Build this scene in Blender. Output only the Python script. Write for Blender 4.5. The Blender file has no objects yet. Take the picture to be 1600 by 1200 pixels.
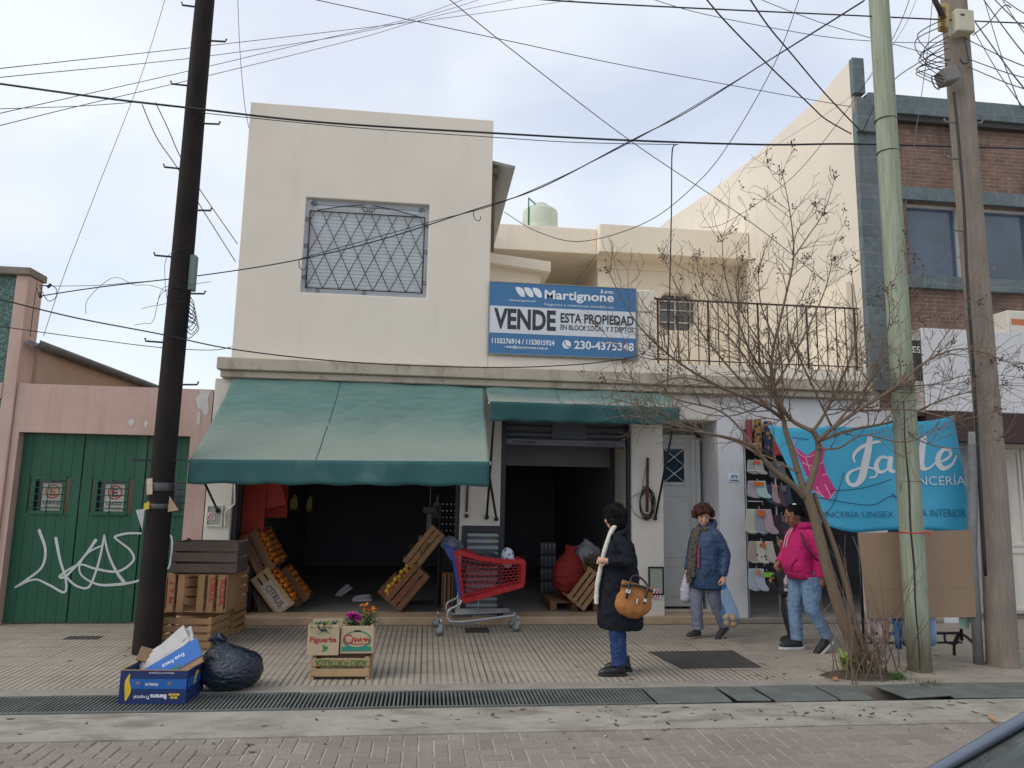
import bpy, bmesh, math, random
import numpy as np
from mathutils import Vector, Matrix, noise
R = math.radians
rnd = random.Random(7)
S = bpy.context.scene
COL = S.collection

# ---------------------------------------------------------------- camera
FPX, CAMH = 1113.0, 1.75
cx_ = Vector((9800, 342, FPX)).normalized()
cu_ = Vector((135, -7488, FPX)).normalized()
cu_ = (cu_ - cx_ * cu_.dot(cx_)).normalized()
cy_ = cu_.cross(cx_)
RM = Matrix((cx_, cy_, cu_))                      # camera (right, down, forward) -> world
CAM = Vector((0, -9.6765, CAMH))
def ray(px, py): return RM @ Vector((px - 800, py - 600, FPX))
def PY(px, py, y=0.0):                            # point of the plane y = const
    d = ray(px, py); return CAM + d * ((y - CAM.y) / d.y)
def PZ(px, py, z=0.0):                            # point of the plane z = const
    d = ray(px, py); return CAM + d * ((z - CAM.z) / d.z)
def PX(px, py, x=0.0):
    d = ray(px, py); return CAM + d * ((x - CAM.x) / d.x)
cam_d = bpy.data.cameras.new('camera'); cam = bpy.data.objects.new('camera', cam_d); COL.objects.link(cam)
cam_d.sensor_width = 36; cam_d.sensor_fit = 'HORIZONTAL'; cam_d.lens = 36 * FPX / 1600
cam_d.clip_start = 0.05; cam_d.clip_end = 2000
right, down, fwd = RM.col[0], RM.col[1], RM.col[2]
cam.matrix_world = Matrix(((right.x, -down.x, -fwd.x, CAM.x), (right.y, -down.y, -fwd.y, CAM.y),
                           (right.z, -down.z, -fwd.z, CAM.z), (0, 0, 0, 1)))
S.camera = cam

# ---------------------------------------------------------------- world, sun, exposure
SUN_EL, SUN_ROT = R(40), R(254)                   # weak sun through cloud, behind the camera's left shoulder
W = bpy.data.worlds.new('World'); S.world = W; W.use_nodes = True
nt = W.node_tree; N = nt.nodes; L = nt.links
for n in list(N): N.remove(n)
def nn(t, **k):
    n = N.new(t)
    for a, b in k.items(): setattr(n, a, b)
    return n
out = nn('ShaderNodeOutputWorld'); bg = nn('ShaderNodeBackground'); bg.inputs['Strength'].default_value = 0.1
sky = nn('ShaderNodeTexSky', sky_type='NISHITA', sun_disc=False, sun_elevation=SUN_EL, sun_rotation=SUN_ROT)
sky.air_density = 1.0; sky.dust_density = 2.0; sky.ozone_density = 1.0
tc = nn('ShaderNodeTexCoord')
mp = nn('ShaderNodeMapping'); mp.inputs['Scale'].default_value = (1.0, 1.0, 1.7); mp.inputs['Location'].default_value = (3.1, 0.4, 0.2)
L.new(tc.outputs['Generated'], mp.inputs['Vector'])
n1 = nn('ShaderNodeTexNoise'); n1.inputs['Scale'].default_value = 2.1; n1.inputs['Detail'].default_value = 7; n1.inputs['Roughness'].default_value = .52; n1.inputs['Distortion'].default_value = .35
n2 = nn('ShaderNodeTexNoise'); n2.inputs['Scale'].default_value = 2.3; n2.inputs['Detail'].default_value = 5
L.new(mp.outputs[0], n1.inputs['Vector']); L.new(mp.outputs[0], n2.inputs['Vector'])
cr = nn('ShaderNodeValToRGB'); cr.color_ramp.elements[0].position = .30; cr.color_ramp.elements[1].position = .50
cr.color_ramp.elements[0].color = (.74, .74, .74, 1); cr.color_ramp.elements[1].color = (.96, .96, .96, 1)
L.new(n1.outputs['Fac'], cr.inputs['Fac'])
cc = nn('ShaderNodeValToRGB'); cc.color_ramp.elements[0].position = .36; cc.color_ramp.elements[1].position = .62
cc.color_ramp.elements[0].color = (7.2, 7.7, 8.9, 1); cc.color_ramp.elements[1].color = (8.8, 9.4, 9.9, 1)
L.new(n2.outputs['Fac'], cc.inputs['Fac'])
mx = nn('ShaderNodeMix', data_type='RGBA')
gain = nn('ShaderNodeMix', data_type='RGBA', blend_type='MULTIPLY'); gain.inputs[0].default_value = 1
gain.inputs[7].default_value = (2.0, 2.15, 2.1, 1)
L.new(sky.outputs[0], gain.inputs[6])
L.new(cr.outputs[0], mx.inputs[0]); L.new(gain.outputs[2], mx.inputs[6]); L.new(cc.outputs[0], mx.inputs[7])
L.new(mx.outputs[2], bg.inputs['Color']); L.new(bg.outputs[0], out.inputs[0])
sl = bpy.data.lights.new('sun', 'SUN'); sl.energy = 1.5; sl.angle = R(40); sl.color = (1, .93, .82)
so = bpy.data.objects.new('sun', sl); COL.objects.link(so)
sdir = Vector((math.sin(SUN_ROT) * math.cos(SUN_EL), math.cos(SUN_ROT) * math.cos(SUN_EL), math.sin(SUN_EL)))
so.rotation_euler = (-sdir).to_track_quat('-Z', 'Y').to_euler(); so.location = sdir * 60
S.view_settings.view_transform = 'Standard'; S.view_settings.look = 'None'
S.view_settings.exposure = 0.12; S.view_settings.gamma = 1.0
S.cycles.max_bounces = 6; S.cycles.diffuse_bounces = 4; S.cycles.glossy_bounces = 3; S.cycles.transparent_max_bounces = 12

# ---------------------------------------------------------------- materials
class MN:                                          # small node-building aid
    def __init__(s, name):
        s.m = bpy.data.materials.new(name); s.m.use_nodes = True; s.t = s.m.node_tree
        s.b = s.t.nodes['Principled BSDF']; s.tc = s.t.nodes.new('ShaderNodeTexCoord')
    def n(s, t, **k):
        x = s.t.nodes.new(t)
        for a, b in k.items(): setattr(x, a, b)
        return x
    def l(s, a, b): s.t.links.new(a, b)
    def map(s, sc=(1, 1, 1), loc=(0, 0, 0), rot=(0, 0, 0), src='Object'):
        m = s.n('ShaderNodeMapping'); m.inputs['Scale'].default_value = sc; m.inputs['Location'].default_value = loc
        m.inputs['Rotation'].default_value = rot; s.l(s.tc.outputs[src], m.inputs[0]); return m.outputs[0]
    def noise(s, vec, scale, detail=4, rough=.55, dist=0):
        x = s.n('ShaderNodeTexNoise'); x.inputs['Scale'].default_value = scale; x.inputs['Detail'].default_value = detail
        x.inputs['Roughness'].default_value = rough; x.inputs['Distortion'].default_value = dist
        s.l(vec, x.inputs['Vector']); return x.outputs['Fac']
    def ramp(s, fac, stops):
        x = s.n('ShaderNodeValToRGB'); e = x.color_ramp.elements
        while len(e) < len(stops): e.new(.5)
        for k, (p, c) in enumerate(stops):
            e[k].position = p; e[k].color = (c, c, c, 1) if isinstance(c, (int, float)) else (*c, 1)
        s.l(fac, x.inputs[0]); return x.outputs[0]
    def mix(s, fac, a, b, mode='MIX'):
        x = s.n('ShaderNodeMix', data_type='RGBA', blend_type=mode)
        for inp, v in ((x.inputs[0], fac), (x.inputs[6], a), (x.inputs[7], b)):
            if isinstance(v, (int, float)): inp.default_value = v
            elif isinstance(v, tuple): inp.default_value = (*v, 1) if len(v) == 3 else v
            else: s.l(v, inp)
        return x.outputs[2]
    def math(s, op, a, b=0.0, c=0.0):
        x = s.n('ShaderNodeMath', operation=op)
        for inp, v in zip(x.inputs, (a, b, c)):
            if isinstance(v, (int, float)): inp.default_value = v
            else: s.l(v, inp)
        return x.outputs[0]
    def xyz(s, vec):
        x = s.n('ShaderNodeSeparateXYZ'); s.l(vec, x.inputs[0]); return x.outputs
    def bump(s, h, strength=.4, dist=.01):
        x = s.n('ShaderNodeBump'); x.inputs['Strength'].default_value = strength; x.inputs['Distance'].default_value = dist
        s.l(h, x.inputs['Height']); s.l(x.outputs[0], s.b.inputs['Normal'])
    def done(s, col, rough=.8, metal=0, spec=.5):
        for k, v in (('Base Color', col), ('Roughness', rough), ('Metallic', metal), ('Specular IOR Level', spec)):
            if isinstance(v, (int, float)): s.b.inputs[k].default_value = v
            elif isinstance(v, tuple): s.b.inputs[k].default_value = (*v, 1)
            else: s.l(v, s.b.inputs[k])
        return s.m
def sc3(c, k): return tuple(min(1, x * k) for x in c)
def mat(name, col, rough=.8, var=.18, scale=3.0, fine=40.0, bump=.15, metal=0, spec=.4, stain=None, stain_amt=.5, stain_scale=(3, 3, .5), stain_pos=.55, dist=.004):
    """general surface: two-scale tone variation, optional stretched stains, fine bump"""
    m = MN(name); v = m.map()
    a = m.noise(v, scale, 5); b = m.noise(v, fine, 3)
    f = m.math('ADD', m.math('MULTIPLY', a, .7), m.math('MULTIPLY', b, .3))
    c = m.ramp(f, [(.3, sc3(col, 1 - var)), (.7, sc3(col, 1 + var))])
    if stain:
        s = m.noise(m.map(stain_scale, (1.3, .7, .2)), 1.6, 6, .65)
        c = m.mix(m.ramp(s, [(stain_pos, 0.0), (stain_pos + .2, stain_amt)]), c, stain)
    if bump: m.bump(m.math('ADD', m.math('MULTIPLY', a, .4), m.math('MULTIPLY', b, .6)), bump, dist)
    return m.done(c, rough, metal, spec)
def wood(name, col, sc=(2, 14, 14), var=.35, rough=.85, stain=None):
    m = MN(name); v = m.map(sc)
    a = m.noise(v, 2.2, 6, .65, .4); b = m.noise(v, 9, 4); big = m.noise(m.map(), 2.5, 3)
    f = m.math('ADD', m.math('MULTIPLY', a, .6), m.math('MULTIPLY', b, .4))
    c = m.ramp(f, [(.28, sc3(col, 1 - var)), (.5, col), (.75, sc3(col, 1 + var * .7))])
    c = m.mix(m.ramp(big, [(.35, .35), (.65, 0.0)]), c, stain or sc3(col, .55))
    m.bump(f, .35, .004); return m.done(c, rough, 0, .25)
def plain(name, col, rough=.6, metal=0, spec=.5):
    return mat(name, col, rough, .08, 8, 60, .05, metal, spec)

# ---------------------------------------------------------------- mesh building
ORG = {}
class MB:
    def __init__(s): s.v = []; s.f = []; s.sm = []; s.tone = []; s.ct = 0.5
    def add(s, vs, fs, smooth=False, M=None):
        o = len(s.v)
        for p in vs:
            p = Vector(p); s.v.append(M @ p if M is not None else p); s.tone.append(s.ct)
        for f in fs: s.f.append([i + o for i in f]); s.sm.append(smooth)
        return s
    def box(s, x0, x1, y0, y1, z0, z1, M=None):
        x0, x1 = min(x0, x1), max(x0, x1); y0, y1 = min(y0, y1), max(y0, y1); z0, z1 = min(z0, z1), max(z0, z1)
        return s.add([(x0, y0, z0), (x1, y0, z0), (x1, y1, z0), (x0, y1, z0), (x0, y0, z1), (x1, y0, z1), (x1, y1, z1), (x0, y1, z1)],
                     [(0, 3, 2, 1), (4, 5, 6, 7), (0, 1, 5, 4), (1, 2, 6, 5), (2, 3, 7, 6), (3, 0, 4, 7)], False, M)
    def cbox(s, c, sz, M=None):
        return s.box(c[0] - sz[0] / 2, c[0] + sz[0] / 2, c[1] - sz[1] / 2, c[1] + sz[1] / 2, c[2] - sz[2] / 2, c[2] + sz[2] / 2, M)
    def beam(s, a, b, w, h, up=(0, 0, 1)):             # rectangular bar from a to b
        a, b = Vector(a), Vector(b); d = (b - a).normalized(); u = Vector(up)
        if abs(d.dot(u)) > .95: u = Vector((0, 1, 0))
        x = d.cross(u).normalized(); y = x.cross(d).normalized()
        vs = [p + x * (i * w / 2) + y * (j * h / 2) for p in (a, b) for i, j in ((-1, -1), (1, -1), (1, 1), (-1, 1))]
        return s.add(vs, [(0, 1, 2, 3), (7, 6, 5, 4), (0, 4, 5, 1), (1, 5, 6, 2), (2, 6, 7, 3), (3, 7, 4, 0)])
    def tube(s, pts, r, n=8, caps=True, smooth=True, squash=None):
        pts = [Vector(p) for p in pts]; k = len(pts)
        rr = r if isinstance(r, (list, tuple)) else [r] * k
        vs = []; prev = None
        for i, p in enumerate(pts):
            d = (pts[min(i + 1, k - 1)] - pts[max(i - 1, 0)])
            d = d.normalized() if d.length > 1e-9 else Vector((0, 0, 1))
            if prev is None:
                u = Vector((0, 0, 1)) if abs(d.z) < .9 else Vector((1, 0, 0))
                x = d.cross(u).normalized()
            else:
                x = (prev - d * prev.dot(d)); x = x.normalized() if x.length > 1e-6 else d.orthogonal().normalized()
            prev = x; y = d.cross(x)
            for j in range(n):
                t = 2 * math.pi * j / n
                vs.append(p + (x * math.cos(t) + y * math.sin(t)) * rr[i])
        fs = [(i * n + j, i * n + (j + 1) % n, (i + 1) * n + (j + 1) % n, (i + 1) * n + j) for i in range(k - 1) for j in range(n)]
        if caps: fs += [tuple(range(n - 1, -1, -1)), tuple(range((k - 1) * n, k * n))]
        return s.add(vs, fs, smooth)
    def lathe(s, prof, c=(0, 0, 0), n=20, M=None, smooth=True):
        vs = [(c[0] + r * math.cos(2 * math.pi * j / n), c[1] + r * math.sin(2 * math.pi * j / n), c[2] + z) for r, z in prof for j in range(n)]
        k = len(prof)
        fs = [(i * n + j, i * n + (j + 1) % n, (i + 1) * n + (j + 1) % n, (i + 1) * n + j) for i in range(k - 1) for j in range(n)]
        fs += [tuple(range(n - 1, -1, -1)), tuple(range((k - 1) * n, k * n))]
        return s.add(vs, fs, smooth, M)
    def ball(s, c, r, n=10, m=7, M=None):
        r = r if isinstance(r, (tuple, list, Vector)) else (r, r, r); c = Vector(c)
        vs = [Vector((0, 0, -r[2]))]
        for i in range(1, m):
            t = -math.pi / 2 + math.pi * i / m
            for j in range(n):
                a = 2 * math.pi * j / n
                vs.append(Vector((r[0] * math.cos(t) * math.cos(a), r[1] * math.cos(t) * math.sin(a), r[2] * math.sin(t))))
        vs.append(Vector((0, 0, r[2])))
        fs = [(0, 1 + (j + 1) % n, 1 + j) for j in range(n)]
        for i in range(m - 2):
            for j in range(n):
                a = 1 + i * n; fs.append((a + j, a + (j + 1) % n, a + n + (j + 1) % n, a + n + j))
        e = len(vs) - 1; a = 1 + (m - 2) * n
        fs += [(a + j, a + (j + 1) % n, e) for j in range(n)]
        vs = [(M @ p if M is not None else p) + c for p in vs]
        return s.add(vs, fs, True)
    def prism(s, poly, d):                            # planar polygon swept by vector d
        poly = [Vector(p) for p in poly]; d = Vector(d); n = len(poly)
        nrm = Vector((0, 0, 0))
        for i in range(n): nrm += poly[i].cross(poly[(i + 1) % n])
        if nrm.dot(d) > 0: poly = poly[::-1]
        return s.add(poly + [p + d for p in poly], [tuple(range(n)), tuple(range(2 * n - 1, n - 1, -1))] +
                     [(j, j + n, (j + 1) % n + n, (j + 1) % n)[::1] for j in range(n)])
    def grid(s, fn, nu, nv, smooth=True):
        vs = [fn(i / nu, j / nv) for i in range(nu + 1) for j in range(nv + 1)]
        fs = [(i * (nv + 1) + j, (i + 1) * (nv + 1) + j, (i + 1) * (nv + 1) + j + 1, i * (nv + 1) + j + 1) for i in range(nu) for j in range(nv)]
        return s.add(vs, fs, smooth)
    def loft(s, rings, n=20, caps=True):              # stacked ellipses (centre, radius x, radius y, turn)
        vs = []
        for q in rings:
            c, rx, ry = Vector(q[0]), q[1], q[2]; w = q[3] if len(q) > 3 else 0
            for j in range(n):
                t = 2 * math.pi * j / n; x, y = rx * math.cos(t), ry * math.sin(t)
                vs.append(c + Vector((x * math.cos(w) - y * math.sin(w), x * math.sin(w) + y * math.cos(w), 0)))
        k = len(rings)
        fs = [(i * n + j, i * n + (j + 1) % n, (i + 1) * n + (j + 1) % n, (i + 1) * n + j) for i in range(k - 1) for j in range(n)]
        if caps: fs += [tuple(range(n - 1, -1, -1)), tuple(range((k - 1) * n, k * n))]
        return s.add(vs, fs, True)
    def build(s, name, m=None, parent=None, bevel=0, solid=0, seg=1, at=None, tone=False, nocheck=False):
        if at is not None: o0 = Vector(at)
        elif parent is not None: o0 = ORG[parent.name]
        else:
            xs = [p.x for p in s.v]; ys = [p.y for p in s.v]; zs = [p.z for p in s.v]
            o0 = Vector(((min(xs) + max(xs)) / 2, (min(ys) + max(ys)) / 2, min(zs)))
        me = bpy.data.meshes.new(name)
        me.from_pydata([tuple(p - o0) for p in s.v], [], s.f); me.update()
        me.polygons.foreach_set('use_smooth', s.sm)
        if tone:
            at_ = me.attributes.new('tone', 'FLOAT', 'POINT'); at_.data.foreach_set('value', s.tone)
        o = bpy.data.objects.new(name, me); COL.objects.link(o)
        if m is not None: me.materials.append(m)
        if parent is not None: o.parent = parent; ORG[o.name] = ORG[parent.name]
        else: o.location = o0; ORG[o.name] = o0.copy()
        if solid:
            q = o.modifiers.new('solid', 'SOLIDIFY'); q.thickness = solid; q.offset = 0
        if bevel:
            q = o.modifiers.new('bevel', 'BEVEL'); q.width = bevel; q.segments = seg; q.limit_method = 'ANGLE'; q.angle_limit = R(40)
        return o
def tag(o, label=None, cat=None, group=None, kind=None):
    for k, v in (('label', label), ('category', cat), ('group', group), ('kind', kind)):
        if v: o[k] = v
    return o
def thing(name, label, cat, loc=(0, 0, 0), group=None):
    o = bpy.data.objects.new(name, None); COL.objects.link(o); o.location = loc; o.empty_display_size = .1
    ORG[o.name] = Vector(loc); return tag(o, label, cat, group)
def copy_tree(o, parent=None):
    c = o.copy(); COL.objects.link(c)
    if parent is not None: c.parent = parent
    for ch in list(o.children): copy_tree(ch, c)
    return c
def crom(pts, k=6):                                   # Catmull-Rom through points (any dimension)
    pts = [tuple(p) for p in pts]; n = len(pts); o = []
    for i in range(n - 1):
        p0, p1, p2, p3 = pts[max(i - 1, 0)], pts[i], pts[i + 1], pts[min(i + 2, n - 1)]
        for j in range(k):
            t = j / k
            o.append(tuple(.5 * (2 * b + (c - a) * t + (2 * a - 5 * b + 4 * c - d) * t * t + (3 * b - a - 3 * c + d) * t ** 3) for a, b, c, d in zip(p0, p1, p2, p3)))
    o.append(pts[-1]); return o
def text(name, body, o, ux, uy, w, h, m, parent, bold=0.0, shear=0.0, spacing=1.0):
    """lettering laid on a plane: lower-left corner o, unit axes ux, uy, scaled to fill w x h"""
    c = bpy.data.curves.new(name, 'FONT'); c.body = body; c.offset = bold; c.shear = shear; c.space_character = spacing; c.resolution_u = 3
    t = bpy.data.objects.new(name, c); COL.objects.link(t)
    me = bpy.data.meshes.new_from_object(t); bpy.data.objects.remove(t); me.name = name
    co = [v.co.copy() for v in me.vertices]
    x0, x1 = min(v.x for v in co), max(v.x for v in co); y0, y1 = min(v.y for v in co), max(v.y for v in co)
    ux, uy, o = Vector(ux), Vector(uy), Vector(o) - ORG[parent.name]
    for v, p in zip(me.vertices, co): v.co = o + ux * ((p.x - x0) / (x1 - x0) * w) + uy * ((p.y - y0) / (y1 - y0) * h)
    me.materials.clear(); me.materials.append(m)
    ob = bpy.data.objects.new(name, me); COL.objects.link(ob); ob.parent = parent; ORG[ob.name] = ORG[parent.name]
    return ob
def stroke(mb, pts, ws, fr, k=8, nz=(0, -1, 0)):
    """brush stroke as a flat ribbon; fr maps (u, v) to a 3-D point; the ribbon rises a hair along its length so crossings stay clean"""
    q = crom([(*p, w) for p, w in zip(pts, ws if isinstance(ws, (list, tuple)) else [ws] * len(pts))], k)
    vs = []; nz = Vector(nz); o0 = STK[0] * 2e-4; STK[0] = (STK[0] + 1) % 8
    for i, (u, v, w) in enumerate(q):
        a, b = q[max(i - 1, 0)], q[min(i + 1, len(q) - 1)]
        d = Vector((b[0] - a[0], b[1] - a[1])); d = d.normalized() if d.length > 1e-9 else Vector((1, 0)); lift = nz * (o0 + i * 2.5e-5)
        vs += [fr(u - d.y * w / 2, v + d.x * w / 2) + lift, fr(u + d.y * w / 2, v - d.x * w / 2) + lift]
    mb.add(vs, [(2 * i, 2 * i + 1, 2 * i + 3, 2 * i + 2) for i in range(len(q) - 1)])
    for j, (u, v, w) in enumerate((q[0], q[-1])):
        mb.add([fr(u + math.cos(t * .785) * w / 2, v + math.sin(t * .785) * w / 2) + nz * (o0 + (-1e-4 if j == 0 else len(q) * 2.5e-5 + 1e-4)) for t in range(8)], [tuple(range(8))])
STK = [0]
def remesh(o, voxel=.007, smooth=4, fold=0.0, fscale=7.0, fz=1.0, seed=0.0):
    """fuse the pieces of one body or garment into one continuous skin, then add cloth folds"""
    q = o.modifiers.new('r', 'REMESH'); q.mode = 'VOXEL'; q.voxel_size = voxel; q.use_smooth_shade = True
    q = o.modifiers.new('s', 'SMOOTH'); q.iterations = smooth; q.factor = .5
    dg = bpy.context.evaluated_depsgraph_get(); dg.update()
    me = bpy.data.meshes.new_from_object(o.evaluated_get(dg)); me.name = o.name
    o.modifiers.clear(); old = o.data; o.data = me; bpy.data.meshes.remove(old)
    if fold:
        nr = [v.normal.copy() for v in me.vertices]
        for v, nv in zip(me.vertices, nr):
            p = Vector((v.co.x * fscale + seed, v.co.y * fscale, v.co.z * fscale * fz))
            a = 1 - abs(noise.noise(p)) * 2
            v.co += nv * (fold * (.42 * a + .75 * noise.noise(Vector((p.x * .6, p.y * .6, p.z * .45 + p.x * .5))) + .35 * noise.noise(p * 2.6)) - fold * .15)
        me.update()
    me.polygons.foreach_set('use_smooth', [True] * len(me.polygons)); return o
UX, UZ = Vector((1, 0, 0)), Vector((0, 0, 1))
# ================================================================ SETTING
def m_sidewalk():
    m = MN('sidewalk_tiles'); v = m.map(); x, y, z = m.xyz(v)
    def groove(c, pitch, w, soft):
        t = m.math('FRACT', m.math('MULTIPLY', c, 1 / pitch)); t = m.math('PINGPONG', t, .5)
        return m.ramp(t, [(w, 1.0), (w + soft, 0.0)])
    rib = groove(x, .062, .09, .10); tx = groove(x, .62, .008, .006); ty = groove(y, .41, .010, .008)
    big = m.noise(v, 1.1, 5, .6); mid = m.noise(v, 6, 5, .6); fine = m.noise(v, 60, 3)
    worn = m.ramp(m.noise(m.map((1, 1, 1), (4, 2, 0)), .9, 4), [(.38, .45), (.6, 1.0)])
    # smooth cement round the tree
    dx = m.math('SUBTRACT', x, 4.4); dy = m.math('SUBTRACT', y, -2.5)
    d = m.math('SQRT', m.math('ADD', m.math('MULTIPLY', dx, m.math('MULTIPLY', dx, .6)), m.math('MULTIPLY', dy, dy)))
    away = m.ramp(m.math('ADD', d, m.math('MULTIPLY', mid, .35)), [(.75, 0.0), (.98, 1.0)])
    rib = m.math('MULTIPLY', m.math('MULTIPLY', rib, worn), away); seam = m.math('MULTIPLY', m.math('MAXIMUM', tx, ty), away)
    base = m.ramp(m.math('ADD', m.math('MULTIPLY', big, .5), m.math('MULTIPLY', mid, .5)), [(.3, (.262, .225, .182)), (.5, (.345, .300, .245)), (.7, (.42, .37, .305))])
    base = m.mix(m.ramp(fine, [(.35, .25), (.65, 0.0)]), base, (.21, .18, .148))
    c = m.mix(m.math('MULTIPLY', rib, .74), base, (.085, .075, .064))
    c = m.mix(m.math('MULTIPLY', seam, .55), c, (.07, .06, .05))
    st = m.noise(m.map((1, 1, 1), (9, 5, 1)), 2.3, 6, .7)
    c = m.mix(m.ramp(st, [(.6, 0.0), (.74, .55)]), c, (.15, .13, .11))
    m.bump(m.math('ADD', m.math('MULTIPLY', m.math('MAXIMUM', rib, seam), -1.0), m.math('MULTIPLY', fine, .25)), .7, .006)
    return m.done(c, .85, 0, .3)
M = {}
M['sidewalk'] = m_sidewalk()
M['concrete'] = mat('worn_concrete', (.30, .28, .245), .9, .22, 2.2, 45, .3, stain=(.15, .125, .10), stain_amt=.75, stain_scale=(1.5, 4, 1), stain_pos=.47)
M['kerb'] = mat('kerb_cement', (.25, .225, .195), .9, .2, 4, 50, .3, stain=(.13, .11, .09), stain_amt=.6, stain_scale=(1, 3, 1))
M['iron'] = mat('grey_drain_iron', (.165, .18, .172), .65, .3, 4, 60, .2, .5, .4, stain=(.22, .23, .22), stain_amt=.6, stain_scale=(2, 2, 2))
M['dark_pit'] = plain('drain_pit', (.015, .014, .013), .95)
M['plate'] = mat('rusted_steel_plate', (.068, .064, .060), .7, .25, 3, 60, .2, .3, .4, stain=(.09, .06, .045), stain_amt=.5, stain_scale=(2, 2, 2))
def m_pavers():
    m = MN('road_pavers'); a = m.n('ShaderNodeAttribute', attribute_name='tone'); v = m.map()
    big = m.noise(v, 1.4, 5); fine = m.noise(v, 70, 4, .7)
    c = m.ramp(a.outputs['Fac'], [(0, (.225, .193, .168)), (.5, (.265, .228, .202)), (1, (.305, .266, .238))])
    c = m.mix(m.ramp(fine, [(.35, .4), (.6, 0.0)]), c, (.10, .085, .074))
    c = m.mix(m.ramp(big, [(.45, 0.0), (.7, .45)]), c, (.17, .15, .13))
    m.bump(fine, .4, .004); return m.done(c, .88, 0, .3)
M['paver'] = m_pavers()
M['road'] = mat('road_sand_joint', (.40, .355, .305), .95, .25, 3, 60, .3)
tag(MB().box(-150, 150, -150, 150, -.5, -.30).build('ground', mat('earth', (.2, .18, .15), .95)), kind='structure')
tag(MB().box(-40, 40, -2.88, .3, -.15, 0).build('sidewalk', M['sidewalk'], at=(0, 0, 0)), kind='structure')
tag(MB().box(-40, 40, -3.07, -2.88, -.2, .006).build('kerb', M['kerb'], at=(0, 0, 0), bevel=.01), kind='structure')
tag(MB().box(-40, 40, -3.55, -3.07, -.29, -.20).build('drain_channel', M['dark_pit'], at=(0, 0, 0)), kind='structure')
tag(MB().box(-40, 40, -4.13, -3.55, -.29, -.008).build('gutter_strip', M['concrete'], at=(0, 0, 0), bevel=.012), kind='structure')
tag(MB().box(-40, 40, -30, -4.13, -.29, -.031).build('road_bed', M['road'], at=(0, 0, 0)), kind='structure')
pv = MB()
pw = .105                                            # herringbone pavers
for i in range(-70, 92):
    for j in range(0, 44):
        k = (i - j) % 4
        x, y = i * pw, -4.145 - (j + 1) * pw
        g = .0045
        if k == 0: b_ = (x + g, x + 2 * pw - g, y + g, y + pw - g)
        elif k == 2: b_ = (x + g, x + pw - g, y + g, y + 2 * pw - g)
        else: continue
        if b_[3] > -4.14:
            if b_[2] > -4.17: continue
            b_ = (*b_[:3], -4.14)
        pv.ct = min(1, max(0, rnd.gauss(.5, .17))); dz = rnd.uniform(-.003, .003)
        vs = [(b_[0], b_[2], -.06), (b_[1], b_[2], -.06), (b_[1], b_[3], -.06), (b_[0], b_[3], -.06)]
        e = .007; t1 = -.030 + dz; t2 = -.022 + dz
        vs += [(b_[0], b_[2], t1), (b_[1], b_[2], t1), (b_[1], b_[3], t1), (b_[0], b_[3], t1)]
        vs += [(b_[0] + e, b_[2] + e, t2), (b_[1] - e, b_[2] + e, t2), (b_[1] - e, b_[3] - e, t2), (b_[0] + e, b_[3] - e, t2)]
        pv.add(vs, [(0, 1, 5, 4), (1, 2, 6, 5), (2, 3, 7, 6), (3, 0, 4, 7), (4, 5, 9, 8), (5, 6, 10, 9), (6, 7, 11, 10), (7, 4, 8, 11), (8, 9, 10, 11)])
tag(pv.build('road', M['paver'], at=(0, 0, 0), tone=True), kind='structure')

def dx_(px): return PZ(px, 1082, 0).x
# drain grates and the bent covers to the right
g = MB()
g.box(-.497, .497, -3.545, -3.52, -.06, .0).box(-.497, .497, -3.10, -3.075, -.06, .0)
for k in range(29): x = -.483 + k * .0345; g.box(x - .0075, x + .0075, -3.52, -3.10, -.05, -.003)
grate = g.build('drain_grate', M['iron'], at=(0, -3.3, 0))
tag(grate, 'slotted grey iron drain grate set flush between sidewalk and road', 'drain grate', 'drain grates along the kerb')
for k in range(8):
    o = grate if k == 0 else copy_tree(grate)
    o.location = (dx_(1010) - .51 - k, -3.3, 0); o.rotation_euler.y = R(rnd.uniform(-.4, .4))
cov = [(dx_(1010), dx_(1126), .5, -.4, 'grey drain cover plate with slots worn away next to the grates'), (dx_(1130), dx_(1186), -1.2, 1.5, 'narrow grey drain cover plate tilted beside a thin dark gap'),
       (dx_(1191), dx_(1290), .8, -.6, 'flat grey drain cover plate between the tilted plate and the open hole'), (dx_(1293), dx_(1346), .0, .3, 'small grey drain cover plate at the left edge of the open hole'),
       (dx_(1394), dx_(1466), -2.6, -2.5, 'bent grey drain cover lifted beside the open drain hole'), (dx_(1470), dx_(1720), .8, .3, 'long worn grey drain cover at the far right of the gutter')]
for x0, x1, tx, ty, lab in cov:
    p = MB(); p.cbox((0, 0, -.008), (x1 - x0 - .02, .455, .016))
    for k in range(int((x1 - x0) / .05)): p.cbox((x0 - x1 + .1 + 2 * k * .05 - .0, 0, .003) if False else (-(x1 - x0) / 2 + .05 + k * .05, 0, .001), (.016, .40, .008))
    o = p.build('drain_cover', M['iron'], at=(0, 0, 0), bevel=.004)
    o.location = ((x0 + x1) / 2, -3.31, .002 + abs(ty) * .003); o.rotation_euler = (R(tx), R(ty), R(rnd.uniform(-1, 1))); tag(o, lab, 'drain cover')
hatch = MB(); hatch.prism([PZ(1013, 1019, .001), PZ(1145, 1017, .001), PZ(1190, 1043, .001), PZ(1064, 1045, .001)], (0, 0, .008))
tag(hatch.build('pavement_hatch', M['plate'], bevel=.003), 'large dark steel hatch plate set in the sidewalk behind the woman in black', 'hatch')
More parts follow.
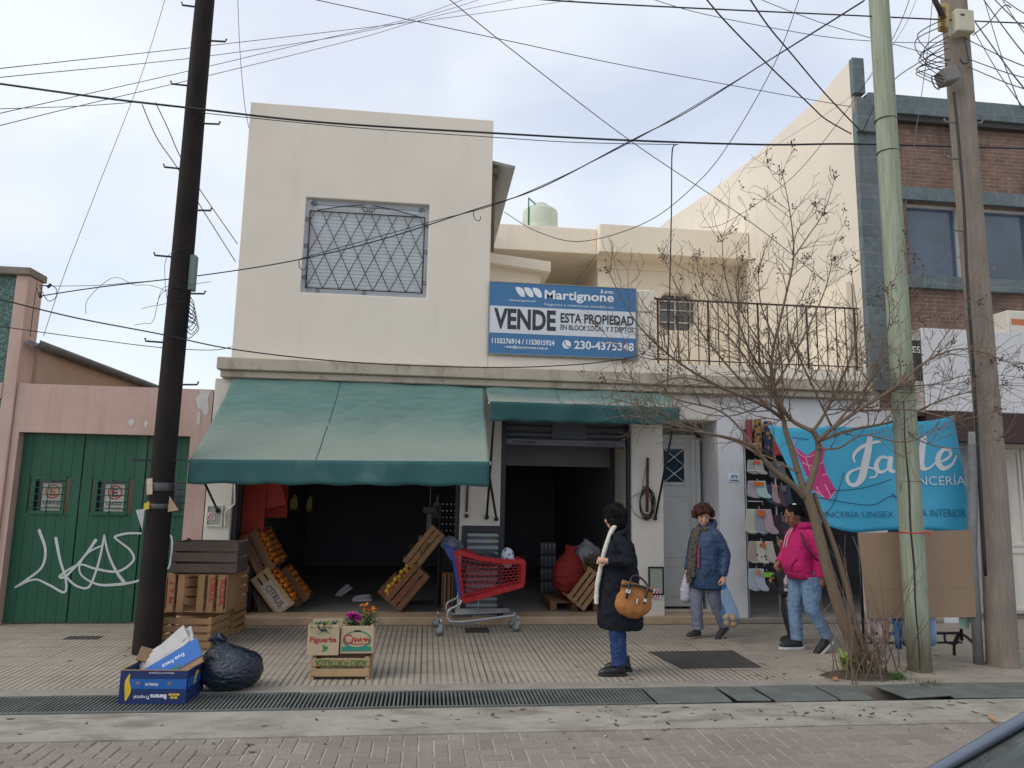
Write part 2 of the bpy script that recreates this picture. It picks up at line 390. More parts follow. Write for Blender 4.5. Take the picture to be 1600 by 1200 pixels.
for (a, b, w, d, lab) in ((130, 997, .36, .16, 'small dark meter cover in the sidewalk in front of the green garage door'), (745, 985, .3, .3, 'small square dark cover in the sidewalk under the shopping cart')):
    p = PZ(a, b, 0); tag(MB().box(p.x - w / 2, p.x + w / 2, p.y - d / 2, p.y + d / 2, .001, .008).build('meter_cover', M['plate'], bevel=.002), lab, 'cover')

# ---------------------------------------------------------------- building materials
M['cream'] = mat('cream_render', (.715, .655, .565), .9, .05, 1.3, 30, .12, stain=(.56, .51, .43), stain_amt=.28, stain_scale=(2.2, 2.2, .35), stain_pos=.55)
M['cream2'] = mat('cream_paint_rear', (.80, .71, .585), .9, .05, 1.0, 30, .1, stain=(.5, .43, .35), stain_amt=.3, stain_scale=(1.6, 1.6, .3), stain_pos=.55)
M['cream3'] = mat('cream_party_wall', (.70, .635, .545), .9, .05, .8, 30, .1, stain=(.47, .41, .34), stain_amt=.4, stain_scale=(1.2, 1.2, .25), stain_pos=.58)
M['cornice'] = mat('weathered_cornice', (.43, .375, .30), .9, .12, 3, 40, .2, stain=(.17, .14, .11), stain_amt=.6, stain_scale=(3, 3, 1.5), stain_pos=.5)
M['white'] = mat('white_painted_render', (.66, .62, .56), .85, .06, 2, 40, .12, stain=(.38, .35, .31), stain_amt=.45, stain_scale=(3, 3, .7), stain_pos=.55)
M['cool'] = mat('cool_white_paint', (.61, .61, .63), .8, .05, 2, 40, .1, stain=(.42, .40, .38), stain_amt=.4, stain_scale=(3, 3, .7), stain_pos=.58)
M['pinkw'] = mat('faded_pink_render', (.50, .355, .305), .92, .12, 2, 35, .25, stain=(.40, .255, .205), stain_amt=.6, stain_scale=(4, 4, .35), stain_pos=.48)
M['peel'] = mat('bare_peeled_plaster', (.56, .54, .52), .95, .15, 12, 50, .4)
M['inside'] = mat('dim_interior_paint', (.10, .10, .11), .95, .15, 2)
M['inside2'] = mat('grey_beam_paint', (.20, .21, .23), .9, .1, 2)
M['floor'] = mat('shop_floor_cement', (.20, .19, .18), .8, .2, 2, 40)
M['stepm'] = mat('tan_stone_step', (.42, .30, .20), .8, .18, 5, 60, .2, stain=(.22, .16, .11), stain_amt=.6, stain_scale=(2, 2, 2))
M['black'] = plain('black_paint', (.012, .012, .014), .5)
M['navy'] = plain('dark_blue_paint', (.012, .014, .022), .45)
M['grey_metal'] = plain('grey_metal', (.24, .26, .28), .45, .5)
M['alu'] = plain('aluminium', (.52, .54, .55), .45, .15)
M['shut'] = mat('pale_shutter_slat', (.62, .67, .70), .55, .08, 3, 30, .05)
M['rail'] = mat('old_black_railing', (.035, .029, .025), .7, .3, 8)
M['glassd'] = plain('dark_glass', (.02, .03, .04), .08, 0, .7)
M['rust'] = mat('rusty_iron', (.10, .05, .03), .8, .35, 10)
def m_brick(name, c1, c2, mort, bw, bh, off=.5, msize=.008, axis='xz', rough=.9, stain=None, stain_amt=.7):
    m = MN(name); x, y, z = m.xyz(m.map()); cb = m.n('ShaderNodeCombineXYZ')
    m.l({'x': x, 'y': y}[axis[0]], cb.inputs[0]); m.l(z, cb.inputs[1])
    b = m.n('ShaderNodeTexBrick', offset=off); b.inputs['Scale'].default_value = 1; b.inputs['Brick Width'].default_value = bw
    b.inputs['Row Height'].default_value = bh; b.inputs['Mortar Size'].default_value = msize; b.inputs['Mortar Smooth'].default_value = .3; b.inputs['Bias'].default_value = 0
    b.inputs['Color1'].default_value = (*c1, 1); b.inputs['Color2'].default_value = (*c2, 1); b.inputs['Mortar'].default_value = (*mort, 1)
    m.l(cb.outputs[0], b.inputs['Vector'])
    n_ = m.noise(m.map(), 9, 5, .65); c = m.mix(m.ramp(n_, [(.3, .5), (.6, 0.0)]), b.outputs[0], sc3(c1, .5))
    if stain:
        s_ = m.noise(m.map((1.3, 1.3, .5), (2, 1, .6)), 1.3, 6, .65); c = m.mix(m.ramp(s_, [(.46, 0.0), (.66, stain_amt)]), c, stain)
    m.bump(m.math('ADD', m.math('MULTIPLY', b.outputs['Fac'], -1.0), m.math('MULTIPLY', n_, .3)), .6, .008)
    return m.done(c, rough, 0, .3)
M['brick'] = m_brick('thin_red_brick', (.185, .108, .082), (.25, .152, .115), (.27, .23, .195), .235, .062, .5, .007, stain=(.055, .04, .035))
M['slate'] = m_brick('blue_grey_stone_tiles', (.105, .14, .155), (.145, .185, .195), (.20, .225, .225), .335, .215, 0, .008, stain=(.20, .23, .23), stain_amt=.5)
def m_mosaic():
    m = MN('green_glass_mosaic'); v = m.n('ShaderNodeTexVoronoi'); v.inputs['Scale'].default_value = 55; m.l(m.map(), v.inputs['Vector'])
    s = m.n('ShaderNodeSeparateColor'); m.l(v.outputs['Color'], s.inputs[0])
    c = m.ramp(s.outputs[0], [(0, (.015, .05, .04)), (.6, (.04, .105, .085)), (1, (.12, .22, .19))]); return m.done(c, .35, 0, .5)
M['mosaic'] = m_mosaic()

def wallh(x0, x1, z0, z1, y0, y1, holes=(), mb=None):
    """wall slab facing -y with rectangular holes; one clean welded shell"""
    xs = sorted({x0, x1, *[c for h in holes for c in h[:2]]}); zs = sorted({z0, z1, *[c for h in holes for c in h[2:]]})
    def solid(i, j):
        if not (0 <= i < len(xs) - 1 and 0 <= j < len(zs) - 1): return False
        cx, cz = (xs[i] + xs[i + 1]) / 2, (zs[j] + zs[j + 1]) / 2
        return not any(h[0] < cx < h[1] and h[2] < cz < h[3] for h in holes)
    mb = mb or MB(); idx = {}
    vs, fs = [], []
    def vid(i, j, k):
        if (i, j, k) not in idx: idx[(i, j, k)] = len(vs); vs.append((xs[i], (y0, y1)[k], zs[j]))
        return idx[(i, j, k)]
    for i in range(len(xs) - 1):
        for j in range(len(zs) - 1):
            if not solid(i, j): continue
            fs.append((vid(i, j, 0), vid(i + 1, j, 0), vid(i + 1, j + 1, 0), vid(i, j + 1, 0)))
            fs.append((vid(i, j, 1), vid(i, j + 1, 1), vid(i + 1, j + 1, 1), vid(i + 1, j, 1)))
            if not solid(i - 1, j): fs.append((vid(i, j, 0), vid(i, j + 1, 0), vid(i, j + 1, 1), vid(i, j, 1)))
            if not solid(i + 1, j): fs.append((vid(i + 1, j, 0), vid(i + 1, j, 1), vid(i + 1, j + 1, 1), vid(i + 1, j + 1, 0)))
            if not solid(i, j - 1): fs.append((vid(i, j, 0), vid(i, j, 1), vid(i + 1, j, 1), vid(i + 1, j, 0)))
            if not solid(i, j + 1): fs.append((vid(i, j + 1, 0), vid(i + 1, j + 1, 0), vid(i + 1, j + 1, 1), vid(i, j + 1, 1)))
    return mb.add(vs, fs)

# ---------------------------------------------------------------- the shop house
H = thing('shop_house', 'cream two-storey shop house with grilled upper window and two dark shop openings', 'building')
WX0, WX1, WZ0, WZ1 = -1.81, -.11, 4.36, 5.72
up = wallh(-2.65, .77, 3.40, 7.07, 0, .30, [(WX0, WX1, WZ0, WZ1)])
up.build('upper_wall', M['cream'], H, bevel=.012, seg=2)
MB().box(-2.65, -2.40, .30, 6.5, 3.4, 7.05).box(.52, .77, .30, 6.5, 3.4, 7.03).box(-2.40, .52, 6.25, 6.5, 3.4, 7.03).box(-2.4, .52, .3, 6.25, 6.7, 6.8).build('block_wall', M['cream'], H)
wf = MB()
wf.box(WX0, WX0 + .07, .05, .13, WZ0, WZ1).box(WX1 - .07, WX1, .07, .13, WZ0, WZ1).box(WX0 + .07, WX1 - .07, .07, .13, WZ1 - .07, WZ1).box(WX0 + .07, WX1 - .07, .07, .13, WZ0, WZ0 + .06)
win = wf.build('window', plain('window_frame_grey', (.42, .45, .49), .6), H)
sh = MB(); nsl = 24
for k in range(nsl):
    z0 = WZ0 + .06 + k * (WZ1 - WZ0 - .13) / nsl; dz = (WZ1 - WZ0 - .13) / nsl
    sh.add([(WX0 + .07, .085, z0), (WX1 - .07, .085, z0), (WX1 - .07, .070, z0 + dz * .82), (WX0 + .07, .070, z0 + dz * .82), (WX1 - .07, .098, z0 + dz), (WX0 + .07, .098, z0 + dz)], [(0, 1, 2, 3), (3, 2, 4, 5)])
sh.build('roller_shutter', M['shut'], win)
gr = MB(); rr = .0075; yg = .035
gx0, gx1, gz0, gz1 = WX0 + .06, WX1 - .06, WZ0 + .075, WZ1 - .18
def bar(a, b, r=rr): gr.tube([(a[0], yg, a[1]), (b[0], yg, b[1])], r, 5)
for a, b in (((gx0, gz0), (gx1, gz0)), ((gx0, gz1), (gx1, gz1)), ((gx0, gz0), (gx0, gz1)), ((gx1, gz0), (gx1, gz1))): bar(a, b, .009)
nd = 7; dw = (gx1 - gx0) / nd
def clip_bar(xa, xb):                                # full-height diagonal cut to the frame
    ta, tb = sorted(((gx0 - xa) / (xb - xa), (gx1 - xa) / (xb - xa)))
    ta, tb = max(ta, 0), min(tb, 1)
    if tb - ta > .03: bar((xa + (xb - xa) * ta, gz0 + (gz1 - gz0) * ta), (xa + (xb - xa) * tb, gz0 + (gz1 - gz0) * tb), .0055)
for k in range(-3, nd + 4):
    xa = gx0 + k * dw; clip_bar(xa, xa + dw * 2.3); clip_bar(xa, xa - dw * 2.3)
xm = (gx0 + gx1) / 2
for s_ in (-1, 1):                                   # arch and scrolls above
    gr.tube([(xm + s_ * .70, yg, gz1 + .01), (xm + s_ * .35, yg, gz1 + .09), (xm + s_ * .06, yg, gz1 + .13)], .007, 5)
    for (cx2, cz2, r0) in ((xm + s_ * .045, gz1 + .055, .05), (xm + s_ * .74, gz1 + .10, .045)):
        gr.tube([(cx2 + s_ * r0 * (1 - t / 16) * math.cos(t * .62), yg, cz2 + r0 * (1 - t / 16) * math.sin(t * .62)) for t in range(14)], .006, 5)
for k in range(8):
    p = [(gx0 - .028, gz0 + .15), (gx0 - .028, gz0 + .6), (gx0 - .028, gz0 + .98), (gx1 + .028, gz0 + .15), (gx1 + .028, gz0 + .6), (gx1 + .028, gz0 + .98), (xm, gz0 - .035), (gx0 + .16, gz0 - .035)][k]
    gr.tube([(p[0] + .024 * math.cos(t * .7854), yg, p[1] + .024 * math.sin(t * .7854)) for t in range(9)], .005, 5)
gr.build('grille', M['rail'], win)
co = MB(); co.box(-2.78, 6.34, -.17, 0, 3.235, 3.40).box(-2.74, 6.34, -.12, 0, 3.14, 3.235)
co.build('cornice', M['cornice'], H, bevel=.012)
MB().box(-2.74, -2.65, 0, .3, 3.14, 3.4).box(-2.65, 6.34, .0, 6.5, 3.2, 3.398).build('floor_slab', M['cream'], H)
gf = MB()
gf.box(-2.83, -2.50, 0, .35, 0, 3.14).box(.44, .98, 0, .35, 0, 3.14).box(2.80, 3.25, 0, .9, 0, 3.14)
gf.box(-2.50, .44, .0, .35, 2.80, 3.14).box(.98, 2.80, .0, .35, 2.80, 3.14).box(3.25, 4.05, .0, .9, 2.78, 3.14)
gf.build('front_wall', M['white'], H, bevel=.01)
MB().box(4.05, 4.43, -.01, 1.2, 0, 3.14).box(4.43, 6.34, -.01, .35, 2.66, 3.14).build('pillar', M['cool'], H, bevel=.01)
MB().box(-2.50, 4.05, -.075, .34, .0, .105).build('step', M['stepm'], H, bevel=.012)
MB().box(4.05, 7.3, -.045, .3, .001, .075).build('step', M['kerb'], H, bevel=.012)
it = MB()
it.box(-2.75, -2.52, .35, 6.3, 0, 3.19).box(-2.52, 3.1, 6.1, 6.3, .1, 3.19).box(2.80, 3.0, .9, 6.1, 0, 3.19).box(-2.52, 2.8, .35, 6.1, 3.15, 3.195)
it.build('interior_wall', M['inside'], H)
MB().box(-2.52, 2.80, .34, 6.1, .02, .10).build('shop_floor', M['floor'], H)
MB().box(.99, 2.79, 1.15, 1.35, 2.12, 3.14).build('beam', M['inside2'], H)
# roller shutter of the right-hand opening, rolled up
rs = MB()
for x0, x1 in ((1.05, 1.70), (2.19, 2.75)):
    for k in range(4):
        z = 2.47 + k * .095; rs.add([(x0, .16, z), (x1, .16, z), (x1, .135, z + .03), (x0, .135, z + .03), (x1, .135, z + .062), (x0, .135, z + .062), (x1, .16, z + .09), (x0, .16, z + .09)], [(0, 1, 2, 3), (3, 2, 4, 5), (5, 4, 6, 7)])
rs.box(1.05, 2.75, .165, .19, 2.36, 2.80).box(1.70, 2.19, .12, .165, 2.47, 2.80)
sl_ = rs.build('security_shutter', plain('dark_grey_shutter', (.095, .105, .125), .5, .3), H)
bb = MB().box(1.05, 2.75, .10, .165, 2.365, 2.455); bb.build('bottom_bar', plain('shutter_bar', (.15, .16, .18), .5, .4), sl_, bevel=.008)
lt = plain('embossed_letter', (.04, .042, .05), .5)
text('lettering', 'CORTIMET', (1.15, .097, 2.385), UX, UZ, .33, .042, lt, sl_, .02)
text('lettering', '1153635142', (2.24, .097, 2.385), UX, UZ, .37, .042, lt, sl_, .02)
for a, b in ((.985, 1.05), (2.75, 2.795), (.38, .437), (-2.495, -2.44)): MB().box(a, b, .05, .12, .106, 2.8).build('shutter_guide', M['navy'], H)
# recessed street door
dm = plain('pale_grey_door_paint', (.52, .53, .52), .6)
MB().box(3.25, 4.05, .95, 1.1, 0, 3.14).box(3.25, 4.05, -.0, .9, .0, .10).box(3.25, 4.05, .0, .9, 2.776, 2.779).build('porch', M['cream'], H)
dd = MB()
def framed(mb, x0, x1, z0, z1, y, w=.09, t=.03):
    mb.box(x0, x0 + w, y - t, y, z0, z1).box(x1 - w, x1, y - t, y, z0, z1).box(x0 + w, x1 - w, y - t, y, z1 - w, z1).box(x0 + w, x1 - w, y - t, y, z0, z0 + w)
dd.box(3.27, 3.93, .56, .60, .14, 2.55); framed(dd, 3.27, 3.93, .14, 2.55, .56, .07, .02); framed(dd, 3.40, 3.80, 1.86, 2.44, .56, .045, .018)
framed(dd, 3.36, 3.84, .28, .72, .56, .02, .008); framed(dd, 3.36, 3.84, .82, 1.72, .56, .02, .008)
door = dd.build('door', dm, H, bevel=.004)
MB().box(3.445, 3.755, .548, .556, 1.905, 2.395).build('pane', M['glassd'], door)
la = MB()
for k in range(2):
    z = 1.905 + k * .245
    la.tube([(3.445, .54, z), (3.755, .54, z + .245)], .008, 5).tube([(3.755, .54, z), (3.445, .54, z + .245)], .008, 5)
la.build('lattice', M['white'], door)
MB().box(3.30, 3.325, .50, .54, 1.05, 1.2).build('handle', M['grey_metal'], door, bevel=.006)
MB().box(3.93, 3.99, .52, .62, .1, 2.6).box(3.25, 3.99, .52, .62, 2.55, 2.6).build('door_frame', dm, H)
# terrace: parapet, post, railing
MB().box(.772, 2.89, .02, .22, 3.40, 4.58).box(.772, 6.34, 0, .20, 3.401, 3.57).build('parapet', M['cream'], H)
MB().box(2.89, 3.15, -.02, .24, 3.40, 4.63).build('terrace_post', M['cream'], H, bevel=.015)
ra = MB(); ra.beam((3.15, .06, 4.53), (6.33, .06, 4.53), .04, .018).beam((3.15, .06, 3.64), (6.33, .06, 3.64), .03, .012)
for k in range(21):
    x = 3.22 + k * .152; w = .022 if k % 5 == 0 else .012
    ra.box(x - w / 2, x + w / 2, .06 - w / 2, .06 + w / 2, 3.57, 4.52)
ra.build('balcony_railing', M['rail'], H)
MB().box(6.24, 6.338, .21, 1.25, 3.4, 5.0).build('stair_wall', M['cream2'], H, bevel=.01)
# set-back upper storey
wy = 4.2
octc = PY(1058, 487, wy); ow, oh, cut = .42, .40, .17
oct_ = [(-ow, -oh + cut), (-ow + cut, -oh), (ow - cut, -oh), (ow, -oh + cut), (ow, oh - cut), (ow - cut, oh), (-ow + cut, oh), (-ow, oh - cut)]
rw = wallh(3.33, 6.34, 3.4, 6.50, wy, wy + .25, [(octc.x - ow, octc.x + ow, octc.z - oh, octc.z + oh)])
for sx in (-1, 1):
    for sz in (-1, 1):
        c0 = (octc.x + sx * ow, wy, octc.z + sz * oh)
        rw.prism([c0, (c0[0] - sx * cut, wy, c0[2]), (c0[0], wy, c0[2] - sz * cut)], (0, .25, 0))
rw.box(3.33, 3.55, wy + .25, 6.2, 3.4, 6.5).box(.78, 3.33, 6.0, 6.2, 3.4, 6.5)
rw.build('rear_storey_wall', M['cream2'], H)
MB().prism([(octc.x + a * 1.0, wy + .17, octc.z + b * 1.0) for a, b in oct_], (0, .04, 0)).build('octagonal_window', plain('grey_window_glass', (.11, .12, .13), .2), H)
og = MB()
for a in (-.28, -.0, .28): og.beam((octc.x + a * 1.2, wy + .14, octc.z - oh), (octc.x + a * 1.2, wy + .14, octc.z + oh), .022, .022)
for b in (-.2, .06, .25): og.beam((octc.x - ow, wy + .14, octc.z + b), (octc.x + ow, wy + .14, octc.z + b), .022, .022)
for k in range(8):
    a, b = oct_[k], oct_[(k + 1) % 8]; og.beam((octc.x + a[0], wy + .12, octc.z + a[1]), (octc.x + b[0], wy + .12, octc.z + b[1]), .05, .05)
og.build('window_grille', M['white'], H)
MB().box(3.24, 6.345, 3.65, 8.0, 6.47, 7.05).build('roof_slab', M['cream2'], H, bevel=.01)
MB().box(.775, 3.237, 3.92, 8.0, 6.50, 7.03).build('roof_slab', M['cream2'], H, bevel=.01)
MB().box(3.30, 6.34, 4.14, 4.2, 6.30, 6.36).box(3.30, 6.34, 4.15, 4.2, 6.36, 6.47).build('string_course', M['cream2'], H)
sw = MB(); sw.box(.775, 1.92, 2.8, 5.6, 3.4, 5.84)
sw.build('stair_housing', M['cream2'], H)
s2 = MB().prism([(.775, 2.62, 5.98), (2.08, 2.62, 5.86), (2.08, 2.62, 5.66), (.775, 2.62, 5.80)], (0, 3.2, 0)); s2.build('stair_roof', M['cream2'], H, bevel=.01)
ev = MB()
def eavef(u, v):
    return Vector((.775 + .335 * u, .08 + 5.6 * v, 6.47 - .06 * u + .016 * math.cos(v * 5.6 / .076 * 2 * math.pi)))
ev.grid(eavef, 2, 420)
ev.build('corrugated_eave', plain('galvanised_sheet', (.50, .51, .51), .6, .1), H, solid=.004)
MB().box(.775, .86, .12, 5.6, 6.30, 6.40).box(.785, .83, .15, .20, 5.15, 6.42).build('eave_beam', wood('eave_timber', (.16, .11, .075)), H)
# cable loops and conduit on the pillar right of the shutters
cw = MB()
for k in range(7):
    c = PY(1009 + k % 3, 790, -.03); rx, rz = .085 + .012 * (k % 3), .17 + .02 * (k % 4)
    cw.tube([(c.x + rx * math.cos(t * .449 + k), -.03 - .006 * k, c.z + rz * math.sin(t * .449 + k) + .01 * k) for t in range(15)], .0065, 5)
cw.tube(crom([PY(1000, 770, -.02), PY(985, 780, -.03), PY(990, 800, -.02), PY(1006, 812, -.02)], 5), .004, 5)
cw.tube(crom([PY(1012, 720, -.02), PY(1006, 745, -.02), PY(1003, 775, -.03)], 5), .004, 5)
tag(cw.build('cable_coil', M['black']), 'tangled black cable coil hanging on the pillar beside the white door', 'cable coil')

# ---------------------------------------------------------------- pink garage
G = thing('garage', 'faded pink garage front with green plank doors and white graffiti', 'garage', (-4, 0, 0))
wallh(-5.24, -2.84, 0, 2.985, 0, .30, [(-5.16, -3.08, -.001, 2.365)]).build('wall', M['pinkw'], G, bevel=.012)
for (a, b, sx, sz) in ((318, 622, .10, .30), (338, 625, .06, .25), (310, 655, .03, .12), (205, 660, .05, .06), (228, 662, .03, .05)):
    c = PY(a, b, -.003); n = 14; pe = MB()
    pe.add([(c.x + sx * rnd.uniform(.5, 1.1) * math.cos(t * 6.283 / n), -.003, c.z + sz * rnd.uniform(.5, 1.1) * math.sin(t * 6.283 / n)) for t in range(n)], [tuple(range(n))])
    pe.v = [Vector((min(p.x, -2.842), p.y, min(p.z, 2.97))) for p in pe.v]
    pe.build('peeled_patch', M['peel'], G)
MB().box(-5.2, -2.9, 3.2, 3.4, 0, 2.6).box(-2.9, -2.84, .3, 3.4, 0, 2.9).build('yard_wall', M['pinkw'], G)
gm = mat('green_door_paint', (.012, .085, .045), .5, .16, 1.5, 30, .1, stain=(.055, .125, .085), stain_amt=.5, stain_scale=(3, 3, 1.0), stain_pos=.54)
leaves = []
for (x0, x1, wx0, wx1) in ((-5.15, -4.42, -4.97, -4.60), (-4.405, -3.645, -4.22, -3.84), (-3.63, -3.085, -3.47, -3.12)):
    d = MB(); wz0, wz1 = 1.36, 1.80
    n = max(4, int(round((x1 - x0) / .125)))
    for k in range(n):
        a, b = x0 + (x1 - x0) * k / n + .0012, x0 + (x1 - x0) * (k + 1) / n - .0012
        if b < wx0 or a > wx1: d.box(a, b, .12, .16, .02, 2.36)
        else: d.box(a, b, .12, .16, .02, wz0).box(a, b, .12, .16, wz1, 2.36)
    d.box(x0, x1, .145, .175, .02, wz0 - .0).box(x0, x1, .145, .175, wz1, 2.36)
    lf = d.build('door_leaf', gm, G, bevel=.0015); leaves.append(lf)
    f_ = MB(); framed(f_, wx0 - .02, wx1 + .02, wz0 - .02, wz1 + .02, .125, .045, .025)
    for k in range(5): z = wz0 + .06 + k * .085; f_.tube([(wx0 - .01, .10, z), (wx1 + .01, .10, z)], .006, 5)
    f_.tube([((wx0 + wx1) / 2, .095, wz0), ((wx0 + wx1) / 2, .095, wz1)], .006, 5)
    f_.build('window_frame', gm, lf)
    MB().box(wx0, wx1, .15, .158, wz0, wz1).build('pane', M['glassd'], lf)
rs_ = plain('sign_red', (.42, .045, .03), .6); pw_ = plain('notice_paper', (.50, .49, .46), .8); bk = plain('notice_black', (.03, .03, .03), .7)
for lf, cx0, dim, rc in ((leaves[0], -4.755, .82, plain('faded_orange_ink', (.34, .12, .05), .7)), (leaves[1], -4.0, 1.0, rs_)):
    x0, x1 = cx0 - .115, cx0 + .125
    MB().box(x0, x1, .140, .144, 1.385, 1.73).build('notice', mat('notice_paper_old', sc3((.50, .49, .45), dim), .8), lf)
    st = MB(); fr = lambda u, v: Vector((u, .1375, v)); xm_ = (x0 + x1) / 2
    for a_, b_ in ((.090, .072),):
        st.add([(xm_ + r_ * math.cos(t * math.pi / 14), .138, 1.625 + r_ * math.sin(t * math.pi / 14)) for t in range(28) for r_ in (a_, b_)], [(2 * t, 2 * t + 1, (2 * t + 3) % 56, (2 * t + 2) % 56) for t in range(28)])
    stroke(st, [(xm_ - .055, 1.68), (xm_ + .055, 1.57)], .014, fr)
    st.build('notice_ring', rc, lf)
    text('lettering', 'E', (xm_ - .035, .1385, 1.57), UX, UZ, .07, .11, bk if dim == 1 else rc, lf, .03)
    text('lettering', 'GARAGE', (x0 + .02, .1385, 1.46), UX, UZ, .20, .045, bk, lf, .02)
    text('lettering', 'NO ESTACIONAR', (x0 + .025, .1385, 1.415), UX, UZ, .19, .025, bk, lf, .01)
gw = plain('white_spray_paint', (.50, .53, .54), .6)
gs = MB()
def gfr(u, v): q = PY(u, v, .116); return Vector((q.x, .116, q.z))
sc_ = 400 / 1043
def gp(l): return [(a * sc_, 660 + b * sc_) for a, b in l]
for l, w in (([(160, 440), (185, 520), (170, 590), (110, 640), (62, 672)], [7, 6, 5, 5, 4]), ([(62, 672), (140, 640), (200, 662), (262, 692), (268, 640), (245, 560), (228, 472)], [4, 4, 5, 5, 5, 6, 7]),
             ([(390, 480), (340, 550), (270, 625), (245, 625), (320, 580), (385, 595), (455, 608), (500, 600), (545, 560), (530, 520), (480, 480), (470, 465), (520, 452), (575, 452)], [7, 5, 5, 5, 4, 5, 5, 5, 5, 5, 4, 5, 5, 4]),
             ([(270, 630), (310, 665), (360, 672), (390, 610), (410, 540), (425, 460)], [5, 5, 5, 5, 5, 4]), ([(425, 460), (440, 530), (470, 600), (505, 650)], [4, 5, 6, 8]),
             ([(420, 500), (360, 530), (325, 580), (335, 625), (400, 660), (480, 660), (545, 650), (575, 640)], [4, 4, 4, 4, 5, 6, 5, 4]), ([(660, 598), (690, 585), (700, 470), (660, 460)], [4, 4, 4, 4])):
    stroke(gs, gp(l), [q_ * .72 for q_ in w], gfr)
gs.build('graffiti', gw, leaves[1])

# ---------------------------------------------------------------- green mosaic building at the far left
Q = thing('mosaic_house', 'house front of dark green mosaic tiles at the left edge', 'building', (-7, 0, 0))
MB().box(-14, -5.40, .02, .32, 0, 4.42).build('wall', M['mosaic'], Q)
MB().box(-5.40, -5.245, -.03, .32, 0, 4.40).box(-14, -5.401, -.04, .02, 2.78, 2.98).box(-14, -5.401, -.04, .02, 0, .5).build('pilaster', M['pinkw'], Q, bevel=.008)
MB().box(-14, -5.22, -.07, .36, 4.40, 4.50).build('coping', mat('grimy_coping', (.20, .165, .14), .95, .3, 6, stain=(.06, .05, .045), stain_amt=.7), Q, bevel=.01)
MB().box(-5.40, -5.20, .32, 9, 0, 3.50).build('side_wall', mat('old_plaster_side', (.42, .29, .22), .95, .12, 1.5, 40, .3, stain=(.46, .38, .29), stain_amt=.8, stain_scale=(.6, .6, .6), stain_pos=.5), Q)
gt = MB()
gt.grid(lambda u, v: Vector((-5.12 - .075 * math.cos(math.pi * u), .02 + 9 * v, 3.56 - .085 * math.sin(math.pi * u))), 10, 12)
gt.build('gutter', mat('grey_gutter_metal', (.17, .175, .18), .6, .25, 3, 40, .1, .4), Q, solid=.006)
MB().box(-11, -5.20, .33, 9, 3.503, 3.55).build('roof', mat('roof_sheet', (.2, .19, .18), .8), Q)

# ---------------------------------------------------------------- brick building at the right
B = thing('brick_building', 'brown brick building with blue-grey stone trim and cream side wall', 'building', (8, 0, 0))
yb = -.02
def zz(px, py): return PY(px, py, yb).z
zpt, zpb = zz(1500, 163), zz(1500, 193)             # parapet band
zl1, zl0 = zz(1450, 295), zz(1450, 315)             # lintel band
zs1, zs0 = zz(1450, 432), zz(1450, 452)             # sill band
side = [(6.36, 0.0, 3.0), (6.36, 0.0, 8.52)]
for a, b in ((1280, 152), (1200, 225), (1182, 241), (1110, 299), (1042, 345)):
    q = PX(a, b, 6.36); side.append((6.36, q.y, q.z))
side += [(6.36, 14, side[-1][2] + .3), (6.36, 14, 3.0)]
MB().prism(side, (.18, 0, 0)).build('side_wall', M['cream3'], B)
fw = wallh(6.54, 16, 3.0, zpb, 0, .3, [(PY(1418, 330, yb).x, PY(1506, 330, yb).x, zs1, zl0), (PY(1508, 330, yb).x, 9.35, zs1, zl0)])
fw.build('brick_wall', M['brick'], B)
MB().box(6.36, 6.70, -.10, 0, 3.28, zpb + .02).box(6.352, 6.545, -.10, -.002, zpt + .002, 8.53).build('pilaster', M['slate'], B, bevel=.006)
MB().box(6.56 - .0, 16, -.14, .3, zpb + .02, zpt).box(6.34, 6.72, -.16, -.101, zz(1345, 212), zz(1345, 212) + .55).build('parapet', M['slate'], B, bevel=.006)
MB().box(6.71, 16, -.06, 0, zl0, zl1).build('lintel_band', M['slate'], B, bevel=.005)
MB().box(6.71, 16, -.08, 0, zs0, zs1).build('sill_band', M['slate'], B, bevel=.005)
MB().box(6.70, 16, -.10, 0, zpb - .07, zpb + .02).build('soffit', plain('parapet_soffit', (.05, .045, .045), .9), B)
glw = MN('office_glass'); gx, gy, gz = glw.xyz(glw.map())
gc = glw.ramp(glw.noise(glw.map((1, 1, 1)), .9, 2), [(.35, (.05, .075, .10)), (.65, (.085, .125, .20))])
M['office'] = glw.done(gc, .12, 0, .6)
for x0, x1 in ((PY(1418, 330, yb).x, PY(1506, 330, yb).x), (PY(1508, 330, yb).x, 9.35)):
    f_ = MB(); framed(f_, x0, x1, zs1, zl0, .17, .05, .06)
    wn = f_.build('window', M['alu'], B)
    MB().box(x0 + .05, x1 - .05, .15, .16, zs1 + .05, zl0 - .05).build('pane', M['office'], wn)
    bl = MB()
    for k in range(30): z = zs1 + .08 + k * (zl0 - zs1 - .16) / 30; bl.box(x0 + .06, x1 - .06, .185, .19, z, z + .022)
    bl.build('blind', plain('blind_slat', (.07, .09, .12), .6), wn)
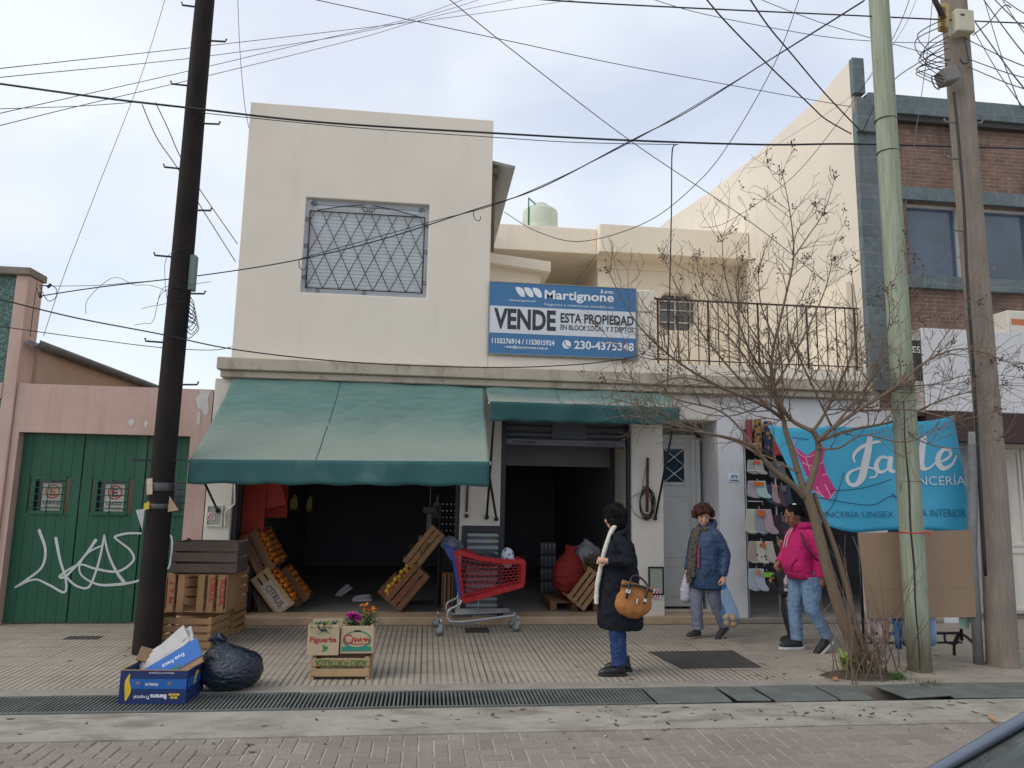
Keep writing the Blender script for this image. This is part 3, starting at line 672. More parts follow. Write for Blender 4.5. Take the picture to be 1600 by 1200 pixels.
# sign fascia, brown band, shop below
z1, z0_ = zz(1500, 515), PY(1500, 643, -.35).z
MB().box(7.02, 16, -.35, 0, z0_, PY(1500, 515, -.35).z).build('fascia', M['cool'], B, bevel=.008)
MB().box(7.02, 16, -.34, 0, z0_ - .42, z0_ - .002).build('fascia_band', plain('brown_band', (.045, .02, .018), .7), B)
q0, q1 = PY(1418, 515, -.3), PY(1437, 650, -.3)
fs_ = MB().box(q0.x, 7.01, -.32, -.02, q1.z, q0.z).build('shop_sign', plain('black_sign', (.018, .018, .018), .6), B)
wpm = mat('weathered_poster', (.42, .38, .33), .9, .5, 14, 40, .1)
for xa, za, zb in ((q0.x + .002, q0.z - .16, q0.z - .01), (q0.x + .03, q1.z + .05, q1.z + .5)): MB().box(xa, 7.008, -.326, -.3205, za, zb).build('poster_patch', wpm, fs_)
text('lettering', 'IES', (q0.x + .01, -.324, PY(1428, 552, -.3).z), UX, UZ, 7.0 - q0.x - .01, .10, M['white'], fs_, .02)
MB().box(6.36, 6.55, .0, .4, 0, 2.98).box(7.3, 7.55, -.02, .4, 0, 2.66).box(9.3, 9.7, -.02, .4, 0, 2.66).box(6.55, 16, 0, .4, 2.66, 3.0).build('street_wall', M['cool'], B)
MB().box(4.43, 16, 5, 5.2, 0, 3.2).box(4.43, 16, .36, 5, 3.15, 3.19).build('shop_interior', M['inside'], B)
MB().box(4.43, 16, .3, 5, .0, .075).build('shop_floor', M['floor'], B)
dr = MB()
dr.box(8.30, 9.3, .26, .30, .08, 2.6)
for k in range(3):
    x0 = 8.32 + k * .32; framed(dr, x0, x0 + .30, .12, 1.0, .26, .05, .025); framed(dr, x0, x0 + .30, 1.05, 2.5, .26, .05, .025)
dr.build('folding_door', M['white'], B, bevel=.004)
MB().box(7.55, 8.30, .26, .30, .08, 2.6).build('door_panel', plain('grey_panel', (.30, .31, .33), .7), B)
ac = thing('air_conditioner', 'white air conditioner box on top of the white fascia', 'air conditioner', (9.4, -.1, 4.3))
q = PY(1568, 490, -.25); zf = PY(1500, 515, -.35).z
MB().box(q.x, q.x + .8, -.32, 0.0 - .005, zf + .003, zf + .34).build('casing', M['white'], ac, bevel=.015)
MB().box(q.x + .05, q.x + .27, -.324, -.32, zf + .12, zf + .21).build('sticker', plain('orange_sticker', (.5, .16, .05), .6), ac)
gl_ = MB()
for k in range(7): gl_.box(q.x + .36, q.x + .74, -.330, -.321, zf + .06 + k * .035, zf + .075 + k * .035)
gl_.build('vent_grille', M['black'], ac)

# ---------------------------------------------------------------- water tank on the rear roof
MB().box(1.95, 2.77, 5.4, 6.2, 7.03, 7.335).build('tank_base', M['cream2'], H)
tk = thing('water_tank', 'pale green plastic water tank on the flat roof', 'water tank', (2.36, 5.8, 7.34))
T0 = (2.36, 5.8, 7.34)
MB().lathe([(.36, 0), (.40, .05), (.405, .35), (.40, .37), (.405, .39), (.405, .70), (.39, .75), (.30, .82), (.19, .85), (.185, .90), (.15, .93)], T0, 28).build('body', plain('tank_plastic', (.50, .54, .44), .5), tk)
MB().tube(crom([Vector(T0) + Vector(p) for p in ((-.31, -.28, 0), (-.31, -.28, .88), (-.29, -.27, .93), (-.12, -.12, .87))], 5), .016, 6).build('pipe', plain('green_pipe', (.01, .12, .07), .4), tk)
# ================================================================ AWNINGS, SIGN
def m_awning(name, lo, hi, amt):
    m = MN(name); g = m.xyz(m.map(src='Generated')); n1_ = m.noise(m.map((1, 1, 1)), 1.6, 5, .6); n2_ = m.noise(m.map((1.2, 6, 6)), 2.5, 5, .65); fi = m.noise(m.map(), 55, 3)
    h = m.math('ADD', g[2], m.math('MULTIPLY', m.math('SUBTRACT', n1_, .5), .5))
    base = m.ramp(n2_, [(.3, sc3(lo, .82)), (.7, sc3(lo, 1.2))])
    c = m.mix(m.ramp(h, [(.24, amt), (.62, .10)]), base, hi)
    c = m.mix(m.ramp(m.noise(m.map((.8, 2, 2), (3, 1, 7)), 2.2, 5, .7), [(.55, 0.0), (.75, .35)]), c, hi)
    m.bump(fi, .15, .003); return m.done(c, .85, 0, .25)
aw1 = m_awning('sun_bleached_awning', (.085, .172, .158), (.245, .275, .232), .72)
aw2 = m_awning('dusty_awning', (.095, .175, .162), (.27, .285, .245), .8)
val = mat('teal_valance', (.024, .088, .092), .85, .16, 1.5, 40, .15, stain=(.09, .17, .16), stain_amt=.5, stain_scale=(1.5, 1.5, 1.5), stain_pos=.5)
steel = mat('old_arm_steel', (.03, .03, .035), .5, .3, 8, metal=.4)
def awning(name, label, RL, RR, FL, FR, drop, m, seams, arms):
    t = thing(name, label, 'awning', ((RL.x + RR.x) / 2, RL.y, RL.z))
    def f(u, v):
        p = (RL.lerp(RR, u)).lerp(FL.lerp(FR, u), v)
        p.z -= .055 * math.sin(math.pi * v) * (1 - .25 * math.cos(2 * math.pi * u * 2)) + .012 * math.sin(u * 17 + v * 5) * math.sin(math.pi * v)
        p.z += .016 * math.sin(math.pi * min(1, v * 1.3)) * noise.noise(Vector((u * 26 + v * 14, v * 3 + u * 4, 5))) * (.35 + u) + .022 * noise.noise(Vector((p.x * 2.2, v * 7, .3))) + .010 * noise.noise(Vector((p.x * 1.3 + v * 3, v * 16, 2.3))) * math.sin(math.pi * v)
        return p
    MB().grid(f, 90, 40).build('canopy', m, t, solid=.003)
    sm = MB()
    for u in seams:
        for v in range(16): sm.add([f(u - .002, v / 16) + UZ * .004, f(u + .002, v / 16) + UZ * .004, f(u + .002, (v + 1) / 16) + UZ * .004, f(u - .002, (v + 1) / 16) + UZ * .004], [(0, 1, 2, 3)])
    if seams: sm.build('seam', val, t)
    def fv(u, v):
        p = FL.lerp(FR, u); return Vector((p.x, p.y - .02 - .018 * v * math.sin(u * 23) - .02 * v * noise.noise(Vector((u * 9, 0, 1))), p.z + .02 - (drop + .008 * math.sin(u * 40)) * v))
    MB().grid(fv, 90, 6).build('valance', val, t, solid=.003)
    MB().tube([FL + Vector((-.02, .01, 0)), FR + Vector((.02, .01, 0))], .022, 8).build('front_bar', mat('bar_' + name, (.33, .34, .33), .6), t)
    MB().tube([RL + Vector((0, .04, .02)), RR + Vector((0, .04, .02))], .035, 8).build('roller', val, t)
    for a, b in arms: MB().tube([a, b], .016, 6).ball(b, .03).build('arm', steel, t)
    return t
V_ = Vector
awning('large_awning', 'large faded teal awning sloping down over the fruit shop opening', V_((-2.57, -.10, 3.13)), V_((.71, -.10, 3.13)), V_((-2.60, -1.47, 2.0)), V_((.66, -1.9, 2.03)), .265, aw1, (.42,),
       [(V_((.64, -1.86, 2.03)), V_((.93, -.03, 1.36))), (V_((-2.56, -1.43, 2.0)), V_((-2.66, -.03, 1.42)))])
awning('small_awning', 'shorter teal awning half rolled up above the second shop opening', V_((.745, -.10, 3.13)), V_((3.27, -.10, 3.13)), V_((.735, -.90, 2.815)), V_((3.25, -.68, 2.84)), .24, aw2, (.38,),
       [(V_((.80, -.88, 2.81)), V_((.80, -.03, 1.38))), (V_((3.22, -.66, 2.83)), V_((3.12, -.03, 1.40)))])
rb = MB().tube([PY(732, 735, -.04), PY(729, 800, -.04)], .017, 6).ball(PY(729, 806, -.05), .03); tag(rb.build('awning_crank', M['rust']), 'short rusty awning crank hanging on the pillar behind the shopping cart', 'crank')
rb = MB().tube([PY(1012, 715, -.05), PY(1011, 800, -.05)], .02, 6).ball(PY(1011, 806, -.05), .03); tag(rb.build('awning_crank', M['rust']), 'rusty awning crank hanging inside the black cable coil', 'crank')

es = thing('estate_sign', 'blue and white estate agency sale sign on the terrace parapet', 'sign', (1.82, 0, 3.62))
SX0, SX1, SZ0, SZ1 = .772, 2.862, 3.615, 4.625; sw_, sh_ = SX1 - SX0, SZ1 - SZ0
sb = mat('sign_blue', (.052, .165, .34), .5, .06, 2, 40, .03); swt = mat('sign_white', (.60, .63, .67), .5, .04, 2, 40, .03); sdk = plain('sign_black', (.022, .026, .034), .5); sww = plain('sign_lettering_white', (.72, .75, .78), .5)
MB().box(SX0, SX1, -.045, -.021, SZ0, SZ1).build('board', sb, es)
MB().box(SX0 + .005, SX1 - .005, -.047, -.0452, SZ1 - .715 * sh_, SZ1 - .335 * sh_).build('white_band', swt, es)
MB().box(SX0 - .012, SX0, -.05, -.02, SZ0 - .012, SZ1 + .012).box(SX1, SX1 + .012, -.05, -.02, SZ0 - .012, SZ1 + .012).box(SX0, SX1, -.05, -.02, SZ1, SZ1 + .012).box(SX0, SX1, -.05, -.02, SZ0 - .012, SZ0).build('frame', M['grey_metal'], es)
def st(s, u0, u1, v0, v1, m, bold=0, y=-.049, **k):
    text('lettering', s, (SX0 + u0 * sw_, y, SZ1 - v1 * sh_), UX, UZ, (u1 - u0) * sw_, (v1 - v0) * sh_, m, es, bold, **k)
st('Martignone', .37, .848, .075, .245, sww, .025)
st('& asoc.', .755, .848, .03, .085, sww, .02); st('www.martignone.com', .13, .31, .232, .266, sww, .01)
st('Negocios e inversiones inmobiliarias', .37, .848, .262, .312, sww, .0, spacing=1.1)
st('VENDE', .03, .448, .368, .66, sdk, .035); st('ESTA PROPIEDAD', .48, .985, .395, .535, sdk, .03); st('EN BLOCK LOCAL Y 3 DEPTOS', .48, .985, .56, .635, sdk, .022)
st('1155276914 / 1153015924', .02, .44, .79, .865, sww, .025); st('\u2022 info@martignone.com.ar', .10, .40, .885, .935, sww, .018); st('230-4375348', .575, .985, .78, .90, sww, .025)
lg = MB()
for k in range(3):
    u0 = .17 + k * .058
    lg.add([(SX0 + (u0 + a * .066) * sw_, -.048 - k * .0008, SZ1 - (.055 + b * .135) * sh_) for a, b in ((0, 0), (.45, 0), (.75, .15), (.95, .5), (1, 1), (.62, 1), (.35, .75), (.1, .35))], [tuple(range(8))])
for k in range(1, 3):
    pass
lg.build('logo', sww, es)
pc = (SX0 + .523 * sw_, SZ1 - .84 * sh_)
MB().add([(pc[0] + .062 * math.cos(t * .2618), -.0485, pc[1] + .062 * math.sin(t * .2618)) for t in range(24)], [tuple(range(24))]).build('phone_icon', sww, es)
ph = MB(); stroke(ph, [(pc[0] - .026, pc[1] + .03), (pc[0] - .022, pc[1] + .0), (pc[0] + .002, pc[1] - .024), (pc[0] + .03, pc[1] - .03)], [.024, .010, .010, .024], lambda u, v: V_((u, -.050, v))); ph.build('phone_handset', sb, es)
# number plate, meter boxes
npl = thing('house_number', 'small blue and white house number plate on the pale pillar', 'number plate', tuple(PY(1146, 747, -.012)))
c = PY(1146, 746, -.012); MB().box(c.x - .075, c.x + .085, -.022, -.011, c.z - .06, c.z + .06).build('plate', sww, npl)
text('lettering', '876', (c.x - .04, -.024, c.z - .015), UX, UZ, .10, .055, sb, npl, .03); text('lettering', 'BELGRANO', (c.x - .06, -.024, c.z - .045), UX, UZ, .13, .02, sb, npl, .02) if False else None
MB().box(c.x - .06, c.x + .07, -.024, -.0222, c.z - .05, c.z - .03).build('stripe', sb, npl)
def meter(label, x0, x1, z0, z1, sx, sz, sw2, m):
    t = thing('meter_box', label, 'meter box', ((x0 + x1) / 2, 0, z0))
    fr_ = MB(); framed(fr_, x0, x1, z0, z1, -.003, .018, .022); fr_.build('frame', m, t)
    MB().box(x0 + .018, x1 - .018, -.014, -.003, z0 + .018, z1 - .018).build('lid', mat('meter_lid', (.33, .35, .30), .5, .15, 9), t)
    MB().box(sx, sx + sw2, -.020, -.0145, sz, sz + sw2 * .95).build('warning_sticker', sww, t)
    rd = MB()
    for k in range(3):
        a = sx + sw2 * (.02 + k * .30); lo, hi = sz + .004, sz + sw2 * .95 - .004; wd = sw2 * .17; sl2 = sw2 * .45
        q = [(a, lo), (a + wd, lo), (a + wd + sl2, hi), (a + sl2, hi)]; q = [(min(x, sx + sw2), z) for x, z in q]
        rd.add([(x, -.0212, z) for x, z in q], [(0, 1, 2, 3)])
    rd.build('sticker_stripe', plain('sticker_red', (.42, .03, .06), .5), t)
meter('small meter box with red striped sticker on the white pillar by the garage', -2.80, -2.60, 1.22, 1.49, -2.795, 1.30, .10, M['white'])
meter('grey meter box with torn red striped sticker low on the pillar beside the white door', 3.02, 3.235, .38, .75, 3.06, .33, .13, M['black'])
tag(MB().tube(crom([PY(364, 640, -.03), PY(367, 770, -.03), PY(364, 790, -.03), PY(353, 800, -.03), PY(352, 825, -.03)], 4), .012, 6).build('conduit_pipe', M['white']), 'thin white bent conduit pipe on the white pillar by the garage', 'pipe')

# ================================================================ POLES
def polewood(name, col, dk): return wood(name, col, (16, 16, .9), .4, .9, dk)
def pole(name, label, pts, rads, m, twist=0):
    t = thing(name, label, 'utility pole', tuple(pts[0]))
    q = crom([(*p, r) for p, r in zip(pts, rads)], 10)
    mb = MB(); n = 22; vs = []
    for i, (x, y, z, r) in enumerate(q):
        for j in range(n):
            a = 2 * math.pi * j / n; rr_ = r * (1 + .035 * noise.noise(V_((math.cos(a) * 1.5, math.sin(a) * 1.5, z * 1.1 + r * 90))))
            vs.append((x + rr_ * math.cos(a), y + rr_ * math.sin(a), z))
    k = len(q); mb.add(vs, [(i * n + j, i * n + (j + 1) % n, (i + 1) * n + (j + 1) % n, (i + 1) * n + j) for i in range(k - 1) for j in range(n)] + [tuple(range((k - 1) * n, k * n))], True)
    mb.build('post', m, t); return t
P1Y, P2Y, P3Y = -1.52, -2.6, -2.43
p1 = pole('utility_pole', 'dark tarred leaning utility pole with step pegs beside the stacked crates', [V_((-2.855, P1Y, -.02)), V_((-2.85, P1Y, 2)), V_((-2.845, P1Y, 4.3)), V_((-2.85, P1Y, 7.5)), V_((-2.84, P1Y, 9.5))], [.138, .122, .117, .107, .10], polewood('tarred_pole', (.013, .0105, .0105), (.03, .022, .018)))
pegm = mat('peg_iron', (.035, .035, .04), .6, .3, 9)
def peg(t, px, py, side, y, xc, m=pegm, ln=.20):
    z = PY(px, py, y).z; x0 = xc; x1 = PY(px, py, y).x
    MB().tube([(x0, y, z - .01), (x1, y, z), (x1 + side * .012, y, z + .035)], .011, 6).build('step_peg', m, t)
for px, py in ((285, 8), (268, 131), (257, 261), (242, 399), (228, 533), (207, 718)): peg(p1, px, py, -1, P1Y - .04, -2.86)
for px, py in ((352, 65), (342, 194), (329, 329), (319, 459), (308, 601), (292, 718)): peg(p1, px, py, 1, P1Y - .04, -2.84)
a, b = PY(301, 400, P1Y), PY(307, 455, P1Y); MB().box(a.x - .01, a.x + .055, P1Y - .06, P1Y + .04, b.z, a.z).build('junction_box', mat('box_grey_green', (.14, .19, .17), .6, .2, 8), p1, bevel=.006)
hw = MB()
for k in range(7):
    z = PY(295, 480 + k * 6, P1Y).z; hw.tube(crom([(-2.72, P1Y - .03, z + .12), (-2.66 + .012 * k, P1Y - .05, z + .02), (-2.68 + .01 * (k % 3), P1Y - .05, z - .10), (-2.73, P1Y - .04, z - .03 * (k % 4))], 5), .005, 4)
for pts in ([(300, 385), (262, 400), (258, 440), (263, 480)], [(292, 452), (255, 450), (240, 500), (226, 505), (210, 508)], [(285, 470), (240, 478), (222, 482)], [(330, 440), (262, 452), (245, 475)]):
    hw.tube(crom([PY(x, y, P1Y - .13) for x, y in pts], 5), .003, 4)
hw.build('loose_wiring', M['black'], p1)
tp = MB(); z0 = PY(245, 760, P1Y).z; tp.lathe([(.133, -.0), (.135, .01), (.135, .085), (.133, .09)], (-2.853, P1Y, z0 - .05), 22).lathe([(.133, -.0), (.135, .01), (.135, .05), (.133, .055)], (-2.853, P1Y, PY(245, 795, P1Y).z), 22)
tp.build('tape_wrap', mat('black_tape', (.05, .05, .055), .3, .6, 6, 20, .4, spec=.6), p1)
for (pts, col) in (([(229, 748), (238, 747), (238, 772), (229, 773)], (.5, .42, .33)), ([(225, 787), (233, 783), (233, 795), (224, 797)], (.55, .42, .05)), ([(212, 797), (226, 795), (222, 828)], (.42, .42, .42)), ([(265, 775), (279, 797), (262, 800)], (.36, .25, .16))):
    MB().prism([PY(x, y, P1Y - .142) for x, y in pts], (0, .004, 0)).build('torn_poster', mat('torn_paper', col, .8, .25, 30), p1)
p2 = pole('utility_pole', 'pale green split utility pole with a red tie in front of the blue banner', [V_((5.055, P2Y, -.02)), V_((5.06, P2Y, 2.5)), V_((5.065, P2Y, 5)), V_((5.07, P2Y, 7.6)), V_((5.07, P2Y, 9.5))], [.114, .117, .113, .107, .10], None)
gm_ = MN('green_treated_pole'); gx_, gy_, gz_ = gm_.xyz(gm_.map()); gn = gm_.noise(gm_.map((16, 16, .8)), 2.2, 6, .65, .3)
gc_ = gm_.ramp(gn, [(.3, (.20, .228, .168)), (.55, (.285, .318, .245)), (.75, (.36, .395, .31))])
gc_ = gm_.mix(gm_.ramp(gm_.math('ADD', gz_, gm_.math('MULTIPLY', gn, .7)), [(.55, .85), (1.5, 0.0)]), gc_, (.105, .085, .06))
gc_ = gm_.mix(gm_.ramp(gm_.noise(gm_.map((5, 5, 2)), 2, 4), [(.62, 0.0), (.72, .6)]), gc_, (.10, .10, .07)); gm_.bump(gn, .4, .004)
p2.children[0].data.materials.clear(); p2.children[0].data.materials.append(gm_.done(gc_, .9, 0, .2))
ck = MB()
tv, nv_ = V_((.81, -.58, 0)), V_((-.58, -.81, 0))
def ckp(k, e): z = .03 + k * .17; r = .1185 if z < 3 else .1165; w = (.004 + .005 * math.sin(math.pi * k / 16)) * e + .005 * math.sin(k * 1.3); return V_((5.055, P2Y, z)) + nv_ * r + tv * w
ck.add([ckp(k, -1) for k in range(17)] + [ckp(k, 1) for k in range(17)], [(k, k + 1, k + 18, k + 17) for k in range(16)])
ck.build('split_crack', M['black'], p2)
z0 = PY(1435, 832, P2Y).z; MB().lathe([(.118, -.008), (.122, 0), (.118, .008)], (5.057, P2Y, z0), 20).tube(crom([(5.09, P2Y - .13, z0), (5.13, P2Y - .15, z0 + .02), (5.15, P2Y - .15, z0 - .03)], 4), .007, 5).build('red_tie', plain('red_twine', (.5, .03, .02), .7), p2)
for py in (752, 190, 240): z0 = PY(1400, py, P2Y).z; MB().lathe([(.114, -.004), (.120, 0), (.114, .004)], (5.06, P2Y, z0), 18).build('wire_band', M['rail'], p2)
p3 = pole('utility_pole', 'thick weathered grey brown utility pole carrying cable boxes', [V_((6.125, P3Y, -.02)), PY(1547, 700, P3Y), PY(1518, 360, P3Y), PY(1490, 0, P3Y), V_((6.20, P3Y, 9.5))], [.152, .136, .134, .140, .13], polewood('weathered_pole', (.255, .215, .18), (.12, .10, .085)))
for px, py, s_ in ((1477, 190, -1), (1534, 192, 1), (1483, 247, -1), (1493, 360, -1), (1552, 421, 1), (1512, 85, 1)): peg(p3, px, py, s_, P3Y - .06, 6.15, mat('peg_zinc', (.2, .2, .19), .6))
def pbox(name, px0, px1, py0, py1, d, col, rot=0, y=P3Y - .17, extra=None):
    a, b = PY(px0, py0, y), PY(px1, py1, y); c = (a + b) / 2; Mx = Matrix.Translation(c) @ Matrix.Rotation(R(rot), 4, 'Y')
    o = MB().cbox((0, 0, 0), (abs(b.x - a.x), d, abs(a.z - b.z)), Mx).build(name, mat(name + '_paint', col, .55, .12, 6), p3, bevel=.018, seg=2); return o, c
o_, c = pbox('cable_box', 1486, 1517, 19, 56, .16, (.50, .48, .37)); MB().cbox((c.x - .04, c.y - .082, c.z + .06), (.05, .006, .022)).build('latch', M['black'], o_)
pbox('terminal_block', 1467, 1481, 8, 48, .10, (.38, .28, .10), 4); o_, c = pbox('splice_box', 1468, 1492, 108, 132, .18, (.19, .18, .17), -18)
tb = MB()
for k in range(10): tb.cbox((PY(1474, 12 + k * 3.6, P3Y - .225).x, P3Y - .222, PY(1474, 12 + k * 3.6, P3Y - .225).z), (.06, .008, .010))
tb.build('terminal_strip', M['rust'], p3)
cb = MB(); cb.tube(crom([PY(x, y, P3Y - .17) for x, y in ((1490, 145), (1496, 200), (1506, 320), (1511, 430), (1520, 560), (1527, 680), (1540, 900))], 6), .016, 6)
for k in range(9):
    q = [(1478 + rnd.uniform(-6, 8), 30 + k * 9), (1455 - rnd.uniform(0, 25), 55 + k * 7), (1440 + rnd.uniform(-8, 25), 85 + k * 4), (1475 + rnd.uniform(-5, 12), 95 + k * 5)]
    cb.tube(crom([PY(x, y, P3Y - .2) for x, y in q], 6), .006, 4)
cb.tube(crom([PY(x, y, P3Y - .2) for x, y in ((1470, 118), (1456, 120), (1460, 135), (1468, 140))], 5), .007, 5)
cb.tube(crom([PY(x, y, P3Y - .2) for x, y in ((1508, 62), (1512, 85), (1513, 98), (1505, 99), (1500, 92))], 5), .008, 5)
cb.build('cable_bundle', M['black'], p3)
MB().tube([PY(1446, -30, P3Y - .2), PY(1475, 30, P3Y - .2)], .03, 7).build('riser_tube', plain('dark_maroon_tube', (.03, .018, .02), .6), p3)
pp = MB().tube([(5.905, -2.36, -.02), (5.925, -2.36, 1.2), (PY(1521, 680, -2.36).x, -2.36, 2.48)], .050, 12); pp.build('pipe_post', mat('flaking_pipe_paint', (.20, .20, .20), .7, .3, 5, stain=(.45, .45, .43), stain_amt=.8, stain_scale=(6, 6, 2), stain_pos=.55))
tag(bpy.data.objects['pipe_post'], 'thin flaking grey metal pipe post against the thick grey pole', 'post')

# ================================================================ CABLES
cm = plain('black_cable', (.014, .014, .016), .6); cg = plain('grey_cable', (.16, .16, .17), .6)
def cable(label, pts, y, r=.006, m=None, y2=None, k=10):
    ys = [y if y2 is None else y + (y2 - y) * (p[0] - pts[0][0]) / (pts[-1][0] - pts[0][0] + 1e-6) for p in pts]
    o = MB().tube(crom([PY(p[0], p[1], yy) for p, yy in zip(pts, ys)], k), r * .84, 5).build('overhead_cable', m or cm)
    return tag(o, label, 'cable', 'overhead cables')
cable('thick black cable crossing the whole photo just above the grilled window block', [(-60, 123), (0, 131), (160, 153), (290, 168), (500, 191), (770, 208), (975, 219), (1190, 226), (1325, 225), (1490, 229), (1660, 234)], P1Y - .15, .015)
cable('thin cable slung just below the thick black cable over the window block', [(310, 175), (350, 180), (560, 200), (771, 214.5), (900, 222.5), (1060, 226)], P1Y - .12, .006)
cable('topmost thin cable of the bundle left of the dark pole', [(-40, 112), (0, 107), (330, 71), (640, 35), (800, 14), (960, -10)], -3, .005, y2=3)
cable('second thin cable of the bundle left of the dark pole', [(-40, 127), (0, 121), (330, 87), (560, 51), (700, 15), (790, -15)], -3, .005, y2=3)
cable('third thin cable of the bundle rising behind the dark pole', [(-40, 186), (0, 177), (290, 112), (500, 62), (650, 26), (760, -15)], -3, .005, y2=3)
cable('lowest thin cable of the bundle rising behind the dark pole', [(-40, 205), (0, 196), (130, 164), (330, 117), (560, 60), (690, 23), (850, -10)], -3, .005, y2=3)
cable('short thin cable meeting the thick black cable left of the dark pole', [(-40, 171), (0, 170), (120, 166), (220, 159)], P1Y - .12, .005)
cable('pale grey wire dropping steeply at the far left sky', [(262, -15), (220, 120), (150, 300), (100, 430), (68, 525)], 2, .006, cg)
cable('thin wire dropping to the top left corner of the cream block', [(371, -15), (375, 80), (382, 160), (389, 200)], -.05, .005)
cable('drop cable slanting from the thick cable behind the dark pole to the block edge', [(222, 163), (245, 215), (277, 262), (312, 320), (368, 409)], P1Y - .1, .007, y2=-.02)
cable('parallel drop cable ending higher on the left edge of the block', [(243, 160), (262, 200), (282, 245), (315, 300), (371, 381)], P1Y - .1, .007, y2=-.02)
cable('thin cable crossing the sky from top centre to the brick parapet', [(440, -12), (560, 14), (800, 65), (1000, 107), (1330, 167)], -2, .006, y2=-.2)
cable('straight thin cable falling from top centre past the water tank to the side wall', [(685, -15), (800, 78), (985, 220), (1170, 345), (1290, 441)], -2, .007, y2=1)
cable('long crossing cable from top right down across the grilled window to the left house', [(1370, -12), (1200, 95), (1075, 174), (985, 220), (845, 293), (740, 328), (600, 373), (470, 405), (330, 428), (160, 448), (66, 462)], -2.2, .009, y2=-.6)
cable('second strand twisted along the crossing cable over the window', [(1350, 2), (1160, 120), (985, 222), (800, 310), (668, 348), (470, 404)], -2.15, .006, y2=-.9)
hk = MB()
for px, py, yy in ((468, 405, -.95), (741, 328, -1.45)): hk.tube(crom([PY(px, py, yy), PY(px - 1, py + 6, yy), PY(px + 1, py + 14, yy), PY(px + 8, py + 17, yy), PY(px + 10, py + 10, yy)], 5), .005, 4)
hk.build('cable_hook', cm, bpy.data.objects[[o.name for o in COL.objects if o.get('label', '').startswith('second strand')][0]])
cable('thick cable falling from the top to the corner of the stone pilaster', [(1095, -12), (1135, 35), (1200, 101), (1265, 163), (1290, 186), (1330, 209)], -2, .012, y2=-.2)
cable('thick straight cable beside it falling to the pilaster corner', [(1165, -12), (1200, 40), (1240, 88), (1290, 147), (1347, 207)], -2, .012, y2=-.2)
cable('sagging cable hanging in a deep curve in front of the flat roof', [(1252, -12), (1210, 100), (1140, 223), (1085, 290), (1010, 347), (910, 377), (840, 362), (788, 331)], -1, .007, y2=1)
cable('cable across the top right sky reaching the cable boxes', [(760, -8), (900, 3), (1090, 13), (1330, 24), (1480, 31), (1640, 38)], -2.6, .010)
cable('thin cable behind the green pole dipping to the weathered pole', [(1000, -8), (1100, 22), (1280, 56), (1400, 66), (1475, 66)], -1.8, .005)
cable('thin cable slanting behind the green pole under the cable box', [(1170, -8), (1290, 38), (1400, 70), (1480, 92)], -1.8, .005)
cable('thin cable sloping from the top to the side wall behind the twigs', [(1425, -12), (1395, 60), (1325, 170), (1250, 265), (1195, 310), (1130, 350), (1095, 355)], -1.6, .006, y2=3)
cable('faint cable from behind the green pole down to the slab roof', [(1436, -12), (1405, 55), (1330, 150), (1180, 248), (1145, 290), (1092, 354)], -1.6, .004, cg, y2=3)
cable('cable curving from the weathered pole behind the green pole to the pilaster', [(1484, 66), (1440, 95), (1400, 122), (1372, 155), (1348, 206)], P3Y, .008, y2=-.15)
cable('pale thin wire hanging down between the two right poles', [(1458, -10), (1448, 90), (1432, 200), (1420, 290), (1408, 360)], -2.5, .005, cg)
cable('vertical black cable dropping from the thick cable through the railing', [(1056, 226), (1050, 240), (1049, 330), (1046, 470), (1043, 605)], -1.2, .011, y2=-.3)
for k, (x0, y0_, x1, y1_, r) in enumerate(((1505, 58, 1640, 118, .006), (1513, 92, 1640, 130, .006), (1512, 104, 1640, 150, .006), (1524, 35, 1640, 185, .008), (1530, -10, 1640, 130, .007), (1545, -10, 1640, 75, .007), (1555, -10, 1640, 40, .006), (1520, 45, 1600, 170, .005), (1535, -10, 1595, 168, .005), (1560, -10, 1640, 100, .005))):
    cable(['uppermost', 'shallow', 'lower shallow', 'thick steep', 'steep', 'second steep', 'short upper', 'steep lower', 'steepest faint', 'faint steep'][k] + ' cable fanning out from the weathered pole at the right edge', [(x0, y0_), ((x0 + x1) / 2 - 2, (y0_ + y1_) / 2 + 3), (x1, y1_)], P3Y - .1, r, y2=-5)
cable('cable end drooping from the hook at the top right corner', [(1520, 55), (1545, 35), (1562, 15), (1572, 8), (1580, 12)], P3Y - .3, .008)
cable('low black cable across the awning cornice from the far left', [(-40, 460), (0, 468), (120, 497), (250, 522), (360, 545), (500, 562), (640, 571), (800, 574), (920, 568), (995, 557)], -2.4, .009, y2=-.1)
cable('lower thin cable from the left edge to the corner of the block', [(-40, 505), (0, 510), (130, 528), (250, 543), (330, 547), (362, 542)], -1.9, .006, y2=-.05)
cable('looping slack wire in the sky above the garage yard', [(134, 490), (137, 468), (165, 440), (185, 434), (210, 445), (240, 447), (290, 468)], -.2, .004)
cable('short straight wire from the mosaic house to the dark pole', [(60, 446), (80, 447), (150, 446), (200, 442), (262, 437)], -.3, .005)
wb = MB()
for pts in ([(62, 448), (75, 470), (88, 463), (85, 448), (62, 446)], [(58, 450), (62, 465), (66, 445)], [(58, 440), (50, 500), (47, 525)]): wb.tube(crom([PY(x, y, -.1) for x, y in pts], 5), .005, 4)
wb.tube([PY(74, 449, -.12), PY(80, 444, -.12)], .02, 6).tube([PY(62, 457, -.12), PY(64, 465, -.12)], .018, 6)
tag(wb.build('wire_anchor', cm), 'small tangle of wires and clamps at the corner of the mosaic house', 'wiring')

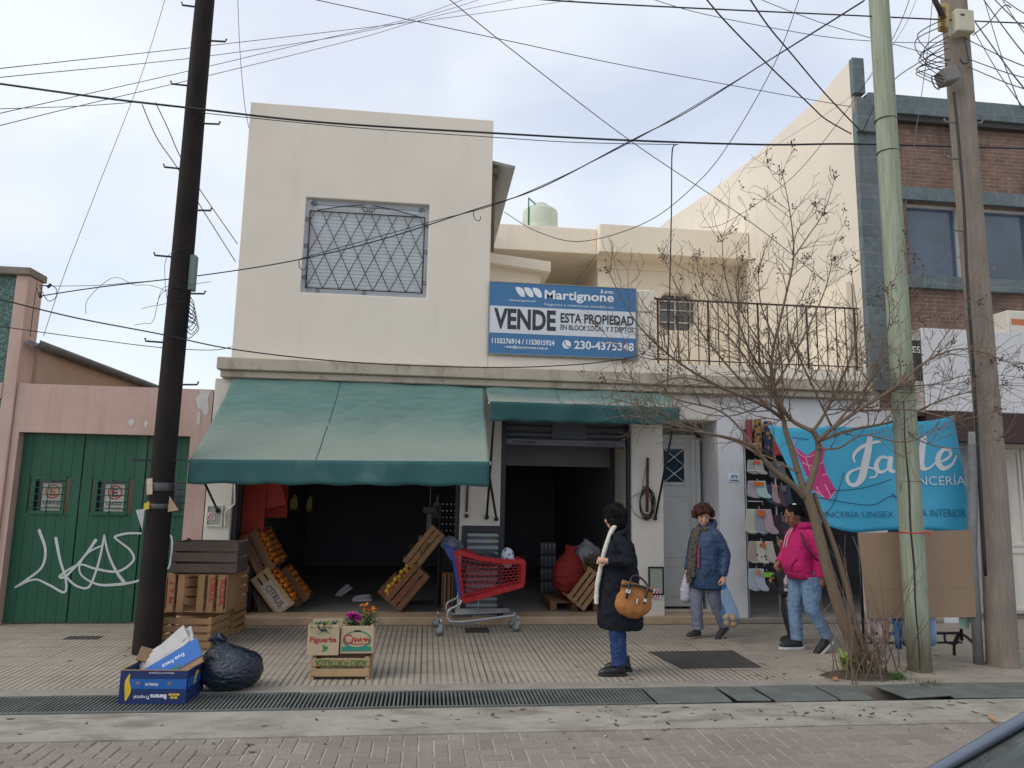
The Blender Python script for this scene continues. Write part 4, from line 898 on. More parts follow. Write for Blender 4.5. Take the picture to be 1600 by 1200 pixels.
# ================================================================ BANNER, CARDBOARD, RACK
def PP(px, py, x0=3.86, y0=-1.78, k=-.17):            # upright plane of the banner, slanting slightly towards the street
    d = ray(px, py); t = (y0 + k * (CAM.x - x0) - CAM.y) / (d.y - k * d.x); return CAM + d * t
ba = thing('shop_banner', 'sky blue lingerie shop banner with pink corset and white script name', 'banner', tuple(PP(1380, 830)))
TL, TR, BR_, BM_, BL_ = (1199, 663), (1490, 647), (1523, 836), (1345, 832), (1268, 808)
def bpx(u, v):
    top = (TL[0] + (TR[0] - TL[0]) * u, TL[1] + (TR[1] - TL[1]) * u + 8 * math.sin(math.pi * u) + 5 * abs(math.sin(u * 9)))
    if u < .3: q = (BL_[0] + (BM_[0] - BL_[0]) * u / .3, BL_[1] + (BM_[1] - BL_[1]) * (1 - (1 - u / .3) ** 2))
    else: q = (BM_[0] + (BR_[0] - BM_[0]) * (u - .3) / .7, BM_[1] + (BR_[1] - BM_[1]) * (u - .3) / .7 - 6 * math.sin(math.pi * (u - .3) / .7))
    return (top[0] + (q[0] - top[0]) * v, top[1] + (q[1] - top[1]) * v)
NRM = V_((.17, 1, 0)).normalized()
def rip(p): return NRM * (.018 * noise.noise(V_((p.x * 2.5, p.z * 2.0, 0))) + .006 * noise.noise(V_((p.x * 7, p.z * 4, 3))))
def bpt(u, v):
    p = PP(*bpx(u, v)); return p + rip(p)
bmm = mat('banner_vinyl', (.065, .43, .68), .42, .05, 1.2, 30, .04)
MB().grid(bpt, 50, 26).build('cloth', bmm, ba, solid=.003)
KX = 420 / 1072
def bq(x, y): return (1180 + x * KX, 620 + y * KX)
def bfr(u, v):
    p = PP(u, v); return p + rip(p) - NRM * .006
def bfr2(u, v):
    p = PP(u, v); return p + rip(p) - NRM * .009
pk = plain('banner_pink', (.58, .03, .20), .5); pkl = plain('banner_pale_pink', (.75, .35, .48), .5); bw = plain('banner_white', (.74, .77, .80), .5); bn = plain('banner_navy', (.02, .07, .17), .5)
cs = MB(); poly = [(150, 193), (175, 213), (205, 236), (235, 213), (262, 190), (276, 212), (268, 250), (280, 300), (322, 372), (286, 412), (235, 377), (208, 325), (182, 262)]
cs.add([bfr(*bq(*p)) for p in poly], [tuple(range(len(poly)))]); cs.build('corset_print', pk, ba)
cl_ = MB()
for l in ([(155, 205), (180, 232), (207, 240), (235, 230), (266, 203)], [(185, 262), (225, 275), (268, 262)], [(205, 322), (245, 318), (284, 308)], [(222, 300), (240, 350), (262, 395)], [(250, 300), (275, 345), (300, 395)], [(200, 245), (215, 290), (228, 320)], [(250, 245), (252, 280), (258, 305)], [(236, 377), (262, 390), (288, 411), (322, 372)], [(150, 193), (160, 170)], [(262, 190), (268, 160)]):
    stroke(cl_, [bq(*p) for p in l], 1.6, bfr2, 5)
cl_.build('corset_line', pkl, ba)
sq = MB(); stroke(sq, [bq(150 + k * 5, 162 + (4 if k % 2 else -2) + k * .6) for k in range(13)], .8, bfr2, 4); sq.build('small_script', bn, ba)
jd = MB()
for l, w in (([(395, 262), (390, 235), (415, 205), (460, 185), (500, 178)], [2, 4, 5, 5, 3]), ([(455, 165), (448, 215), (436, 270), (424, 322), (402, 350), (378, 348), (366, 325), (378, 300), (415, 285), (455, 282), (482, 296), (478, 318), (455, 322)], [8, 10, 11, 10, 6, 5, 5, 4, 3, 2.5, 2.5, 2.5, 2]),
             ([(532, 245), (505, 240), (484, 262), (484, 290), (505, 300), (530, 282), (540, 245)], [3, 4, 6, 7, 4, 3, 6]), ([(540, 245), (536, 285), (552, 298), (572, 285), (600, 262)], [7, 7, 4, 2.5, 2.5]),
             ([(640, 230), (612, 236), (600, 262), (606, 292), (630, 296), (655, 270)], [3, 4, 6, 7, 4, 3]), ([(672, 162), (664, 215), (660, 260), (668, 285), (690, 285), (715, 265)], [8, 9, 9, 7, 3, 2.5]),
             ([(715, 262), (748, 255), (775, 235), (772, 213), (750, 210), (730, 235), (728, 265), (748, 285), (780, 272), (800, 235)], [2.5, 3, 4, 5, 5, 7, 8, 7, 4, 2.5])):
    stroke(jd, [bq(*p) for p in l], [q * 1.12 for q in w], bfr, 6, tuple(-NRM))
jd.build('script_lettering', bw, ba)
def btext(s, x0, y0, x1, y1, hh, m, bold=0):
    a, b = bfr(*bq(x0, y0)), bfr(*bq(x1, y1)); d = b - a
    text('lettering', s, a - NRM * .012, d.normalized(), UZ, d.length, hh, m, ba, bold)
btext('LENCER\u00cdA', 596, 352, 838, 352, .125, bw, -.005)
btext('LENCER\u00cdA UNISEX -', 248, 482, 572, 480, .085, bn, -.01); btext('ROPA INTERIOR', 604, 480, 836, 478, .085, bn, -.01)
tie = MB()
for l in ([(300, 375), (400, 368), (480, 350), (540, 328)], [(240, 400), (380, 425), (470, 430), (545, 395), (660, 408)], [(245, 500), (300, 440), (330, 370), (350, 300)], [(540, 385), (560, 408)]): tie.tube(crom([PP(*bq(*p)) - NRM * .03 for p in l], 5), .004, 4)
tie.build('tie_string', M['black'], ba)
cbm = mat('brown_cardboard', (.31, .215, .145), .9, .05, 1.5, 60, .06)
cd = MB(); cpl = lambda px, py: PY(px, py, -2.40)
cd.prism([cpl(1341, 833), cpl(1519, 828), cpl(1534, 964), cpl(1356, 967)], (0, .012, 0)); co_ = tag(cd.build('cardboard_sheet', cbm), 'large brown cardboard sheet hung under the blue banner', 'cardboard')
cr_ = MB(); cr_.prism([cpl(1376, 959), cpl(1402, 957.5), cpl(1402, 959), cpl(1376, 960.6)], (0, -.004, 0)); cr_.prism([cpl(1352, 920), cpl(1520, 918), cpl(1520, 918.8), cpl(1352, 920.8)], (0, -.003, 0))
cr_.build('crease', mat('cardboard_crease', (.33, .23, .16), .9), co_)
rk = thing('clothes_rack', 'low dark metal clothes rack with arched feet behind the cardboard', 'clothes rack', (5.4, -2.1, 0))
rp = lambda px, py, y=-2.15: PY(px, py, y)
mr = MB(); xl, xr = rp(1350, 1000).x, rp(1503, 1000).x
mr.tube([(xl, -2.15, .28), (xr, -2.15, .28)], .016, 6).tube([(xl, -2.15, .18), (xr, -2.15, .18)], .012, 6).tube([(xl, -2.15, 1.30), (xr, -2.15, 1.30)], .014, 6)
mr.build('rail', M['navy'], rk)
for x in (xl, xr):
    MB().tube([(x, -2.15, .2), (x, -2.15, 1.32)], .016, 6).build('post', M['navy'], rk)
    MB().tube(crom([(x + .06, -2.33, .0), (x + .05, -2.30, .16), (x, -2.15, .27), (x + .03, -2.0, .16), (x + .05, -1.95, 0)], 6), .016, 6).build('foot', M['navy'], rk)
MB().tube(crom([(xr - .2, -2.15, .28), (xr - .2, -2.16, .19), (xr - .08, -2.16, .17), (xr - .03, -2.15, .26)], 4), .012, 6).build('brace', M['navy'], rk)
tag(MB().tube([rp(1341, 1000, -2.2), rp(1341, 838, -2.2)], .014, 6).build('banner_pole', M['grey_metal']), 'thin grey pole at the left edge of the cardboard', 'pole') if False else None
def garment(label, px0, px1, py1, cols, top=.95, y=-2.37, group='garments hanging under the cardboard'):
    a = PY(px0, py1, y); b = PY(px1, py1, y); t = thing('hanging_garment', label, 'garment', ((a.x + b.x) / 2, y, a.z), group)
    n = len(cols)
    for k, c in enumerate(cols):
        x0, x1 = a.x + (b.x - a.x) * k / n, a.x + (b.x - a.x) * (k + 1) / n
        MB().grid(lambda u, v: V_((x0 + (x1 - x0) * u + .03 * (1 - v), y + .02 * math.sin(u * 9 + v * 3) + .01 * k, a.z + .05 * u * (k % 2) + (top - a.z) * v)), 8, 8).build('cloth', mat('garment_cloth', c, .9, .12, 6), t, solid=.006)
    MB().tube([((a.x + b.x) / 2, y, top), ((a.x + b.x) / 2, -2.15, 1.31)], .004, 4).build('hanger', M['grey_metal'], t)
garment('white and pink striped garment hanging lowest left under the cardboard', 1353, 1366, 995, [(.55, .5, .5), (.5, .28, .3), (.6, .58, .57)])
garment('pale pink garment hanging beside the striped one', 1370, 1388, 1006, [(.58, .42, .42), (.56, .36, .38)])
garment('bright blue garment hanging in the middle under the cardboard', 1396, 1406, 1014, [(.06, .20, .5)])
garment('clear plastic wrapped grey garment left of the green pole', 1408, 1418, 1010, [(.28, .29, .31), (.22, .23, .26)])
garment('pale blue printed garment hanging right of the green pole', 1452, 1462, 1010, [(.28, .42, .68), (.4, .5, .66)])
pc_ = thing('price_cards', 'pale green price cards hanging from the rack corner', 'cards', tuple(PY(1508, 975, -2.3)))
for k, (a, b) in enumerate(((1503, 970), (1512, 969), (1504, 978), (1511, 978))): q = PY(a, b, -2.3); MB().cbox((q.x, -2.3 + .004 * k, q.z), (.07, .003, .06), None).build('card', plain('mint_card', (.30, .48, .36), .7), pc_)
bx = PY(1516, 970, -1.3); tag(MB().box(bx.x - .05, bx.x + .25, -1.35, -1.0, bx.z - .05, bx.z + .02).build('white_tray', M['white'], bevel=.006), 'white tray showing under the right corner of the cardboard', 'tray') if False else None
# ================================================================ TREE
bark = wood('pale_smooth_bark', (.17, .125, .088), (10, 10, 1.5), .35, .85, (.12, .09, .065))
twigm = mat('twig_bark', (.15, .108, .08), .9, .25, 6, 40, .1)
seedm = plain('seed_capsule_brown', (.05, .032, .022), .8)
TY = -2.62
tr = thing('bare_tree', 'bare crape myrtle street tree with forked trunk and dry seed heads', 'tree', tuple(PY(1350, 1052, TY)))
def tpx(l, dy0=0.0, dy1=0.0):
    n = len(l) - 1; return [PY(x, y, TY + dy0 + (dy1 - dy0) * (i / n)) for i, (x, y) in enumerate(l)]
tk_ = MB()
def limb(mb, pts, r0, r1, n=8, pw=1.0, k=6):
    q = crom([tuple(p) for p in pts], k); m_ = len(q)
    rs_ = [(r0 + (r1 - r0) * (i / (m_ - 1)) ** pw) * (1 + .07 * noise.noise(V_((i * .6, r0 * 50, 0)))) for i in range(m_)]
    mb.tube(q, rs_, n); return [V_(p) for p in q], rs_
limb(tk_, tpx([(1352, 1056), (1338, 1020), (1318, 970), (1300, 915), (1283, 850), (1270, 800), (1258, 765)]), .078, .047, 12, .45)
limb(tk_, tpx([(1375, 1050), (1345, 1000), (1328, 940), (1312, 880), (1295, 830), (1280, 795), (1272, 770)], -.05, .04), .036, .022, 8)
limb(tk_, tpx([(1258, 770), (1248, 740), (1238, 705), (1228, 675), (1224, 652)], 0, .1), .038, .024, 10)
limb(tk_, tpx([(1260, 772), (1270, 742), (1278, 712), (1278, 690), (1270, 673)], 0, -.1), .041, .026, 10)
limb(tk_, tpx([(1256, 776), (1238, 757), (1212, 738), (1190, 714), (1180, 700)], 0, -.15), .034, .024, 10)
tk_.build('trunk', bark, tr)
br = MB(); sd = MB(); trng = random.Random(11)
def seeds(p, d, n=7, sp=.07):
    for k in range(n):
        q = p + V_((trng.gauss(0, sp * .55), trng.gauss(0, sp * .55), trng.gauss(0, sp * .6)))
        br.tube([p - d * .04, q], .0016, 3, False); sd.ball(q, trng.uniform(.006, .0105), 5, 4)
nb = [0]
def twig(p, d, L, r, lev):
    nb[0] += 1; n = 5; pts = [p]; dd = d.normalized(); c = trng.uniform(.05, .22)
    for i in range(n):
        dd = (dd + V_((trng.gauss(0, .13), trng.gauss(0, .13), c * .5 + trng.gauss(0, .09)))).normalized(); pts.append(pts[-1] + dd * L / n)
    r1 = max(r * .45, .0022); br.tube(pts, [r + (r1 - r) * i / n for i in range(n + 1)], 4 if lev > 1 else 5, False)
    if lev < 3:
        for _ in range(int(L * (6.0 if lev == 1 else 3.5)) + 1):
            i = trng.randint(1, n); a = (pts[i] - pts[i - 1]).normalized(); s_ = a.orthogonal().normalized(); s_.rotate(Matrix.Rotation(trng.uniform(0, 6.28), 3, a))
            twig(pts[i], a * .72 + s_ * .75 + V_((0, 0, .12)), L * trng.uniform(.32, .62), r * .62, lev + 1)
    if lev >= 2 and pts[-1].z > 3.0 and trng.random() < .07: seeds(pts[-1], dd, trng.randint(3, 8), .045)
def main(l, r0, r1, dy0=0, dy1=0, dens=7.0, tl=.55, seedy=True):
    q, rs_ = limb(br, tpx(l, dy0, dy1), r0 * .72, max(r1 * .8, .0025), 7)
    ln = sum((q[i + 1] - q[i]).length for i in range(len(q) - 1)); cnt = int(ln * dens * 1.25)
    for _ in range(cnt):
        i = trng.randint(max(1, int(len(q) * .15)), len(q) - 1); a = (q[i] - q[i - 1]).normalized(); s_ = a.orthogonal().normalized(); s_.rotate(Matrix.Rotation(trng.uniform(0, 6.28), 3, a))
        fr_ = i / len(q); twig(q[i], a * .6 + s_ * .8 + V_((0, 0, .2)), tl * trng.uniform(.5, 1.25) * (1.1 - .35 * fr_), max(.0032, min(.008, rs_[i] * .5)), 1)
    if seedy: seeds(q[-1], (q[-1] - q[-2]).normalized(), 14, .055)
main([(1180, 700), (1150, 687), (1100, 676), (1062, 662), (1020, 640), (955, 622)], .026, .005, -.15, -.8, 6, .5, False)
main([(1190, 714), (1150, 690), (1100, 676), (1050, 660)], .018, .006, -.15, .5, 6, .45, False)
main([(1224, 655), (1190, 632), (1120, 602), (1055, 562), (995, 505), (948, 420)], .030, .004, .1, -.3, 6.5, .55)
main([(1270, 674), (1232, 652), (1208, 602), (1168, 540), (1135, 440), (1128, 372)], .034, .004, -.1, .4, 7.5, .6)
main([(1224, 655), (1212, 622), (1206, 560), (1226, 470), (1240, 400), (1234, 330), (1222, 268)], .032, .003, .1, 0, 6, .5)
main([(1238, 405), (1262, 370), (1288, 330), (1305, 275)], .013, .003, .0, .1, 8, .32)
main([(1238, 395), (1246, 360), (1262, 340), (1275, 318)], .008, .003, 0, -.2, 8, .25)
main([(1277, 690), (1302, 668), (1340, 642), (1400, 604), (1450, 563), (1510, 545), (1590, 572)], .034, .004, -.1, -.5, 7, .55)
main([(1270, 674), (1292, 640), (1328, 562), (1340, 505), (1330, 425)], .026, .004, -.1, .6, 7, .6)
main([(1277, 690), (1330, 672), (1400, 657), (1480, 622), (1570, 600)], .028, .004, -.1, .3, 7, .5)
main([(1180, 700), (1130, 645), (1060, 625), (1000, 600), (940, 592)], .018, .004, -.15, .4, 6, .45)
main([(1222, 655), (1155, 592), (1085, 505), (1052, 435), (1035, 400)], .022, .003, .1, .7, 6.5, .5)
main([(1210, 605), (1258, 522), (1290, 450), (1300, 405)], .018, .004, .1, .5, 8, .5)
main([(1302, 668), (1372, 580), (1405, 520), (1425, 462)], .020, .004, -.1, .7, 8, .5)
main([(1232, 652), (1180, 580), (1130, 520), (1060, 500)], .018, .004, -.1, -.7, 7, .5)
main([(1340, 642), (1420, 640), (1500, 655), (1560, 640)], .014, .004, -.2, -.9, 7, .4)
main([(1300, 668), (1250, 560), (1240, 520), (1270, 470)], .016, .004, -.1, -.7, 7, .5)
main([(1278, 700), (1310, 700), (1350, 680), (1420, 690), (1500, 650)], .018, .004, -.1, -.7, 6, .4)
main([(1222, 655), (1220, 560), (1190, 480), (1185, 420)], .016, .004, .1, -.5, 7, .5)
main([(1245, 738), (1205, 716), (1180, 706), (1160, 690)], .016, .006, 0, .5, 6, .4, False)
main([(1100, 676), (1040, 668), (990, 650), (945, 655)], .010, .003, -.5, -.2, 7, .5, False)
main([(1055, 562), (1010, 560), (965, 540), (930, 505)], .010, .003, -.2, .2, 7, .5)
main([(1120, 602), (1060, 590), (1000, 610), (935, 640)], .012, .003, -.1, -.7, 8, .5, False)
main([(1168, 540), (1120, 490), (1095, 440), (1088, 400)], .012, .003, .1, .5, 8, .45)
main([(1400, 604), (1460, 600), (1520, 585), (1600, 590)], .012, .003, -.3, .4, 7, .45)
main([(1450, 563), (1480, 520), (1500, 490), (1530, 470)], .010, .003, -.3, -.1, 7, .45)
main([(1340, 642), (1372, 560), (1390, 500), (1385, 450)], .014, .003, -.2, -.6, 8, .5)
main([(1400, 657), (1440, 690), (1500, 700), (1570, 680)], .012, .003, .0, -.5, 6, .4)
main([(1195, 632), (1140, 650), (1080, 640), (1040, 610)], .012, .003, 0, .7, 8, .5)
main([(1206, 560), (1165, 500), (1150, 450), (1160, 400)], .012, .003, 0, -.4, 8, .45)
br.build('branches', twigm, tr)['label'] = 'dense thin bare twigs with dry seed heads'
o = sd.build('seed_capsule', seedm, tr); o['kind'] = 'stuff'
su = MB()                                            # suckers round the foot of the trunk
for k in range(46):
    p = PZ(1345 + trng.gauss(8, 26), 1056 + trng.gauss(0, 6), 0); d = V_((trng.gauss(.10, .32), trng.gauss(0, .2), 1)).normalized(); L_ = trng.uniform(.15, .8) if k > 12 else trng.uniform(.8, 1.45)
    pts = [p]
    for i in range(5): d = (d + V_((trng.gauss(0, .12), trng.gauss(0, .1), .05))).normalized(); pts.append(pts[-1] + d * L_ / 5)
    su.tube(pts, [.0075, .006, .005, .004, .003, .002], 5, False)
    if trng.random() < .6: i = trng.randint(1, 4); su.tube([pts[i], pts[i] + (d + V_((trng.gauss(0, .6), trng.gauss(0, .4), 0))).normalized() * L_ * .35], [.004, .002], 4, False)
su.build('sucker_shoots', twigm, tr)
soil = MB(); c = PZ(1350, 1056, .003); n = 40
soil.add([c] + [c + V_((.42 * (1 + .3 * noise.noise(V_((math.cos(t * 6.283 / n) * 2, math.sin(t * 6.283 / n) * 2, 0)))) * math.cos(t * 6.283 / n), .24 * (1 + .3 * noise.noise(V_((t * .4, 1, 0)))) * math.sin(t * 6.283 / n), 0)) for t in range(n)], [(0, 1 + t, 1 + (t + 1) % n) for t in range(n)])
soil.v[0].z += .03
tag(soil.build('soil', mat('tree_pit_soil', (.085, .065, .048), .95, .35, 8, 60, .6)), kind='structure')
def leafy(label, px, py, n, size, col, name='leafy_plant'):
    p = PZ(px, py, 0); mb = MB(); lr = random.Random(px)
    for k in range(n):
        a, e = lr.uniform(0, 6.28), lr.uniform(.2, 1.2); d = V_((math.cos(a) * math.cos(e), math.sin(a) * math.cos(e), math.sin(e))); l = size * lr.uniform(.5, 1); s_ = d.cross(UZ).normalized() * l * .22
        b_ = p + V_((lr.gauss(0, size * .25), lr.gauss(0, size * .2), lr.uniform(.02, size * .8)))
        mb.add([b_, b_ + d * l * .5 + s_, b_ + d * l - UZ * l * .15, b_ + d * l * .5 - s_], [(0, 1, 2, 3)])
    o = tag(mb.build(name, mat(name + '_green', col, .6, .3, 25)), label, 'plant'); return o
leafy('bright yellow green leafy sprout at the foot of the bare tree', 1328, 1052, 46, .16, (.20, .27, .06))
def tuft(label, px, py, n, h, col):
    p = PZ(px, py, 0); mb = MB(); lr = random.Random(px)
    for k in range(n):
        b_ = p + V_((lr.gauss(0, .07), lr.gauss(0, .05), 0)); d = V_((lr.gauss(0, .5), lr.gauss(0, .4), 1)).normalized(); l = h * lr.uniform(.5, 1); s_ = V_((.004, .002, 0))
        mb.add([b_ - s_, b_ + s_, b_ + d * l * .6 + s_ * .6, b_ + d * l + V_((d.x, d.y, 0)) * l * .3, b_ + d * l * .6 - s_ * .6], [(0, 1, 2, 3, 4)])
    tag(mb.build('grass_tuft', mat('tuft_green', col, .7, .3, 20)), label, 'grass tuft')
tuft('small dark green grass tuft between the tree and the green pole', 1404, 1062, 90, .12, (.06, .14, .03))
tuft('low dry yellowish grass tuft in front of the green pole', 1455, 1070, 70, .06, (.17, .18, .06))
def leaf(label, px, py, s, col, z=.012):
    p = PZ(px, py, z); a = px * 1.7
    mb = MB(); ux_, uy_ = V_((math.cos(a), math.sin(a), .1)), V_((-math.sin(a), math.cos(a), .25))
    mb.add([p + ux_ * s, p + ux_ * s * .4 + uy_ * s * .45, p - ux_ * s * .5 + uy_ * s * .4, p - ux_ * s, p - ux_ * s * .4 - uy_ * s * .3, p + ux_ * s * .5 - uy_ * s * .35], [(0, 1, 2, 3, 4, 5)])
    tag(mb.build('fallen_leaf', mat('dry_leaf', col, .9, .3, 40), solid=.002), label, 'leaf')
leaf('large tan fallen leaf on the pavers near the dark car', 1553, 1123, .075, (.38, .22, .11), .0)
leaf('brown fallen leaf on the pale gutter strip near the tree', 1502, 1097, .05, (.15, .075, .05), .0)
leaf('orange fallen leaf in the soil at the tree foot', 1305, 1060, .045, (.45, .15, .04), .03)
leaf('dark brown fallen leaf on the gutter strip in front of the woman in black', 1070, 1104, .04, (.12, .08, .05), .0)
leaf('pale scrap of paper on the sidewalk right of the hatch', 1125, 1064, .03, (.5, .5, .5), .01)
leaf('white scrap of litter on the pavers below the grates', 945, 1150, .022, (.5, .5, .5), -.02)
st_ = MB()
for k in range(330):
    x = trng.uniform(-4.5, 6.5); y = trng.choice((trng.uniform(-4.1, -3.6), trng.uniform(-2.9, -.3), trng.uniform(-4.6, -4.15))); 
    if trng.random() < .55: x, y = (trng.gauss(4.3, .7), trng.gauss(-2.6, .3)) if trng.random() < .6 else (trng.gauss(2.6, 1.1), trng.gauss(-3.85, .14))
    if -3.56 < y < -3.06: continue
    z = .004 if y > -3.07 else (-.005 if y > -4.13 else -.018); s_ = trng.uniform(.003, .02) if trng.random() < .85 else trng.uniform(.02, .028); a = trng.uniform(0, 6.28)
    st_.add([(x + s_ * math.cos(a + t * 1.57) * (1.6 if t % 2 else .6), y + s_ * math.sin(a + t * 1.57) * (1.6 if t % 2 else .6), z + .004 * (t % 2)) for t in range(4)], [(0, 1, 2, 3)])
tag(st_.build('street_litter', mat('leaf_crumbs', (.09, .06, .04), .95, .4, 5)), kind='stuff')

# ================================================================ CRATES AND FRUIT
cw1 = wood('raw_crate_pine', (.34, .20, .105), (3, 14, 14), .3); cw2 = wood('grey_old_crate', (.105, .080, .066), (3, 14, 14), .35); cw3 = wood('pale_crate_pine', (.42, .29, .16), (3, 14, 14), .25); cw4 = wood('brown_crate', (.22, .115, .06), (3, 14, 14), .35)
redst = plain('red_stencil', (.36, .03, .03), .8); gst = plain('green_stencil', (.05, .16, .03), .8); dst = mat('dark_stencil', (.11, .068, .045), .85, .6, 30)
def crate(label, L_, W_, H_, m, nl=3, ne=2, group=None, gap=.02, base=4, skip=(), bgap=.018):
    t = thing('wooden_crate', label, 'crate', (0, 0, 0), group); th = .011; cr0 = random.Random(label)
    for s_ in (-1, 1):
        mb = MB(); h = (H_ - gap * (nl - 1)) / nl
        for k in range(nl): j = cr0.uniform(-.004, .004); mb.cbox((j, s_ * (W_ / 2 - th / 2), h / 2 + k * (h + gap)), (L_, th, h - .002))
        mb.build('side_panel', m, t, bevel=.002)
        mb = MB(); h = (H_ - gap * (ne - 1)) / ne
        for k in range(ne): mb.cbox((s_ * (L_ / 2 - th / 2), 0, h / 2 + k * (h + gap)), (th, W_ - 2 * th - .001, h - .002))
        mb.build('end_panel', m, t, bevel=.002)
    for sx in (-1, 1):
        for sy in (-1, 1): MB().prism([(sx * (L_ / 2 - th), sy * (W_ / 2 - th), .002), (sx * (L_ / 2 - th - .035), sy * (W_ / 2 - th), .002), (sx * (L_ / 2 - th), sy * (W_ / 2 - th - .035), .002)], (0, 0, H_ + .012)).build('corner_post', m, t)
    mb = MB(); w = (W_ - 2 * th) / base
    for k in range(base):
        if k in skip: continue
        mb.cbox((0, -W_ / 2 + th + w / 2 + k * w, -.006), (L_, w - bgap, .011))
    mb.build('base', m, t, bevel=.002); return t
def place(t, loc, rx=0, ry=0, rz=0):
    t.location = loc; t.rotation_euler = (R(rx), R(ry), R(rz)); return t
def stencil(t, s, x, y, z, w, h, m, rot=0, bold=.02):
    ux, uy = V_((math.cos(R(rot)), 0, math.sin(R(rot)))), V_((-math.sin(R(rot)), 0, math.cos(R(rot)))); text('lettering', s, V_((x, y, z)), ux, uy, w, h, m, t, bold)
# stack beside the dark pole
t = crate('slatted pine crate at the bottom of the stack by the dark pole', .66, .50, .31, cw1, 4, 4); place(t, (-2.55, -1.12, .012), rz=-7)
t = crate('pine crate lying on its side with red stencils, middle of the stack', .41, .68, .44, cw1, 4, 4, base=6, skip=(2,), bgap=.034)
t.matrix_basis = Matrix.Translation((-2.52, -1.135, .548)) @ Matrix.Rotation(R(-5), 4, 'Z') @ Matrix(((0, 1, 0, 0), (0, 0, 1, 0), (1, 0, 0, 0), (0, 0, 0, 1)))
for s_, y, x, w in (('J Y M', -.300, .13, .24), ('CRUZ', .155, .17, .26), ('ROSA', .262, .15, .28)):
    text('lettering', s_, V_((x, y, -.0135)), V_((-1, 0, 0)), V_((0, 1, 0)), w, .055, redst, t, .03)
t = crate('pine crate tucked behind the stencilled crate in the stack', .64, .40, .42, cw1, 4, 4); place(t, (-2.50, -.44, .335), rz=-5)
t = crate('pine crate at the floor behind the bottom crate of the stack', .64, .40, .31, cw1, 4, 4); place(t, (-2.50, -.44, .012), rz=-5)
t = crate('dark weathered grey crate on top of the stack by the dark pole', .72, .42, .33, cw2, 3, 2); place(t, (-2.44, -.95, .775), rz=-3)
# planter made of three crates
t = crate('crate with green lettering under the two planted boxes on the sidewalk', .53, .34, .155, cw3, 2, 2, base=3); place(t, (-.735, -2.52, .03), rz=-2)
MB().cbox((-.25, 0, -.018), (.03, .34, .022)).cbox((.25, 0, -.018), (.03, .34, .022)).build('skid', cw3, t)
text('lettering', 'AGRO FORTALEZA', V_((.245, -.174, .146)), V_((-1, 0, 0)), V_((0, 0, -1)), .47, .055, gst, t, .03)
fig = thing('planted_box', 'pale fruit box with red Figuerba lettering on top of the planter crate', 'box', (-.905, -2.53, .215))
gomb = thing('planted_box', 'fruit box with green oval and red lettering holding the pink flowers', 'box', (-.60, -2.50, .215))
def openbox(t, c, L_, W_, H_, m, slot):
    x, y, z = c; th = .009
    MB().cbox((x, y - W_ / 2, z + H_ / 2), (L_, th, H_)).build('front_panel', m, t, bevel=.002)
    MB().cbox((x, y + W_ / 2, z + H_ / 2), (L_, th, H_)).build('back_panel', m, t, bevel=.002)
    for s_ in (-1, 1): MB().cbox((x + s_ * (L_ / 2 - th / 2), y, z + H_ / 2 - .02), (th, W_ - th - .002, H_ - .04)).build('end_panel', m, t, bevel=.002)
    MB().cbox((x, y, z + .01), (L_ - .02, W_ - .012, .012)).build('base', m, t)
    MB().cbox((x, y - W_ / 2 - .006, z + H_ * .82), (.06, .003, .016)).build('hand_slot', M['black'], t, bevel=.001)
    MB().cbox((x - L_ / 2 + .02, y - W_ / 2 + .02, z + H_ / 2 + .01), (.02, .02, H_)).cbox((x + L_ / 2 - .02, y - W_ / 2 + .02, z + H_ / 2 + .01), (.02, .02, H_)).build('corner_post', cw3, t)
boxm = mat('printed_box_board', (.46, .36, .235), .8, .12, 6)
openbox(fig, (-.905, -2.53, .215), .285, .30, .27, boxm, 0); openbox(gomb, (-.60, -2.50, .225), .30, .32, .245, boxm, 0)
fy, gy_ = -2.6865, -2.6665
text('lettering', 'Figuerba', V_((-1.025, fy, .315)), UX, UZ, .24, .065, redst, fig, .03)
lf_ = MB(); stroke(lf_, [(-.955, .40), (-.92, .425), (-.88, .425), (-.85, .405)], [.004, .007, .007, .004], lambda u, v: V_((u, fy, v))); stroke(lf_, [(-.90, .30), (-.885, .27), (-.91, .255)], [.02, .03, .008], lambda u, v: V_((u, fy, v))); stroke(lf_, [(-.90, .29), (-.87, .285), (-.86, .27)], [.008, .02, .006], lambda u, v: V_((u, fy, v)))
lf_.build('print', plain('green_print', (.02, .18, .10), .7), fig)
gp_ = MB(); gp_.add([(-.60 + .13 * math.cos(t * .209), gy_, .345 + .085 * math.sin(t * .209)) for t in range(30)], [tuple(range(30))]); gp_.box(-.735, -.465, gy_ - .0004, gy_, .245, .285); gp_.build('print', plain('teal_print', (.03, .22, .15), .7), gomb)
rq = MB(); zf = lambda u, v: V_((u, gy_ - .002, v))
for l, w in (([(-.655, .385), (-.70, .39), (-.715, .36), (-.70, .325), (-.66, .32), (-.64, .34)], .014), ([(-.645, .345), (-.63, .37), (-.615, .33), (-.60, .36), (-.585, .33), (-.57, .365), (-.56, .33)], .012), ([(-.545, .35), (-.525, .36), (-.525, .33), (-.505, .355), (-.49, .33)], .014), ([(-.66, .315), (-.60, .308), (-.50, .312)], .008)): stroke(rq, l, w, zf, 4)
rq.build('script_print', redst, gomb)
MB().add([(-.60 + .112 * math.cos(t * .209), gy_ - .001, .350 + .066 * math.sin(t * .209)) for t in range(30)], [tuple(range(30))]).build('print_field', boxm, gomb)
